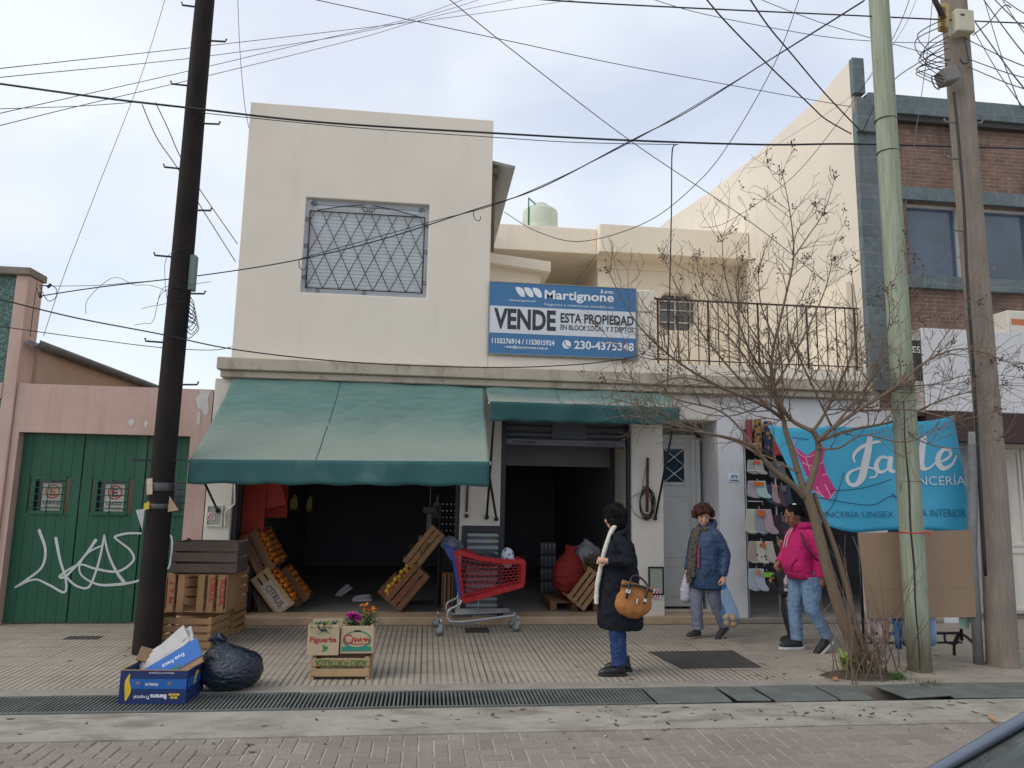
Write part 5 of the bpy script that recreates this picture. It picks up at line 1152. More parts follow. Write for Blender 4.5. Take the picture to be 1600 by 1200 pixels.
def flowers(t, c, n, hm, col, rf, petals, spread, h):
    lr = random.Random(n * 7 + int(h * 100)); st2, hd, ct = MB(), MB(), MB()
    for k in range(n):
        b_ = V_(c) + V_((lr.gauss(0, .02), lr.gauss(0, .02), 0)); p = V_(c) + V_((lr.uniform(-spread, spread), lr.uniform(-spread, spread) * .7, h * lr.uniform(.75, 1.1)))
        st2.tube([b_, (b_ + p) / 2 + V_((lr.gauss(0, .012), 0, 0)), p], .0028, 4, False)
        tilt = Matrix.Rotation(lr.uniform(-.8, .8), 4, 'X') @ Matrix.Rotation(lr.uniform(-.8, .8), 4, 'Y')
        for ring, (rr_, el) in enumerate(((1, .25), (.75, .7), (.45, 1.1))):
            for j in range(petals):
                a = j * 6.283 / petals + ring * .3 + lr.gauss(0, .1); d = tilt @ V_((math.cos(a) * math.cos(el), math.sin(a) * math.cos(el), math.sin(el))); s_ = d.cross(UZ + V_((.01, .02, 0))).normalized() * rf * .33; l = rf * rr_ * lr.uniform(.85, 1.1)
                hd.add([p, p + d * l * .6 + s_, p + d * l, p + d * l * .6 - s_], [(0, 1, 2, 3)])
        ct.ball(p + tilt @ V_((0, 0, rf * .25)), rf * .2, 6, 4)
    lv = MB()
    for k in range(n * 16):
        a = lr.uniform(0, 6.28); d = V_((math.cos(a), math.sin(a), lr.uniform(-.1, 1))).normalized(); l = lr.uniform(.025, .06); s_ = d.cross(UZ).normalized() * l * .22; b_ = V_(c) + V_((lr.gauss(0, spread * .6), lr.gauss(0, spread * .5), lr.uniform(.0, h * .75)))
        lv.add([b_, b_ + d * l * .5 + s_, b_ + d * l, b_ + d * l * .5 - s_], [(0, 1, 2, 3)])
    st2.build('stem', plain('stem_green', (.06, .13, .03), .7), t); hd.build('flower_head', plain('petal_' + hm, col, .6), t); ct.build('flower_centre', plain('centre_' + hm, sc3(col, .6), .8), t)
    lv.build('foliage', mat('leaf_' + hm, (.045, .105, .03), .6, .35, 30), t)
flowers(thing('flower_plant', 'magenta flowering plant in the right planted box', 'plant', (-.67, -2.55, .40)), (-.66, -2.55, .42), 12, 'magenta', (.48, .015, .30), .044, 10, .06, .12)
flowers(thing('flower_plant', 'orange marigold plant standing tall behind the magenta flowers', 'plant', (-.54, -2.47, .40)), (-.53, -2.46, .42), 11, 'marigold', (.72, .25, .012), .031, 10, .075, .19)
flowers(thing('flower_plant', 'low purple and yellow pansies in the left planted box', 'plant', (-.91, -2.55, .40)), (-.91, -2.57, .44), 9, 'pansy', (.16, .10, .32), .017, 6, .10, .035)
flowers(thing('flower_plant', 'low yellow pansies along the front of the left planted box', 'plant', (-.95, -2.6, .40)), (-.93, -2.64, .445), 6, 'yellow', (.55, .42, .03), .014, 6, .10, .03)

# banana box, flattened boxes, rubbish bag
bb_ = thing('banana_box', 'open blue cardboard banana box standing upside down at the kerb', 'box', (-2.12, -3.10, 0))
bl = mat('box_navy_print', (.010, .028, .12), .6, .12, 4); bl2 = mat('box_blue_print', (.012, .10, .36), .6, .1, 4); brd = mat('box_board_brown', (.27, .17, .095), .9, .12, 8)
BX0, BX1, BY0, BY1, BH = -.265, .265, -.19, .19, .255
def bbp(): return MB()
BM4 = Matrix.Translation((-2.13, -3.15, -.004)) @ Matrix.Rotation(R(-4), 4, 'Z')
bbp().box(BX0, BX1, BY0, BY0 + .008, 0, BH, BM4).box(BX0, BX1, BY1 - .008, BY1, 0, BH, BM4).box(BX0, BX0 + .008, BY0 + .008, BY1 - .008, 0, BH, BM4).box(BX1 - .008, BX1, BY0 + .008, BY1 - .008, 0, BH, BM4).box(BX0 + .008, BX1 - .008, BY0 + .008, BY1 - .008, .002, .01, BM4).build('box_wall', bl, bb_)
bbp().box(BX0 + .05, BX1 - .002, BY0 - .002, BY0 - .0004, .115, .19, BM4).box(BX1 + .0004, BX1 + .002, BY0 + .03, BY1 - .03, .115, .19, BM4).build('blue_panel', bl2, bb_)
bbp().box(BX0 - .003, BX1 + .003, BY0 - .003, BY0 + .010, BH, BH + .006, BM4).box(BX0 - .003, BX1 + .003, BY1 - .010, BY1 + .003, BH, BH + .006, BM4).box(BX0 - .003, BX0 + .010, BY0 + .01, BY1 - .01, BH, BH + .006, BM4).box(BX1 - .010, BX1 + .003, BY0 + .01, BY1 - .01, BH, BH + .006, BM4).build('rim', brd, bb_)
def bfrm(u, v): return BM4 @ V_((u, BY0 - .0035, v))
def btx(s, x1, z1, w, h, m, bold=.02):
    text('lettering', s, BM4 @ V_((x1, BY0 - .0045, z1)), BM4.to_3x3() @ V_((-1, 0, 0)), V_((0, 0, -1)), w, h, m, bb_, bold)
yl = plain('banana_yellow', (.62, .42, .02), .6)
btx('Banana', .115, .075, .13, .036, sww, .03); btx('Tropical', -.018, .072, .125, .034, sww, .01)
btx('PREMIUM', .04, .162, .10, .022, sww, .01); btx('PRODUCE OF ECUADOR', .16, .245, .20, .012, sww, .0)
bn_ = MB(); stroke(bn_, [(-.19, .225), (-.205, .17), (-.195, .10), (-.205, .03)], [.01, .036, .05, .014], bfrm)
for k, (a, b) in enumerate(((.13, .085), (.16, .085), (.19, .085), (.145, .062), (.175, .062))): bn_.add([bfrm(a + dx, b + dz - .02) for dx, dz in ((0, 0), (.026, 0), (.026, .017), (0, .017))], [(0, 1, 2, 3)])
bn_.build('banana_print', yl, bb_)
sdn = MB(); stroke(sdn, [(-.03, .13), (.0, .19), (.05, .2)], [.03, .045, .012], lambda u, v: BM4 @ V_((BX1 + .003, u, v))); sdn.build('banana_print', yl, bb_)
hh_ = MB()
for x in (-.12, .13): hh_.add([BM4 @ V_((x + .018 * math.cos(t * .785), BY0 - .004, .16 + .012 * math.sin(t * .785))) for t in range(8)], [tuple(range(8))])
hh_.build('hand_hole', brd, bb_)
def flat(label, c, L_, W_, rot, tilt, yaw, m, edge):
    t = thing('flattened_box', label, 'cardboard', c); MM = Matrix.Translation(c) @ Matrix.Rotation(R(yaw), 4, 'Z') @ Matrix.Rotation(R(-rot), 4, 'Y') @ Matrix.Rotation(R(tilt), 4, 'X')
    MB().cbox((0, 0, 0), (L_, W_, .012), MM).build('sheet', edge, t); MB().cbox((0, 0, .0075), (L_ - .004, W_ - .004, .0015), MM).cbox((0, 0, -.0075), (L_ - .004, W_ - .004, .0015), MM).build('printed_face', m, t); return t, MM
whb = mat('white_box_print', (.46, .45, .44), .8, .14, 12, stain=(.25, .23, .2), stain_amt=.5); blb = mat('flat_blue_print', (.015, .12, .42), .6, .12, 4)
for k, lab in enumerate(('white flattened box sheet rearmost in the banana box', 'steep white flattened box sheet standing above the others', 'third white flattened box sheet wedged in the banana box', 'front white flattened box sheet just behind the blue one')):
    t, MM = flat(lab, (-2.165 + .016 * k - (.02 if k == 1 else 0), -3.01 - .028 * k, .335 - .022 * k + (.02 if k == 1 else 0)), .50 - .04 * (k == 1), .17, (33, 43, 31, 33)[k], 60 + 2 * k, -5, whb, whb)
    pm = MB()
    for j in range(4): pm.cbox((-.2 + j * .13, -.045, .0088), (.05, .012, .001), MM)
    pm.build('print', brd if k == 3 else plain('blue_grey_print', (.20, .25, .36), .8), t)
t, MM = flat('blue printed flattened box sheet leaning out of the banana box', (-2.075, -3.14, .262), .52, .17, 32, 62, -4, blb, brd)
for s_, x, y, w, h in (('Fruta Fresca', -.08, .0, .2, .035),): text('lettering', s_, MM @ V_((x + w, y + .03, .0095)), MM.to_3x3() @ V_((-1, 0, 0)), MM.to_3x3() @ V_((0, -1, 0)), w, h, sww, t, .01)
MB().cbox((.03, -.06, .0088), (.08, .02, .001), MM).build('print_patch', gst, t)
t, MM = flat('brown cardboard flap sticking out above the rubbish bag', (-1.95, -3.17, .275), .28, .15, 30, 60, -4, brd, brd)
t, MM = flat('torn brown cardboard piece at the left end of the banana box', (-2.34, -3.0, .30), .12, .12, -20, 60, 20, brd, brd)
bag = MB(); bag.ball((-1.655, -2.93, .165), (.25, .23, .185), 30, 18).ball((-1.72, -2.95, .24), (.17, .16, .13), 20, 12).ball((-1.56, -2.90, .16), (.18, .19, .16), 20, 12)
bag.tube([(-1.72, -2.95, .30), (-1.76, -2.97, .37), (-1.775, -2.98, .41), (-1.81, -2.99, .45)], [.11, .06, .035, .055], 12); bag.tube([(-1.775, -2.98, .40), (-1.72, -2.99, .45)], [.03, .045], 10)
bg_ = bag.build('rubbish_bag', None); bgm = MN('blue_black_plastic'); bgm.bump(bgm.noise(bgm.map((1, 1, 2.2)), 14, 5, .6, 1.2), .6, .02)
bg_.data.materials.append(bgm.done((.011, .019, .036), .26, 0, .6)); remesh(bg_, .0065, 2, .013, 13, 2.4); bg_.data.materials.append(bpy.data.materials['blue_black_plastic']) if not bg_.data.materials else None
tag(bg_, 'full dark blue plastic rubbish bag beside the banana box', 'rubbish bag')

# leaning fruit crates in the left opening
def orange_m(name, c):
    m = MN(name); oi = m.n('ShaderNodeObjectInfo'); n_ = m.noise(m.map(), 18, 3)
    m.bump(m.noise(m.map(), 120, 2), .12, .002); return m.done(m.mix(m.math('MULTIPLY', n_, .5), m.ramp(oi.outputs['Random'], [(0, sc3(c, .72)), (.5, c), (1, (min(1, c[0] * 1.08), c[1] * 1.45, c[2] * 1.6))]), sc3(c, .7)), .45, 0, .4)
om = orange_m('orange_peel', (.62, .17, .018)); ym = orange_m('yellow_fruit', (.60, .36, .05)); rm_ = orange_m('red_apple', (.38, .045, .03))
proto = {}
def fruit(nm, m, r, label, grp):
    o = MB().ball((0, 0, 0), (r, r, r * .94), 12, 8).build(nm, m, at=(0, 0, 0)); tag(o, label, nm, grp); return o
def fill(t, L_, W_, H_, nm, m, r, label, grp, nx, ny, second=True):
    MW = Matrix.LocRotScale(t.location, t.rotation_euler, None); first = None; lr = random.Random(label)
    for lay in range(2 if second else 1):
        for i in range(nx - lay):
            for j in range(ny - lay):
                x = -L_ / 2 + .03 + r + (L_ - .06 - 2 * r) * (i + lay * .5) / max(1, nx - 1); y = -W_ / 2 + .03 + r + (W_ - .06 - 2 * r) * (j + lay * .5) / max(1, ny - 1)
                p = MW @ V_((x + lr.gauss(0, .006), y + lr.gauss(0, .006), H_ - r * .55 + lay * r * 1.25 + lr.gauss(0, .005)))
                if first is None: o = first = fruit(nm, m, r, label, grp)
                else: o = copy_tree(first)
                o.location = p; o.rotation_euler = (lr.uniform(0, 6), lr.uniform(0, 6), 0); k_ = lr.uniform(.86, 1.08); o.scale = (k_, k_, k_ * lr.uniform(.9, 1))
ca = place(crate('upper leaning crate with stencilled side heaped with oranges by the left pillar', .58, .36, .24, cw4, 2, 2), PY(393, 868, .42) + V_((-.02, .1, -.02)), ry=61)
text('lettering', 'FRUTERO', V_((-.22, -.1815, .06)), UX, UZ, .44, .11, dst, ca, .03)
fill(ca, .58, .36, .24, 'orange', om, .036, 'orange heaped in the upper leaning crate by the left pillar', 'oranges in the upper leaning crate', 7, 4)
cb_ = place(crate('lower leaning crate with a printed paper side heaped with oranges', .60, .36, .26, cw3, 3, 2), PY(417, 931, .38) + V_((-.02, .1, -.02)), ry=51)
MB().cbox((.06, -.1825, .12), (.42, .002, .17)).build('paper_label', mat('old_label_paper', (.40, .36, .32), .85, .2, 14), cb_)
text('lettering', 'CITRUS', V_((-.10, -.1845, .08)), UX, UZ, .32, .09, dst, cb_, .02)
fill(cb_, .60, .36, .26, 'orange', om, .036, 'bright orange in the lower leaning crate near the step', 'oranges in the lower leaning crate', 7, 4)
cc_ = place(crate('leaning crate deeper inside the left opening behind the lower orange crate', .55, .36, .24, cw4, 2, 2), cb_.location + V_((.16, .44, .0)), ry=50)
fill(cc_, .55, .36, .24, 'orange', om, .036, 'orange in the dim crate deeper inside the left opening', 'oranges in the dim inner crate', 6, 4, False)
cd_ = place(crate('upper dim crate of oranges leaning deeper inside the left opening', .55, .36, .24, cw4, 2, 2), ca.location + V_((.03, .42, .02)), ry=59)
fill(cd_, .55, .36, .24, 'orange', om, .036, 'orange in the upper dim crate inside the left opening', 'oranges in the upper dim crate', 6, 4, False)
tag(MB().beam(PY(396, 895, .62), PY(418, 965, .3), .2, .015).build('wooden_board', cw2), 'thin dark board propped under the lower leaning crate', 'board')
rd_ = thing('red_stand', 'tall red painted display stand at the left wall of the fruit shop', 'stand', (-2.3, .9, .1))
rdm = mat('red_stand_paint', (.42, .04, .025), .6, .2, 3)
MB().box(-2.50, -2.20, .55, .58, .1, 1.85).box(-2.52, -1.98, .95, .98, 1.30, 1.86).build('back_panel', rdm, rd_); MB().prism([(-2.5, .59, 1.35), (-2.5, .59, 1.9), (-2.05, .59, 1.9), (-1.93, .59, 1.5)], (0, .02, 0)).build('side_panel', rdm, rd_)
def bananas(label, px, py, y, n):
    p = PY(px, py, y); t = thing('banana_bunch', label, 'bananas', tuple(p))
    for k in range(n):
        a = (k - n / 2) * .22
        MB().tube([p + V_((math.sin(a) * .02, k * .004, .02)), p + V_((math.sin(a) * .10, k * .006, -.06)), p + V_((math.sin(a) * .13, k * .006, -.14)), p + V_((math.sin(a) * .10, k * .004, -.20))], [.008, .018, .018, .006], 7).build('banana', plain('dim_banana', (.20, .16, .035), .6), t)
    MB().tube([p + V_((0, 0, .02)), p + V_((0, 0, 2.6 - p.z))], .003, 4).build('string', M['black'], t)
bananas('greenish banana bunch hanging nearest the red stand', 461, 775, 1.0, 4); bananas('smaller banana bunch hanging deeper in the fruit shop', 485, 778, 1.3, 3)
tag(MB().box(*[c for c in (PY(383, 880, .2).x - .03, PY(383, 880, .2).x + .07, .36, .6, .1, .72)]).build('dark_bin', M['navy'], bevel=.01), 'dark blue bin standing behind the crate stack at the left pillar', 'bin')

# right-hand leaning crates of the left opening
ce = place(crate('upper leaning brown crate behind the shopping cart handle', .62, .34, .22, cw1, 3, 2), PY(672, 864, .42) + V_((.0, .1, .0)), ry=-52)
stencil(ce, 'Zoe', -.1, -.1725, .08, .2, .07, dst)
cf = place(crate('lower leaning crate heaped with yellow and orange fruit near the cart', .60, .36, .27, cw4, 3, 2), PY(648, 925, .36) + V_((.0, .1, -.02)), ry=-50)
text('lettering', 'CITRUS', V_((-.2, -.1835, .07)), UX, UZ, .36, .09, plain('faded_red_stencil', (.22, .07, .05), .8), cf, .02)
fill(cf, .60, .36, .27, 'tangerine', om, .034, 'bright tangerine in the leaning crate left of the shopping cart', 'tangerines in the crate near the cart', 7, 4, False)
MWf = Matrix.LocRotScale(cf.location, cf.rotation_euler, None); first = None
for k in range(16):
    p = MWf @ V_((-.22 + (k % 8) * .062, -.06 + (k // 8) * .07, .30 + .02 * (k % 2)))
    if first is None: o = first = fruit('lemon', ym, .034, 'yellow fruit on top of the leaning crate left of the shopping cart', 'yellow fruit in the crate near the cart')
    else: o = copy_tree(first)
    o.location = p
cg_ = place(crate('brown crate standing on end beside the shopping cart legs', .50, .24, .20, cw4, 3, 2), PY(693, 925, .25) + V_((0, .1, 0)), ry=-90); cg_.location = (PY(693, 925, .2).x + .1, .3, .36); cg_.rotation_euler = (R(0), R(-90), R(-90))
tag(MB().cbox((0, 0, 0), (.36, .3, .18), Matrix.Translation(PY(612, 915, .9)) @ Matrix.Rotation(R(-48), 4, 'Y')).build('cardboard_box', cw4, bevel=.006), 'dim brown box leaning deeper left of the yellow fruit crate', 'box')
mg = PY(588, 962, .1); 
ws = thing('weighing_scale', 'grey shop scale with column and display on the small table', 'scale', tuple(PY(672, 848, 1.0)))
q = PY(672, 848, 1.0); gy3 = plain('scale_grey', (.16, .165, .17), .5)
MB().box(q.x - .17, q.x + .17, .86, 1.16, q.z, q.z + .10).build('base', gy3, ws, bevel=.01); MB().box(q.x - .06, q.x + .02, 1.05, 1.11, q.z + .1, q.z + .42).build('column', gy3, ws, bevel=.01)
MB().box(q.x - .12, q.x + .10, 1.0, 1.10, q.z + .42, q.z + .52).build('display', plain('scale_dark', (.05, .05, .055), .4), ws, bevel=.01); MB().tube([(q.x - .02, 1.05, q.z + .52), (q.x - .02, 1.05, q.z + .85)], .004, 4).build('wire', M['alu'], ws)
tb_ = thing('small_table', 'small dark wooden table under the grey scale', 'table', (q.x, 1.0, .1)); MB().box(q.x - .30, q.x + .34, .78, 1.25, q.z - .07, q.z - .002).build('table_top', wood('dark_table', (.05, .028, .02)), tb_, bevel=.006)
for sx in (-.27, .31):
    for yy in (.81, 1.22): MB().box(q.x + sx - .02, q.x + sx + .02, yy - .02, yy + .02, .1, q.z - .07).build('leg', M['navy'], tb_)
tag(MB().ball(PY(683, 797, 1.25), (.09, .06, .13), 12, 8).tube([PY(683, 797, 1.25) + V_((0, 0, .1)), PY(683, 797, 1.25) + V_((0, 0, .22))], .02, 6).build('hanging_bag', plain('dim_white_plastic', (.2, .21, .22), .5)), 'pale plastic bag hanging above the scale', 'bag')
p = PY(690, 792, .75); p2_ = PY(716, 842, .75)
br_ = thing('bottle_rack', 'dark rack full of bottles at the right side of the fruit shop', 'rack', (p.x, .75, p2_.z)); bw_, bh_ = p2_.x - p.x + .04, p.z - p2_.z + .08
MB().box(p.x - .03, p.x + bw_, 1.0, 1.03, .1, p.z + .05).box(p.x - .03, p.x - .01, .72, 1.0, .1, p.z + .05).box(p.x + bw_, p.x + bw_ + .02, .72, 1.0, .1, p.z + .05).build('case', M['navy'], br_)
first = None
for i in range(6):
    for j in range(5):
        if first is None:
            bt = thing('bottle', 'bottle with a pale cap lying in the dark bottle rack', 'bottle', (0, 0, 0), 'bottles in the dark rack'); cmx = Matrix.Rotation(R(90), 4, 'X')
            MB().lathe([(.034, -.22), (.034, -.06), (.014, -.02), (.014, 0)], (0, 0, 0), 10, cmx).build('glass', plain('dark_bottle', (.02, .022, .03), .15), bt); MB().lathe([(.016, 0), (.016, .03)], (0, 0, 0), 10, cmx).build('cap', plain('pale_cap', (.34, .36, .40), .4), bt); first = bt; o = bt
        else: o = copy_tree(first)
        o.location = (p.x + .02 + j * .046 * bw_ / .23, .76, p2_.z + .02 + i * (bh_ - .06) / 5)
# shutter panel leaning behind the cart
sp_ = thing('shutter_panel', 'dark framed panel of pale grey slats leaning on the pillar behind the cart', 'panel', (.76, -.06, 0))
MB().box(.475, .545, -.07, -.01, .11, 1.27).box(.965, 1.03, -.07, -.01, .11, 1.27).box(.545, .965, -.07, -.01, 1.19, 1.27).build('frame', M['navy'], sp_, bevel=.004)
ss = MB()
for k in range(13):
    z = .12 + k * .082; ss.add([(.546, -.02, z), (.964, -.02, z), (.964, -.05, z + .03), (.546, -.05, z + .03), (.964, -.045, z + .065), (.546, -.045, z + .065), (.964, -.02, z + .078), (.546, -.02, z + .078)], [(0, 1, 2, 3), (3, 2, 4, 5), (5, 4, 6, 7)])
ss.build('slat_sheet', plain('galvanised_slat', (.22, .25, .27), .5, .3), sp_, solid=.003); MB().box(.87, .93, -.053, -.05, 1.08, 1.10).build('sticker', plain('tan_sticker', (.4, .25, .12), .7), sp_)
# second opening: sack, pallet, crate, cartons
pal = thing('pallet', 'small wooden pallet under the red net sack', 'pallet', (1.85, .8, .1)); pq = PY(895, 950, .55)
for k in range(5): MB().box(pq.x - .35, pq.x + .35, .42 + k * .16, .54 + k * .16, .205, .225).build('board', cw4, pal, bevel=.002)
for k in range(3): MB().box(pq.x - .35 + k * .305, pq.x - .26 + k * .305, .40, 1.2, .102, .204).build('bearer', cw4, pal, bevel=.002)
def sack(name, label, c, r, m, fold=.02, seed=0):
    mb = MB().ball(c, r, 24, 14); c = V_(c); mb.tube([c + V_((0, 0, r[2] * .6)), c + V_((.01, 0, r[2] * 1.05)), c + V_((.03, 0, r[2] * 1.3))], [r[0] * .6, r[0] * .25, r[0] * .4], 12)
    o = mb.build(name, m); remesh(o, .014, 4, fold, 7, 1.2, seed); 
    if not o.data.materials: o.data.materials.append(m)
    return tag(o, label, 'sack')
sack('net_sack', 'full red net sack standing on the pallet behind the woman in black', (pq.x - .03, .68, .545), (.25, .2, .32), mat('red_net', (.26, .022, .018), .8, .3, 20, 90, .5))
q = PY(918, 858, .9); sack('plastic_sack', 'grey plastic sack slumped on top of the red sack pile', (q.x, .95, q.z - .06), (.22, .16, .13), plain('grey_plastic', (.26, .27, .28), .45), .025, 3)
q = PY(908, 895, .75); sack('plastic_sack', 'pale sack between the red sack and the leaning crate', (q.x, .85, q.z - .1), (.14, .13, .28), plain('pale_plastic', (.36, .36, .38), .45), .02, 5)
cj = place(crate('slatted brown crate leaning beside the woman in black', .52, .34, .30, cw1, 4, 2), PY(922, 930, .3) + V_((.06, .12, .0)), ry=-52)
q = PY(928, 876, .35); gv = MB(); lr = random.Random(5)
for k in range(70): a = V_((lr.gauss(0, .08), lr.gauss(0, .05), lr.gauss(0, .07))); gv.tube([q + a, q + a + V_((lr.gauss(.02, .05), lr.gauss(0, .04), lr.gauss(.0, .06)))], [.008, .004], 4)
tag(gv.build('root_vegetable', mat('dry_roots', (.13, .09, .04), .9, .4, 20)), 'heap of dry brown roots at the top of the leaning crate', 'vegetables')
first = None
for k, (px, py) in enumerate(((855, 905), (855, 880), (855, 856), (855, 832), (880, 902), (880, 878))):
    q = PY(px, py, 2.2); t = thing('can_pack', 'shrink wrapped pack of cans in the dim stack inside the second opening', 'can pack', (0, 0, 0), 'can packs stacked inside') if first is None else copy_tree(first)
    if first is None:
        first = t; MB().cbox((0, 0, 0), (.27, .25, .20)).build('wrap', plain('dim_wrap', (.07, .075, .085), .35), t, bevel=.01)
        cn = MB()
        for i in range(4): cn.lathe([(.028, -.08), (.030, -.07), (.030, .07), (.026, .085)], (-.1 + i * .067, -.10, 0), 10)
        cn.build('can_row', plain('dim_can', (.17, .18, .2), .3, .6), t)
    t.location = (q.x, 2.2, .2 + (.205 * (k if k < 4 else k - 4)))
# ================================================================ SHOPPING CART
ct_ = thing('shopping_cart', 'red plastic shopping cart with blue handle parked at the shop step', 'shopping cart', (.7, -.5, 0))
rp_ = plain('red_cart_plastic', (.40, .012, .018), .4); bp_ = plain('blue_cart_plastic', (.02, .05, .26), .45); gt_ = plain('grey_cart_tube', (.36, .38, .39), .4, .6); rub = plain('grey_rubber', (.12, .12, .125), .7)
def cpt(px, py): q = PY(px, py, -.70); return q.x, q.z
TLc, T1c, T2c, TRc, BRc, BLc = cpt(712, 861), cpt(752, 873), cpt(785, 878), cpt(820, 879), cpt(819, 917), cpt(723, 940)
def cy_side(x, far): t = (x - TLc[0]) / (TRc[0] - TLc[0]); return (-.76 + .17 * t) if not far else (-.21 - .07 * t)
def topz(t):
    q = [TLc, T1c, T2c, TRc]; x = TLc[0] + (TRc[0] - TLc[0]) * t
    for a, b in zip(q, q[1:]):
        if x <= b[0] + 1e-6: return x, a[1] + (b[1] - a[1]) * (x - a[0]) / (b[0] - a[0])
    return TRc
def bot(t): return BLc[0] + (BRc[0] - BLc[0]) * t, BLc[1] + (BRc[1] - BLc[1]) * t
def sidept(u, v, far):
    a, b = topz(u), bot(u); x, z = a[0] + (b[0] - a[0]) * v, a[1] + (b[1] - a[1]) * v
    return V_((x, cy_side(x, far) + (.05 * v if not far else -.05 * v), z))
def lattice(mb, fn, nu, nv, r=.0055):
    for j in range(1, nv): mb.tube([fn(i / 20, j / nv) for i in range(21)], r, 4, False)
    for j in range(nv):
        for i in range(1, nu):
            u = (i + (.5 if j % 2 else 0)) / nu
            if u < 1: mb.tube([fn(u + .012, j / nv), fn(u - .012, (j + 1) / nv)], r, 4, False)
for far in (False, True):
    mb = MB(); lattice(mb, lambda u, v: sidept(u, v, far), 13, 9)
    ring = [sidept(i / 12, 0, far) for i in range(13)] + [sidept(1, .5, far)] + [sidept(1 - i / 6, 1, far) for i in range(7)] + [sidept(0, .5, far), sidept(0, 0, far)]
    for a, b in zip(ring, ring[1:]): mb.beam(a, b, .03, .058, (0, 1, 0) if False else (0, 0, 1)) if abs((b - a).normalized().z) < .6 else mb.beam(a, b, .03, .058, (1, 0, 0))
    mb.build('basket_side', rp_, ct_, bevel=.006)
mb = MB(); lattice(mb, lambda u, v: sidept(1, v, False).lerp(sidept(1, v, True), u), 5, 9); mb.beam(sidept(1, 0, False), sidept(1, 0, True), .03, .05); mb.beam(sidept(1, 1, False), sidept(1, 1, True), .03, .05); mb.build('basket_front', rp_, ct_)
mb = MB(); lattice(mb, lambda u, v: sidept(u, 1, False).lerp(sidept(u, 1, True), v), 13, 6); mb.build('basket_floor', rp_, ct_)
mb = MB(); lattice(mb, lambda u, v: sidept(0, v, False).lerp(sidept(0, v, True), u), 5, 9); mb.build('basket_gate', bp_, ct_)
hx, hz = cpt(697, 853)
MB().tube([(hx, -.78, hz), (hx, -.19, hz)], .022, 10).build('handle', bp_, ct_)
for yy in (-.765, -.205):
    s_ = MB()
    s_.prism([(cpt(692, 848)[0], yy, cpt(692, 848)[1]), (cpt(712, 858)[0], yy, cpt(712, 858)[1]), (cpt(714, 876)[0], yy, cpt(714, 876)[1]), (cpt(703, 874)[0], yy, cpt(703, 874)[1]), (cpt(696, 862)[0], yy, cpt(696, 862)[1])], (0, .03, 0))
    s_.beam((cpt(708, 868)[0], yy + .01, cpt(708, 868)[1]), (cpt(719, 934)[0], yy + .03, cpt(719, 934)[1]), .028, .035, (1, 0, 0)); s_.build('handle_bracket', bp_, ct_, bevel=.005)
    ch = MB(); far = yy > -.5; o2 = .0
    pth = [(721, 937), (717, 944), (703, 951), (699.5, 958), (700, 966), (708, 970.5), (739, 969.5), (808, 963)]
    pts = []
    for i, (a, b) in enumerate(pth): x, z = cpt(a, b); t = max(0, (x - .38) / .86); pts.append(V_((x, (yy + .02) + ((.14 if not far else -.07) * t), z)))
    ch.tube(crom(pts, 6), .017, 8).build('chassis_tube', gt_, ct_)
    MB().beam((cpt(708, 971)[0], yy + .02, cpt(708, 971)[1] - .03), (cpt(742, 970)[0], yy + .05, cpt(742, 970)[1] - .03), .02, .04).build('bumper', rub, ct_, bevel=.005)
mb = MB()
for k in range(5):
    y = -.66 + k * .09; mb.tube([(cpt(712, 966)[0], y, cpt(712, 966)[1] + .04), (cpt(800, 962)[0], y * .7 - .1, cpt(800, 962)[1] + .02)], .006, 5)
mb.tube([(cpt(806, 962)[0], -.60, cpt(806, 962)[1]), (cpt(806, 962)[0], -.24, cpt(806, 962)[1])], .014, 6); mb.tube([(cpt(748, 936)[0], -.70, cpt(748, 936)[1]), (cpt(745, 966)[0], -.68, cpt(745, 966)[1])], .004, 4)
mb.tube([(cpt(706, 960)[0], -.72, cpt(706, 960)[1]), (cpt(706, 960)[0], -.22, cpt(706, 960)[1])], .008, 5); mb.build('lower_rack', gt_, ct_)
for (x, y) in ((.20, -.74), (.17, -.22), (1.16, -.52), (1.14, -.27)):
    fk = MB().beam((x, y - .022, .05), (x + .02, y - .022, .14), .05, .004, (0, 1, 0)).beam((x, y + .022, .05), (x + .02, y + .022, .14), .05, .004, (0, 1, 0)).tube([(x + .02, y, .13), (x + .02, y, .20)], .014, 6).build('caster_fork', gt_, ct_)
    MB().tube([(x, y - .015, .055), (x, y + .015, .055)], .055, 18).build('wheel', rub, fk); MB().tube([(x, y - .018, .055), (x, y + .018, .055)], .032, 12).build('wheel_hub', gt_, fk)
gb = MB().ball((hx + .05, -.55, hz + .01), (.12, .2, .09), 18, 10).ball((hx + .12, -.40, hz - .03), (.10, .16, .08), 14, 8).build('bag', None); gbm = plain('smoky_plastic_bag', (.10, .12, .15), .35); remesh(gb, .012, 3, .025, 9, 1, 2); gb.data.materials.clear(); gb.data.materials.append(gbm)
tag(gb, 'crumpled smoky plastic bag slung over the cart handle', 'bag')
c2 = sidept(.42, .06, False); gb = MB().ball((c2.x, -.48, c2.z + .0), (.24, .17, .085), 20, 10).build('bag', None); remesh(gb, .012, 3, .025, 8, 1, 7); gb.data.materials.clear(); gb.data.materials.append(plain('dark_plastic_bag', (.035, .04, .055), .3)); tag(gb, 'dark plastic bag lying in the top of the shopping cart', 'bag')
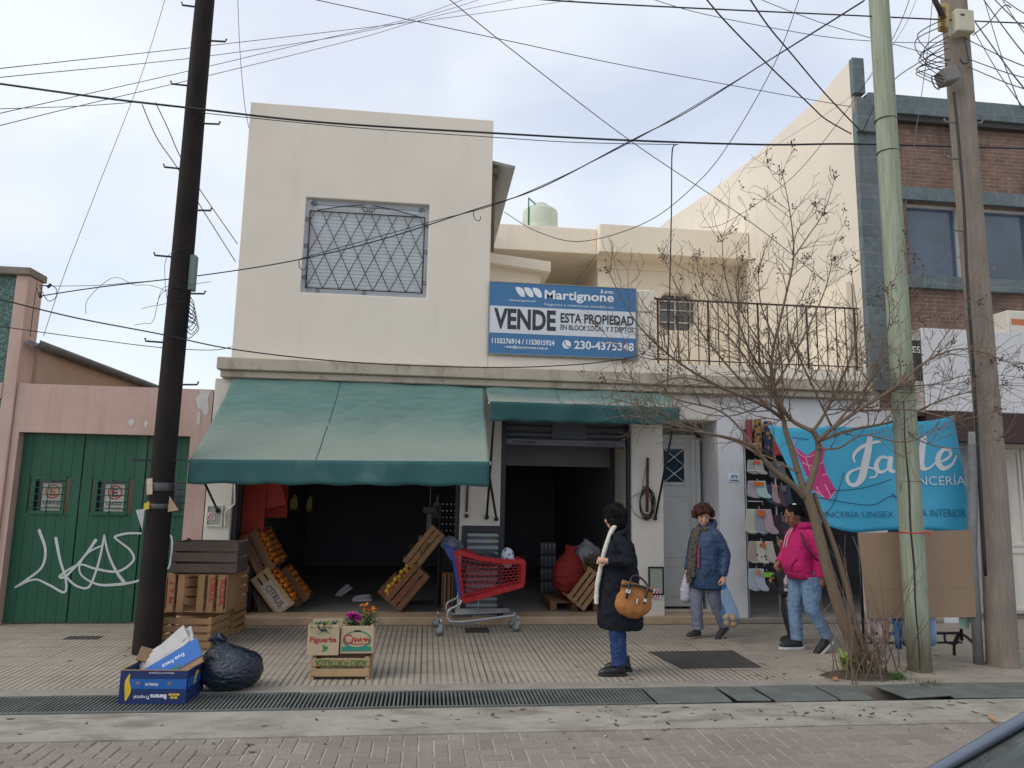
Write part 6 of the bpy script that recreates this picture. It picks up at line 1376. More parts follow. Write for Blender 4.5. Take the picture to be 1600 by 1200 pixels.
c2 = sidept(.78, .05, False); gb = MB().ball((c2.x, -.46, c2.z + .05), (.085, .07, .13), 16, 12).build('bag', None); remesh(gb, .01, 3, .015, 10, 1, 4); gb.data.materials.clear(); wbm = MN('white_blue_print'); wv = wbm.n('ShaderNodeTexVoronoi'); wv.inputs['Scale'].default_value = 22; wbm.l(wbm.map(), wv.inputs['Vector']); gb.data.materials.append(wbm.done(wbm.ramp(wv.outputs['Distance'], [(.28, (.03, .08, .34)), (.36, (.52, .56, .62))]), .5)); tag(gb, 'white bag with blue print standing at the front of the cart', 'bag')

# ================================================================ SOCKS AND HANGING CLOTHES AT THE LINGERIE SHOP
SY = -.12
def sockpack(label, px, py, w, h, cols, tagcol, tagw=.3):
    c = PY(px, py, SY); t = thing('sock_pack', label, 'socks', tuple(c), 'sock packs on the shop front rack'); n = len(cols); sw2 = w / n
    for k, cl in enumerate(cols):
        x = c.x - w / 2 + sw2 * (k + .5); fan = (k - (n - 1) / 2) * .05 * w / .3
        ol = [(-.55, .5), (.52, .5), (.58, .05), (.66, -.18), (1.05, -.34), (1.12, -.44), (.9, -.5), (.2, -.49), (-.52, -.38), (-.62, -.1)]; sk = fan * 1.5
        x0_ = x - .10 * sw2
        mb = MB().prism([V_((x0_ + a * sw2 + sk * (.5 - b) * .5, SY - .012 * k - .012, c.z + b * h)) for a, b in ol], (0, .022, 0))
        mm = mat('sock_cotton', cl, .95, .08, 10)
        if k == 1 and 'black patches' in label:
            z = MN('sock_patched'); v = z.n('ShaderNodeTexVoronoi'); v.inputs['Scale'].default_value = 16; z.l(z.map(), v.inputs['Vector']); mm = z.done(z.ramp(v.outputs['Distance'], [(.27, (.02, .02, .02)), (.32, cl)]), .95)
        mb.build('sock', mm, t, bevel=.009, seg=3)
    MB().box(c.x - w * tagw / 2, c.x + w * tagw / 2, SY - .012 * n - .020, SY - .012 * n - .017, c.z + h * .22, c.z + h * .46).build('tag', plain('sock_tag', tagcol, .6), t)
    MB().tube([(c.x, SY, c.z + h * .5), (c.x, SY + .01, c.z + h * .62)], .004, 4).build('hook', M['alu'], t)
orr = (.55, .12, .02)
sockpack('large sock pack with pale yellow, grey and pink socks and an orange tag', 1187, 815, .33, .34, [(.46, .47, .36), (.28, .29, .36), (.42, .31, .33)], orr)
sockpack('cream sock pack with black patches and an orange tag', 1190, 863, .32, .30, [(.36, .30, .27), (.55, .52, .46), (.45, .43, .38)], orr, .2)
sockpack('low pack of pale blue socks near the floor', 1183, 906, .20, .30, [(.38, .46, .54), (.42, .48, .55)], (.5, .22, .08))
sockpack('low pack of black socks with a bright green tag', 1199, 908, .18, .26, [(.025, .025, .03), (.03, .03, .035)], (.25, .5, .05), .8)
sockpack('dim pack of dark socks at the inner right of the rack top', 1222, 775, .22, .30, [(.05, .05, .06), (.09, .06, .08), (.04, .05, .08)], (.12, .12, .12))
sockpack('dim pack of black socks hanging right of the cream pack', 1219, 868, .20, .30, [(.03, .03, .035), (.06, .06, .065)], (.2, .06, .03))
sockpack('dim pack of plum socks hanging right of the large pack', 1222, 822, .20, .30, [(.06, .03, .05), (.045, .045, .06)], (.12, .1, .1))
sockpack('small pack of mint and lilac socks with an orange tag', 1184, 765, .24, .24, [(.34, .32, .36), (.36, .52, .48)], orr, .6)
sockpack('small pack of dark blue and pink socks beside the mint pack', 1207, 772, .14, .26, [(.05, .06, .12), (.36, .26, .28)], (.4, .2, .15))
sockpack('grey sock pack high up under the hanging garments', 1181, 730, .20, .20, [(.30, .30, .30), (.38, .36, .34)], (.5, .08, .04), .5)
sockpack('dark grey sock pack at the top beside the banner edge', 1215, 735, .20, .24, [(.09, .09, .10), (.13, .12, .12)], (.2, .2, .2))
def hang(label, px0, px1, py0, py1, col, pat=None):
    a, b = PY(px0, py0, SY + .05), PY(px1, py1, SY + .05); t = thing('hanging_garment', label, 'garment', (a.x, SY, b.z), 'garments hanging at the top of the lingerie shop front')
    mm = mat('garment_fabric', col, .9, .15, 6)
    if pat: z = MN('garment_pattern'); v = z.n('ShaderNodeTexVoronoi'); v.inputs['Scale'].default_value = 12; z.l(z.map(), v.inputs['Vector']); mm = z.done(z.ramp(v.outputs['Distance'], [(.3, pat), (.36, col)]), .9)
    MB().grid(lambda u, v: V_((a.x + (b.x - a.x) * u, SY + .05 + .015 * math.sin(u * 8) + .01 * v, a.z + (b.z - a.z) * v)), 10, 10).build('cloth', mm, t, solid=.006)
    MB().tube([((a.x + b.x) / 2, SY + .05, a.z), ((a.x + b.x) / 2, SY + .05, 2.62)], .004, 4).build('hanger', M['alu'], t)
hang('pinkish red garment hanging top left at the lingerie shop front', 1165, 1177, 655, 702, (.30, .05, .07))
hang('mustard and navy patterned garment hanging beside the pinkish one', 1178, 1192, 655, 712, (.30, .15, .02), (.02, .025, .06))
hang('navy garment with ochre figures hanging third from the pale pillar', 1193, 1208, 658, 710, (.02, .03, .08), (.26, .14, .03))
hang('bright red garment hanging right of the navy one', 1209, 1224, 682, 712, (.36, .03, .06))
rkk = thing('display_rack', 'thin white display rack holding the sock packs', 'rack', (4.5, SY, .1)); mb = MB()
for py in (700, 742, 790, 838, 885): q = PY(1166, py, SY); z = q.z + .06; mb.tube([(4.45, SY + .14, z), (4.45, SY - .02, z), (4.62, SY - .02, z), (4.62, SY - .02, z - .05)], .006, 5)
mb.tube([(4.455, SY + .14, .08), (4.455, SY + .14, 2.6)], .01, 6); mb.tube([(4.9, SY + .14, .08), (4.9, SY + .14, 2.6)], .01, 6); mb.build('rail', M['alu'], rkk)

# ================================================================ CAR
car = thing('parked_car', 'dark blue grey car with dusty windscreen parked close to the camera', 'car', (2.4, -8.3, -.04))
cp = mat('blue_grey_car_paint', (.12, .145, .19), .25, .08, 2, 60, .02, .3, .6); cgm = MN('dusty_glass_painted_reflection')
cn_ = cgm.noise(cgm.map((1, 2.2, 1)), 5, 6, .7, .8); cgm.bump(cgm.noise(cgm.map(), 60, 3), .05, .002)
cgl = cgm.done(cgm.ramp(cn_, [(.32, (.030, .036, .036)), (.55, (.075, .085, .082)), (.75, (.16, .175, .17))]), .35, 0, .4)  # mottled tones: dust plus foliage reflections painted into the glass colour
prof = [(.42, .25), (.40, .52), (.46, .66), (.75, .76), (1.40, .875), (2.0, .90), (3.9, .93), (4.30, .90), (4.42, .6), (4.40, .25)]
CB = MB(); ysec = [(-9.10, .0), (-9.12, .0), (-8.9, .015), (-8.3, .03), (-7.7, .015), (-7.50, 0), (-7.52, -.0)]
CB.grid(lambda u, v: (lambda a, b: V_((a[0], b[0], a[1] + b[1] * (1 if a[1] > .7 else 0) - .04)))(prof[round(u * 9)], ysec[round(v * 6)]), 9, 6)
for yy in (-9.10, -7.52): CB.add([(x, yy, z - .04) for x, z in prof], [tuple(range(10))])
CB.build('body', cp, car)
def cab(x, z, s_): w = .80 - .11 * max(0, (z - .88)) / .5; return V_((x, -8.31 + s_ * w, z))
MB().grid(lambda u, v: cab(1.49 + .78 * u, .865 + .45 * u - .02 * math.sin(math.pi * u), 2 * v - 1) + V_((-.05 * math.sin(math.pi * v) * (1 - .3 * u), 0, .02 * math.sin(math.pi * v))), 10, 12).build('windscreen', cgl, car)
rf_ = MB(); rf_.grid(lambda u, v: cab(2.25 + 1.55 * u, 1.335 + .035 * math.sin(math.pi * u), 2 * v - 1) + V_((0, 0, .025 * math.sin(math.pi * v))), 8, 10); rf_.build('roof', cp, car, solid=.02)
MB().grid(lambda u, v: cab(3.80 + .38 * u, 1.335 - .42 * u, 2 * v - 1), 4, 8).build('rear_window', cgl, car)
for s_ in (-1, 1):
    pl = MB(); pl.tube([cab(1.42, .845, s_ * 1.0), cab(1.49, .88, s_), cab(1.88, 1.095, s_), cab(2.27, 1.325, s_), cab(3.0, 1.385, s_), cab(3.8, 1.345, s_), cab(4.2, .92, s_)], [.018, .018, .018, .02, .024, .024, .024], 8); pl.tube([cab(2.85, .9, s_), cab(2.85, 1.37, s_)], .03, 6); pl.build('window_pillar', cp, car)
    MB().add([cab(1.55, .90, s_ * .985), cab(2.28, 1.32, s_ * .985), cab(3.78, 1.32, s_ * .985), cab(4.1, .92, s_ * .985)], [(0, 1, 2, 3)]).build('side_window', plain('car_glass', (.015, .018, .02), .1), car)
    MB().ball((.50, -8.31 + s_ * .60, .58), (.07, .16, .075), 12, 8).build('headlight', plain('headlight_lens', (.5, .52, .55), .15), car)
    MB().ball((2.3, -8.31 + s_ * .92, .93), (.07, .10, .075), 12, 8).build('side_mirror', cp, car)
    for x in (1.15, 3.55):
        w = MB().tube([(x, -8.31 + s_ * .62, .27), (x, -8.31 + s_ * .815, .27)], .31, 24).build('wheel', plain('tyre_rubber', (.02, .02, .02), .85), car); MB().tube([(x, -8.31 + s_ * .80, .27), (x, -8.31 + s_ * .825, .27)], .19, 16).build('rim', M['alu'], w)
# ================================================================ PEOPLE   (local frame: forward +X, left +Y)
skin1 = mat('skin_light', (.50, .29, .21), .55, .08, 20, 80, .05); skin2 = mat('skin_brown', (.24, .115, .07), .55, .08, 20, 80, .05)
def headM(c, yaw, pitch, roll=0): return Matrix.Translation(V_(c)) @ Matrix.Rotation(R(yaw), 4, 'Z') @ Matrix.Rotation(R(pitch), 4, 'Y') @ Matrix.Rotation(R(roll), 4, 'X')
def add_head(mb, HM, s):
    def e(c, r, n=16, m=10):
        c = V_(c) * s; r = V_(r) * s
        mb.ball(HM @ c, r, n, m, HM.to_3x3().to_4x4())
    e((-.012, 0, .022), (.098, .077, .098), 20, 14); e((.022, 0, -.045), (.066, .056, .072)); e((.058, 0, -.086), (.024, .024, .02)); e((.055, 0, .0), (.04, .058, .04))
    mb.tube([HM @ (V_(p) * s) for p in ((.080, 0, .022), (.098, 0, -.006), (.108, 0, -.028), (.088, 0, -.036))], [.010 * s, .012 * s, .016 * s, .010 * s], 8)
    for y in (-1, 1):
        e((.068, y * .040, -.028), (.020, .020, .022)); e((-.008, y * .078, -.008), (.018, .010, .030)); e((.08, y * .03, .034), (.014, .024, .010))
    e((.083, 0, -.062), (.010, .024, .010))
def add_hand(mb, w, d, up, s, curl=.6, side=1):
    """palm, four unequal bent fingers and a thumb leaving the side of the palm; d = finger direction, up = back of the hand"""
    w, d = V_(w), V_(d).normalized(); up = (V_(up) - d * V_(up).dot(d)).normalized(); lat = d.cross(up) * side
    P = lambda a, b, c: w + (d * a + lat * b + up * c) * s
    mb.tube([P(-.03, 0, 0), P(.01, 0, 0), P(.05, 0, 0), P(.085, 0, 0)], [.026 * s, .028 * s, .032 * s, .026 * s], 10)
    for k, (b, l) in enumerate(((.027, .068), (.009, .078), (-.010, .072), (-.027, .056))):
        c = curl * (1 + .12 * k); p = P(.078, b, 0); a = 0; pts = [p]
        for j, f in enumerate((.45, .32, .23)): a += c; pts.append(pts[-1] + (d * math.cos(a) - up * math.sin(a)) * l * f * s * 1.05)
        mb.tube(pts, [.0095 * s, .009 * s, .0085 * s, .007 * s], 7)
    mb.tube([P(.02, .022, -.004), P(.045, .046, -.012), P(.07, .050, -.026), P(.088, .044, -.034)], [.013 * s, .012 * s, .010 * s, .008 * s], 7)
def shoe(t, a, yaw, pitch, m, sole, s=1.0, high=0.0):
    SM = Matrix.Translation(V_(a)) @ Matrix.Rotation(R(yaw), 4, 'Z') @ Matrix.Rotation(R(pitch), 4, 'Y')
    mb = MB(); P = lambda *p: SM @ (V_(p) * s)
    mb.tube([P(-.085, 0, .045), P(-.06, 0, .05), P(.0, 0, .052), (P(.07, 0, .043)), P(.13, 0, .035), P(.168, 0, .03)], [.022 * s, .038 * s, .042 * s, .043 * s, .038 * s, .018 * s], 12)
    mb.tube([P(-.035, 0, .05), P(-.03, 0, .09 + high)], [.042 * s, .045 * s], 12)
    o = mb.build('upper' if t.name.startswith('shoe') else 'shoe', m, t); remesh(o, .007, 3); o.data.materials.clear(); o.data.materials.append(m)
    pr = [(-.10, .026), (-.06, .040), (.0, .038), (.06, .045), (.11, .045), (.155, .030), (.178, .008)]
    ol = [P(x, y, 0) for x, y in pr] + [P(x, -y, 0) for x, y in reversed(pr)]
    MB().prism(ol, SM.to_3x3() @ V_((0, 0, .026 * s))).build('sole', sole, o, bevel=.004); return o
def person(label, H, P, top, legs, skin, hair, m_top, m_leg, m_shoe, m_sole, fold=.008, sleeve=.055, garment='jacket'):
    s = H / 1.6; t = thing('person', label, 'person')
    b = MB(); g = lambda k: V_(P[k]) * s
    nk, hc = g('neck'), g('head')
    b.loft([(V_((P['pel'][0], 0, .78)) * s, .11 * s, .15 * s), (V_((P['pel'][0], 0, .88)) * s, .12 * s, .155 * s), (V_((P['wst'], 0, 1.0)) * s, .105 * s, .13 * s), (V_((P['chs'], 0, 1.16)) * s, .115 * s, .145 * s), (V_((nk.x / s, 0, 1.29)) * s, .07 * s, .13 * s), (nk + V_((0, 0, -.04)) * s, .05 * s, .055 * s)], 18)
    b.tube([nk + V_((-.01, 0, -.06)) * s, nk, hc + V_((-.015, 0, -.05)) * s], [.055 * s, .05 * s, .05 * s], 12)
    HM = headM(hc, P['hy'], P['hp']); add_head(b, HM, s)
    for sd_ in 'LR':
        sh2, el, wr = g('sh' + sd_), g('el' + sd_), g('wr' + sd_); b.tube([sh2, (sh2 + el) / 2, el, (el + wr) / 2, wr], [.045 * s, .042 * s, .034 * s, .034 * s, .024 * s], 10)
        hd = P.get('hd' + sd_, None); d = V_(hd) if hd else (wr - el); add_hand(b, wr + d.normalized() * .012, d, P.get('hu' + sd_, (0, 1 if sd_ == 'L' else -1, 0)), s, P.get('cu' + sd_, .5), P.get('hs' + sd_, 1))
        hp2, kn, an = g('hp' + sd_), g('kn' + sd_), g('an' + sd_); b.tube([hp2, (hp2 + kn) / 2, kn, kn.lerp(an, .35), an], [.078 * s, .068 * s, .05 * s, .052 * s, .035 * s], 10)
    bo = b.build('body', skin, t); remesh(bo, .0055, 2); bo.data.materials.clear(); bo.data.materials.append(skin)
    for y in (-1, 1):
        MB().ball(HM @ (V_((.0855, y * .030, .010)) * s), (.008 * s, .012 * s, .0055 * s), 8, 6, HM.to_3x3().to_4x4()).build('eye', M['black'], bo)
        MB().ball(HM @ (V_((.0885, y * .031, .034)) * s), (.007 * s, .019 * s, .004 * s), 8, 5, HM.to_3x3().to_4x4()).build('eyebrow', hair, bo)
    MB().ball(HM @ (V_((.0905, 0, -.062)) * s), (.006 * s, .021 * s, .006 * s), 8, 5, HM.to_3x3().to_4x4()).build('mouth', plain('lip', sc3((.42, .13, .11), 1 if skin is skin1 else .6), .5), bo)
    lg_ = MB()
    for sd_ in 'LR':
        hp2, kn, an = g('hp' + sd_), g('kn' + sd_), g('an' + sd_); w = legs
        lg_.tube(crom([(*hp2, w[0] * s), (*((hp2 + kn) / 2), w[1] * s), (*kn, w[2] * s), (*kn.lerp(an, .5), w[3] * s), (*(an + V_((0, 0, .0))), w[4] * s)], 4) and [V_(q[:3]) for q in crom([(*hp2, 0), (*((hp2 + kn) / 2), 0), (*kn, 0), (*kn.lerp(an, .5), 0), (*an, 0)], 4)],
                 [q[0] for q in crom([(w[0] * s, 0), (w[1] * s, 0), (w[2] * s, 0), (w[3] * s, 0), (w[4] * s, 0)], 4)], 14)
    lg_.loft([(V_((P['pel'][0], 0, .76)) * s, .115 * s, .155 * s), (V_((P['pel'][0] - .01, 0, .86)) * s, .135 * s, .17 * s), (V_((P['wst'], 0, .98)) * s, .12 * s, .15 * s)], 18)
    o = lg_.build('trousers', m_leg, t); remesh(o, .009, 2, fold * 1.25, 12, 1.5, 3.3); o.data.materials.clear(); o.data.materials.append(m_leg)
    tp_ = MB(); tp_.loft([(V_((q[0], q[1], q[2])) * s, q[3] * s, q[4] * s) for q in top], 24)
    for sd_ in 'LR':
        sh2, el, wr = g('sh' + sd_), g('el' + sd_), g('wr' + sd_); d = (wr - el).normalized()
        inn = V_((sh2.x, sh2.y * .45, sh2.z + .012 * s)); drop = V_((0, 0, -.022 * s))
        q = crom([tuple(inn + drop), tuple(sh2.lerp(inn, .25) + drop), tuple((sh2 + el) / 2), tuple(el), tuple((el + wr) / 2), tuple(wr + d * .0)], 4); n = len(q)
        tp_.tube([V_(p) for p in q], [sleeve * s * (.80 + .32 * math.sin(min(1, i / (n - 1) * 3.2) * 1.57) - .42 * max(0, i / (n - 1) - .25)) for i in range(n)], 14)
    o = tp_.build(garment, m_top, t); remesh(o, .009, 3, fold * 1.25, 9, 1.6, 1.7); o.data.materials.clear(); o.data.materials.append(m_top)
    for sd_, (yw, pt, hi) in P['shoes'].items(): shoe(t, V_(P['ft' + sd_]) * s, yw, pt, m_shoe, m_sole, s * P.get('shs', 1), hi)
    return t, s, HM
def hairpiece(t, HM, s, m, parts, voxel=.008, fold=.006, fs=22):
    mb = MB()
    for c, r in parts: mb.ball(HM @ (V_(c) * s), V_(r) * s, 16, 10, HM.to_3x3().to_4x4())
    o = mb.build('hair', m, t); remesh(o, voxel, 2, fold, fs, 1, 4); o.data.materials.clear(); o.data.materials.append(m); return o
def strands(t, HM, s, m, n, ln, c=(-.02, 0, .03), r=(.105, .09, .10), front=.05, low=-.5, wild=.6, seed=1):
    mb = MB(); q = random.Random(seed)
    for k in range(n):
        a, e = q.uniform(0, 6.28), q.uniform(low, 1.45); d = V_((math.cos(a) * math.cos(e), math.sin(a) * math.cos(e), math.sin(e))); p = V_(c) + V_((d.x * r[0], d.y * r[1], d.z * r[2]))
        if p.x > front and p.z < .075: continue
        tg = (V_((-.35, 0, -.9)) - d * V_((-.35, 0, -.9)).dot(d)); tg = tg.normalized() if tg.length > .1 else V_((-1, 0, 0)); tg = (tg + V_((q.gauss(0, wild), q.gauss(0, wild), q.gauss(0, wild)))).normalized(); l = ln * q.uniform(.5, 1.2)
        mb.tube([HM @ (x * s) for x in (p, p + tg * l * .5 + d * .006, p + tg * l + d * q.uniform(-.002, .012))], [.0032 * s, .0026 * s, .0008], 4, False)
    mb.build('hair_strands', m, t)['label'] = 'loose hair strands'
def setp(t, loc, yaw): t.location = loc; t.rotation_euler.z = R(yaw)
hb = mat('black_hair', (.007, .0065, .007), .6, .3, 30, 120, .4, spec=.12); ha = mat('auburn_hair', (.052, .019, .015), .6, .45, 30, 120, .6, spec=.15)
base = dict(pel=(0, 0), wst=0, chs=0, neck=(0, 0, 1.365), head=(.03, 0, 1.485), hy=0, hp=0, shL=(0, .165, 1.295), shR=(0, -.165, 1.295), hpL=(0, .085, .82), hpR=(0, -.085, .82))
# --- woman in the long black coat
coatm = mat('black_quilted_coat', (.010, .012, .019), .8, .25, 5, 60, .2, spec=.15); dj = mat('dark_blue_jeans', (.014, .038, .125), .85, .2, 8, 90, .2, stain=(.03, .07, .18), stain_amt=.5, stain_scale=(4, 4, 2)); boot = plain('black_leather', (.012, .012, .014), .4)
P = dict(base, head=(.035, 0, 1.49), hy=-48, hp=4, elL=(-.085, .235, 1.085), wrL=(.115, .215, 1.085), hdL=(1, -.25, .05), huL=(0, 1, .2), cuL=.75, hsL=-1, elR=(-.02, -.24, 1.04), wrR=(.10, -.20, .86),
         knL=(.02, .085, .45), anL=(.005, .09, .10), knR=(.0, -.085, .45), anR=(-.03, -.09, .10), ftL=(.03, .10, 0), ftR=(-.05, -.09, 0), shoes={'L': (8, 0, .05), 'R': (-6, 0, .05)}, shs=1.02)
t, s, HM = person('woman in a long black coat and blue jeans seen from behind with a tan bag', 1.60, P,
    [(-.02, 0, .43, .215, .185), (-.02, 0, .47, .228, .195), (-.02, 0, .68, .215, .19), (-.015, 0, .92, .195, .185), (-.01, 0, 1.10, .180, .182), (-.01, 0, 1.22, .155, .175), (-.01, 0, 1.30, .105, .145), (-.005, 0, 1.355, .080, .085), (.0, 0, 1.42, .078, .080)],
    (.095, .085, .075, .075, .072), skin1, hb, coatm, dj, boot, M['black'], .013, .062, 'coat')
hairpiece(t, HM, s, hb, [((-.022, 0, .034), (.114, .100, .106)), ((.035, -.03, .045), (.07, .06, .06)), ((-.05, 0, -.03), (.075, .088, .075)), ((.03, 0, .085), (.07, .075, .045)), ((-.02, .06, -.02), (.05, .035, .06)), ((-.02, -.06, -.02), (.05, .035, .06)), ((-.06, 0, -.07), (.05, .065, .05))], .006, .013, 30)
strands(t, HM, s, hb, 420, .055, (-.022, 0, .030), (.110, .097, .103), .05, -.75, .30)
sc_w = MB(); q = crom([(-.02, .075, 1.44), (.055, .09, 1.39), (.105, .10, 1.28), (.150, .10, 1.14), (.185, .095, .98), (.215, .085, .82), (.222, .08, .66)], 5)
sc_w.tube([V_(p) * s for p in q], [.024 * s] * len(q), 8); sc_w.tube([V_(p) * s for p in crom([(-.02, .075, 1.44), (-.06, 0, 1.455), (-.01, -.08, 1.43), (.06, -.07, 1.36)], 5)], .026 * s, 8)
o = sc_w.build('scarf', None, t); wfm = mat('white_fleece', (.58, .56, .50), .95, .1, 25, 90, .3); remesh(o, .009, 2, .006, 20); o.data.materials.clear(); o.data.materials.append(wfm)
cl2 = MB().tube([V_(p) * s for p in crom([(-.06, .03, 1.44), (-.085, .06, 1.40), (-.06, .11, 1.36), (.03, .12, 1.33), (.09, .09, 1.30)], 5)], .028 * s, 8); o = cl2.build('collar', coatm, t); remesh(o, .010, 2); o.data.materials.clear(); o.data.materials.append(coatm)
loc1 = PZ(966, 1052, 0); setp(t, loc1, 172)
W1 = Matrix.Translation(loc1) @ Matrix.Rotation(R(172), 4, 'Z')
hbag = thing('handbag', 'tan suede slouchy handbag with black straps hanging at the hip of the woman in black', 'handbag', tuple(W1 @ V_((-.11, .27, .56))))
mb = MB(); BMx = W1 @ Matrix.Translation((-.12, .265, .735)) @ Matrix.Rotation(R(-14), 4, 'Y')
mb.ball(BMx @ V_((0, 0, -.02)), (.172, .062, .15), 22, 14, BMx.to_3x3().to_4x4()); mb.ball(BMx @ V_((.02, .01, -.07)), (.15, .062, .10), 18, 10, BMx.to_3x3().to_4x4()); mb.cbox((0, 0, .10), (.30, .05, .10), BMx)
o = mb.build('bag_body', None, hbag); sue = mat('tan_suede', (.31, .125, .036), .85, .2, 7, 60, .3, stain=(.2, .08, .025), stain_amt=.5, stain_scale=(4, 4, 4)); remesh(o, .009, 4, .013, 9, 1, 6); o.data.materials.clear(); o.data.materials.append(sue)
mb = MB()
for x in (-.09, .085): mb.tube(crom([BMx @ V_(p) for p in ((x, .055, .0), (x, .062, .10), (x * .95, .045, .16), (x * .6 + .02, .01, .205), (.02, -.02, .225))], 5), .011, 6)
mb.tube(crom([BMx @ V_(p) for p in ((.15, .02, .10), (.05, .05, .135), (-.06, .05, .14), (-.15, .02, .12))], 5), .013, 6); mb.build('strap', boot, hbag)
mb = MB(); mb.cbox((.085, .068, .07), (.045, .006, .035), BMx).cbox((-.02, .062, .0), (.012, .01, .05), BMx).cbox((-.09, .066, .03), (.03, .006, .03), BMx); mb.build('buckle', M['alu'], hbag)
# --- woman in the blue jacket
bj = mat('blue_jacket_nylon', (.018, .046, .105), .6, .15, 5, 60, .15); gp2 = mat('grey_blue_trousers', (.165, .175, .235), .9, .1, 6, 60, .2); ds = plain('dark_suede', (.028, .028, .034), .8); tsole = plain('tan_sole', (.26, .20, .14), .8)
P = dict(base, head=(.045, 0, 1.475), hy=48, hp=14, elL=(-.06, .255, 1.03), wrL=(-.005, .255, .77), hdL=(.08, .0, -1), huL=(0, 1, 0), cuL=.85, hsL=1, elR=(.0, -.25, 1.03), wrR=(.10, -.225, .80), cuR=.8, hsR=-1,
         knL=(-.03, .085, .46), anL=(-.20, .085, .15), knR=(.11, -.085, .46), anR=(.09, -.09, .10), ftL=(-.185, .09, .055), ftR=(.12, -.095, 0), shoes={'L': (0, 38, 0), 'R': (5, 0, 0)}, shs=1.0)
t, s, HM = person('older woman in a blue jacket and leopard scarf walking with shopping bags', 1.585, P,
    [(-.01, 0, .60, .20, .215), (-.01, 0, .64, .212, .222), (0, 0, .85, .195, .212), (0, 0, 1.05, .175, .205), (-.005, 0, 1.2, .15, .195), (-.01, 0, 1.30, .105, .150), (-.015, 0, 1.36, .085, .09), (-.015, 0, 1.41, .082, .085)],
    (.10, .092, .078, .075, .072), skin1, ha, bj, gp2, ds, tsole, .0075, .062)
rh = random.Random(3); prt = [((-.03, 0, .055), (.108, .100, .092))]
for k in range(90):
    a, e = rh.uniform(0, 6.28), rh.uniform(-.25, 1.4); d = V_((math.cos(a) * math.cos(e) * .118 - .016, math.sin(a) * math.cos(e) * .112, math.sin(e) * .104 + .036))
    if d.x > .035 and d.z < .072: continue
    r_ = rh.uniform(.020, .034); prt.append((tuple(d * rh.uniform(.93, 1.06)), (r_, r_, r_)))
hairpiece(t, HM, s, ha, prt, .006, .013, 34)
strands(t, HM, s, ha, 520, .045, (-.020, 0, .036), (.122, .117, .113), .05, -.45, .9, 2)
mb = MB(); mb.loft([(V_((-.01, 0, .615)) * s, .214 * s, .224 * s), (V_((-.01, 0, .632)) * s, .218 * s, .228 * s)], 30, False); mb.build('hem', bj, t, solid=.006)
mb = MB(); mb.tube([V_(p) * s for p in crom([(.13, .175, .86), (.165, .15, .80), (.19, .12, .74)], 4)], .007 * s, 5); mb.build('pocket_seam', plain('navy_seam', (.008, .018, .045), .7), t)
leo = MN('leopard_print'); lv_ = leo.n('ShaderNodeTexVoronoi'); lv_.inputs['Scale'].default_value = 38; leo.l(leo.map(), lv_.inputs['Vector']); leom = leo.done(leo.ramp(lv_.outputs['Distance'], [(.22, (.02, .018, .015)), (.42, (.17, .14, .105)), (.6, (.035, .03, .025))]), .95)
mb = MB()
for y, z1, w in ((-.075, .66, .030), (-.02, .74, .030)):
    q = crom([(.07, y * .9, 1.33), (.125, y, 1.26), (.175, y, 1.10), (.20, y - .01, .90), (.215, y - .01, z1)], 5); mb.tube([V_(p) * s for p in q], [w * s * (1 + .35 * i / len(q)) for i in range(len(q))], 8)
mb.tube([V_(p) * s for p in crom([(.075, -.06, 1.335), (-.01, -.095, 1.36), (-.08, 0, 1.38), (-.01, .09, 1.36), (.085, .045, 1.31)], 6)], .032 * s, 10)
o = mb.build('scarf', None, t); remesh(o, .009, 2, .007, 16); o.data.materials.clear(); o.data.materials.append(leom)
MB().add([V_(p) * s for p in ((.182, .03, 1.12), (.182, .055, 1.12), (.20, .06, .86), (.20, .03, .86))], [(0, 1, 2, 3)]).build('sweater', plain('plum_knit', (.25, .04, .12), .9), t, solid=.01)
mb = MB(); mb.tube([V_(p) * s for p in crom([(.05, .105, 1.30), (-.02, .115, 1.37), (-.085, .06, 1.41), (-.10, 0, 1.415), (-.085, -.06, 1.41), (-.02, -.11, 1.37)], 5)], .034 * s, 10); o = mb.build('collar', bj, t); remesh(o, .010, 2, .004, 14); o.data.materials.clear(); o.data.materials.append(bj)
loc2 = PZ(1107, 997, 0); setp(t, loc2, 206); W2 = Matrix.Translation(loc2) @ Matrix.Rotation(R(206), 4, 'Z')
hand2 = W2 @ (V_((.0, .26, .69)) * s)
ob = thing('orange_bag', 'translucent blue plastic bag of oranges carried by the woman in the blue jacket', 'bag', tuple(hand2 - UZ * .5))
bcen = hand2 + V_((.05, -.03, -.40))
mb = MB(); mb.tube(crom([hand2 + V_((.0, 0, .03)), hand2 + V_((.005, -.005, -.05)), hand2 + V_((.02, -.015, -.15)), bcen + V_((0, 0, .11)), bcen + V_((0, 0, .02)), bcen + V_((.01, 0, -.07)), bcen + V_((.01, 0, -.105))], 4), [.020 + .018 * k if k < 6 else 0 for k in range(25)] if False else [.018, .022, .026, .030, .036, .042, .048, .055, .062, .070, .078, .086, .094, .100, .106, .110, .112, .112, .110, .106, .100, .090, .075, .055, .030], 18)
tbm = bpy.data.materials.new('translucent_blue_plastic'); tbm.use_nodes = True; b_ = tbm.node_tree.nodes['Principled BSDF']; tn = tbm.node_tree; trn = tn.nodes.new('ShaderNodeBsdfTransparent'); trn.inputs[0].default_value = (.90, .95, 1, 1); mxs = tn.nodes.new('ShaderNodeMixShader'); mxs.inputs[0].default_value = .27
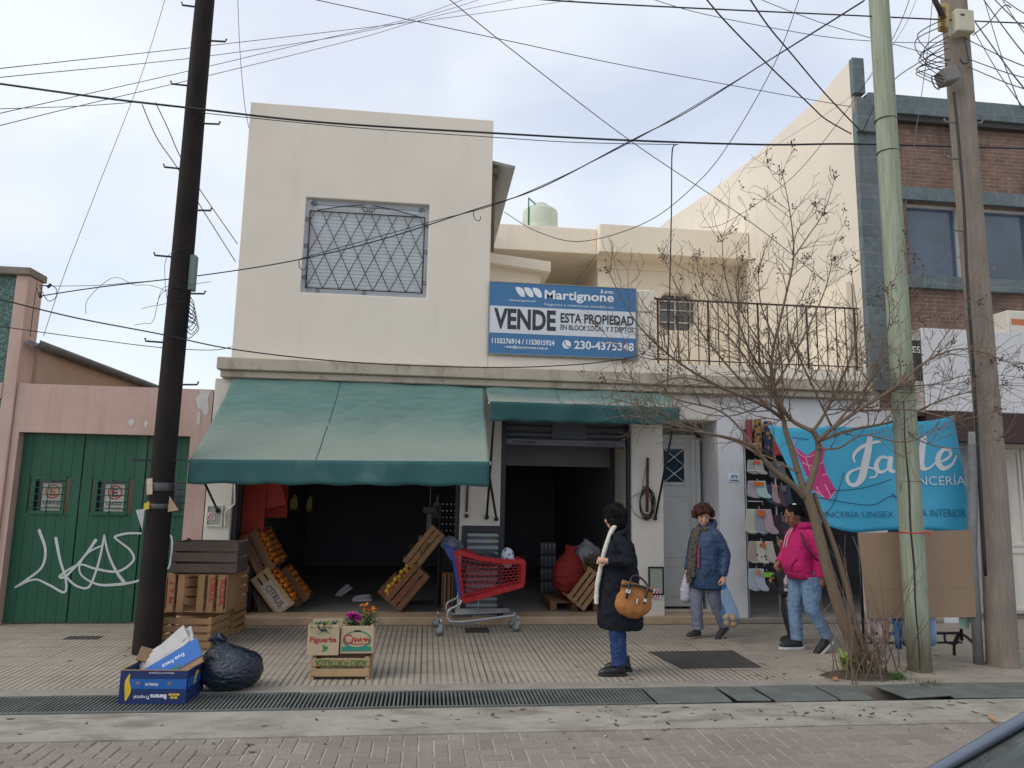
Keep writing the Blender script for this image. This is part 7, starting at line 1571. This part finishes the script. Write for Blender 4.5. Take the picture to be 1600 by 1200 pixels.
b_.inputs['Base Color'].default_value = (.10, .30, .60, 1); b_.inputs['Roughness'].default_value = .35; nzz = tn.nodes.new('ShaderNodeTexNoise'); nzz.inputs['Scale'].default_value = 14; bpp = tn.nodes.new('ShaderNodeBump'); bpp.inputs['Distance'].default_value = .02; tn.links.new(nzz.outputs[0], bpp.inputs['Height']); tn.links.new(bpp.outputs[0], b_.inputs['Normal'])
tn.links.new(trn.outputs[0], mxs.inputs[1]); tn.links.new(b_.outputs[0], mxs.inputs[2]); tn.links.new(mxs.outputs[0], tn.nodes['Material Output'].inputs[0])
o = mb.build('plastic_film', tbm, ob)
for v in o.data.vertices: v.co += v.normal * .008 * noise.noise(v.co * 16)
first = None
for k, (dx, dy, dz) in enumerate(((-.045, -.02, -.06), (.03, -.045, -.065), (.055, .02, -.055), (-.01, .045, -.06), (-.05, -.01, .0), (.02, -.05, .005), (.05, .015, .01), (-.015, .03, .01))):
    if first is None: o = first = MB().ball((0, 0, 0), .038, 12, 8).build('orange', orange_m('bag_orange', (.70, .30, .03)), at=(0, 0, 0)); tag(o, 'orange inside the blue plastic bag of the walking woman', 'orange', 'oranges in the blue bag')
    else: o = copy_tree(first)
    o.location = bcen + V_((dx, dy, dz))
hr2 = W2 @ (V_((.13, -.225, .71)) * s)
mb = MB().tube([hr2 + V_((0, 0, .06)), hr2 + V_((0, 0, -.04)), hr2 + V_((-.01, 0, -.16)), hr2 + V_((-.01, 0, -.27)), hr2 + V_((0, 0, -.31))], [.015, .045, .075, .075, .03], 14); o = mb.build('bag', None); remesh(o, .01, 2, .014, 12); o.data.materials.clear(); o.data.materials.append(plain('white_thin_plastic', (.45, .45, .52), .5)); tag(o, 'white plastic bag in the far hand of the woman in the blue jacket', 'bag')
# --- woman in the pink hoodie
ph_ = mat('pink_hoodie_cotton', (.43, .012, .115), .9, .1, 5, 70, .2); lj = mat('light_blue_jeans', (.15, .24, .37), .9, .25, 7, 90, .2, stain=(.06, .11, .20), stain_amt=.7, stain_scale=(6, 6, 2.5), stain_pos=.5); sn = plain('black_trainer', (.014, .016, .02), .7); wso = plain('white_sole', (.55, .56, .58), .6)
P = dict(base, neck=(.0, 0, 1.385), head=(.075, 0, 1.485), hy=8, hp=22, pel=(-.05, 0), wst=-.01, chs=0, shL=(-.045, .175, 1.305), shR=(.0, -.175, 1.305), elL=(-.105, .205, 1.05), wrL=(-.125, .185, .83), hdL=(-.1, 0, -1), cuL=.5, elR=(.06, -.22, 1.06), wrR=(.18, -.16, .95), cuR=.6,
         hpL=(-.06, .095, .82), hpR=(-.03, -.095, .82), knL=(-.06, .10, .46), anL=(-.235, .10, .16), knR=(.045, -.09, .46), anR=(.035, -.09, .10), ftL=(-.21, .105, .055), ftR=(.065, -.09, 0), shoes={'L': (2, 40, 0), 'R': (0, 0, 0)}, shs=1.08)
t, s, HM = person('woman in a bright pink hoodie and light jeans walking behind the tree trunk', 1.62, P,
    [(-.02, 0, .80, .150, .170), (.0, 0, .83, .168, .18), (.035, 0, .93, .180, .185), (.03, 0, 1.05, .168, .185), (.01, 0, 1.17, .155, .18), (-.015, 0, 1.27, .125, .165), (-.02, 0, 1.34, .085, .11), (-.01, 0, 1.39, .068, .07)],
    (.115, .102, .080, .072, .066), skin2, hb, ph_, lj, sn, wso, .0065, .060, 'hoodie')
hairpiece(t, HM, s, hb, [((-.026, 0, .036), (.100, .083, .094)), ((-.10, 0, .03), (.045, .045, .045)), ((-.14, 0, -.01), (.03, .03, .05))], .006, .006, 34)
strands(t, HM, s, hb, 260, .05, (-.026, 0, .036), (.098, .082, .092), .045, -.4, .2, 3)
MB().ball(HM @ (V_((-.055, .03, .125)) * s), (.022 * s, .03 * s, .012 * s), 8, 6).build('hair_clip', sww, t)
mb = MB(); mb.tube([V_(p) * s for p in crom([(.045, .05, 1.37), (-.03, .095, 1.385), (-.10, .06, 1.38), (-.13, 0, 1.37), (-.10, -.06, 1.38), (-.03, -.095, 1.385), (.045, -.05, 1.37)], 5)], .040 * s, 10); mb.ball(V_((-.12, 0, 1.33)) * s, V_((.05, .09, .07)) * s); o = mb.build('hood', None, t); remesh(o, .010, 2, .006, 14); o.data.materials.clear(); o.data.materials.append(ph_)
mb = MB(); mb.tube([V_(p) * s for p in crom([(.065, .14, 1.31), (.07, .20, 1.20), (.0, .235, 1.08), (-.10, .22, .98), (-.17, .14, .92)], 6)], .010 * s, 6); mb.build('bag_strap', boot, t)
mb = MB(); mb.loft([(V_((-.015, 0, .795)) * s, .155 * s, .174 * s), (V_((-.01, 0, .845)) * s, .172 * s, .184 * s)], 30, False); mb.build('rib_hem', plain('pink_rib', (.36, .01, .095), .9), t, solid=.008)
mb = MB(); mb.tube([V_(p) * s for p in crom([(.13, .155, 1.02), (.175, .125, .96), (.195, .10, .88)], 4)], .006 * s, 5); mb.build('pocket_seam', plain('pink_seam', (.22, .006, .06), .9), t)
mb = MB()
for y in (-.02, .02): mb.tube([V_(p) * s for p in crom([(.085, y, 1.36), (.155, y * 1.2, 1.26), (.190, y * 1.4, 1.13)], 5)], .004 * s, 5)
mb.build('drawstring', wfm, t)
loc3 = PZ(1257, 1017, 0); setp(t, loc3, 181)
# --- child behind her
dk = mat('black_child_jacket', (.016, .016, .020), .85, .2, 6); dk2 = mat('dark_child_trousers', (.018, .022, .035), .9, .2, 6)
P = dict(base, neck=(.0, 0, 1.36), head=(.06, 0, 1.50), hy=15, hp=12, elL=(-.02, .24, 1.02), wrL=(.10, .22, .74), hdL=(.2, 0, -1), cuL=.5, elR=(.03, -.22, 1.02), wrR=(.20, -.12, .95), knL=(.03, .09, .45), anL=(-.03, .09, .10), knR=(.02, -.09, .45), anR=(-.06, -.09, .10), ftL=(.0, .10, 0), ftR=(-.05, -.09, 0), shoes={'L': (0, 0, 0), 'R': (0, 0, 0)}, shs=1.1)
t, s, HM = person('child in a black jacket half hidden behind the woman in pink', 1.24, P, [(0, 0, .72, .16, .19), (0, 0, .9, .165, .19), (0, 0, 1.1, .16, .19), (-.01, 0, 1.24, .13, .175), (-.01, 0, 1.32, .09, .10), (-.01, 0, 1.37, .075, .08)], (.10, .09, .08, .075, .07), skin2, hb, dk, dk2, sn, M['black'], .010, .062)
hairpiece(t, HM, s, hb, [((-.026, 0, .036), (.104, .088, .098)), ((-.07, 0, -.03), (.06, .075, .08)), ((-.12, 0, .06), (.05, .05, .05))])
loc4 = PZ(1237, 1004, 0); setp(t, loc4, 178); W4 = Matrix.Translation(loc4) @ Matrix.Rotation(R(178), 4, 'Z')
kb = W4 @ (V_((.15, .24, .76)) * s); bt_ = thing('drink_bottle', 'white printed bottle held low by the child in black', 'bottle', tuple(kb)); MB().lathe([(.034, 0), (.038, .01), (.038, .14), (.02, .17), (.018, .19)], tuple(kb + V_((0, 0, .03))), 14).build('bottle_body', plain('bottle_white', (.42, .36, .38), .4), bt_); MB().lathe([(.0385, .0), (.0385, .05)], tuple(kb + V_((0, 0, .07))), 14).build('print_band', plain('bottle_grey', (.12, .11, .12), .5), bt_)
# --- two pale shoes on the floor of the fruit shop
ptm = plain('pale_trainer', (.40, .40, .40), .6)
for px, py, yw, pt, lab in ((541, 930, 200, 32, 'pale shoe tilted on its toe on the dim fruit shop floor'), (570, 939, 186, 0, 'pale shoe lying flat on the dim fruit shop floor')):
    q = PZ(px, py, .102); t = thing('shoe', lab, 'shoe', (0, 0, 0)); shoe(t, (0, 0, .05 if pt else .0), 0, pt, ptm, wso, 1.05); setp(t, q, yw)
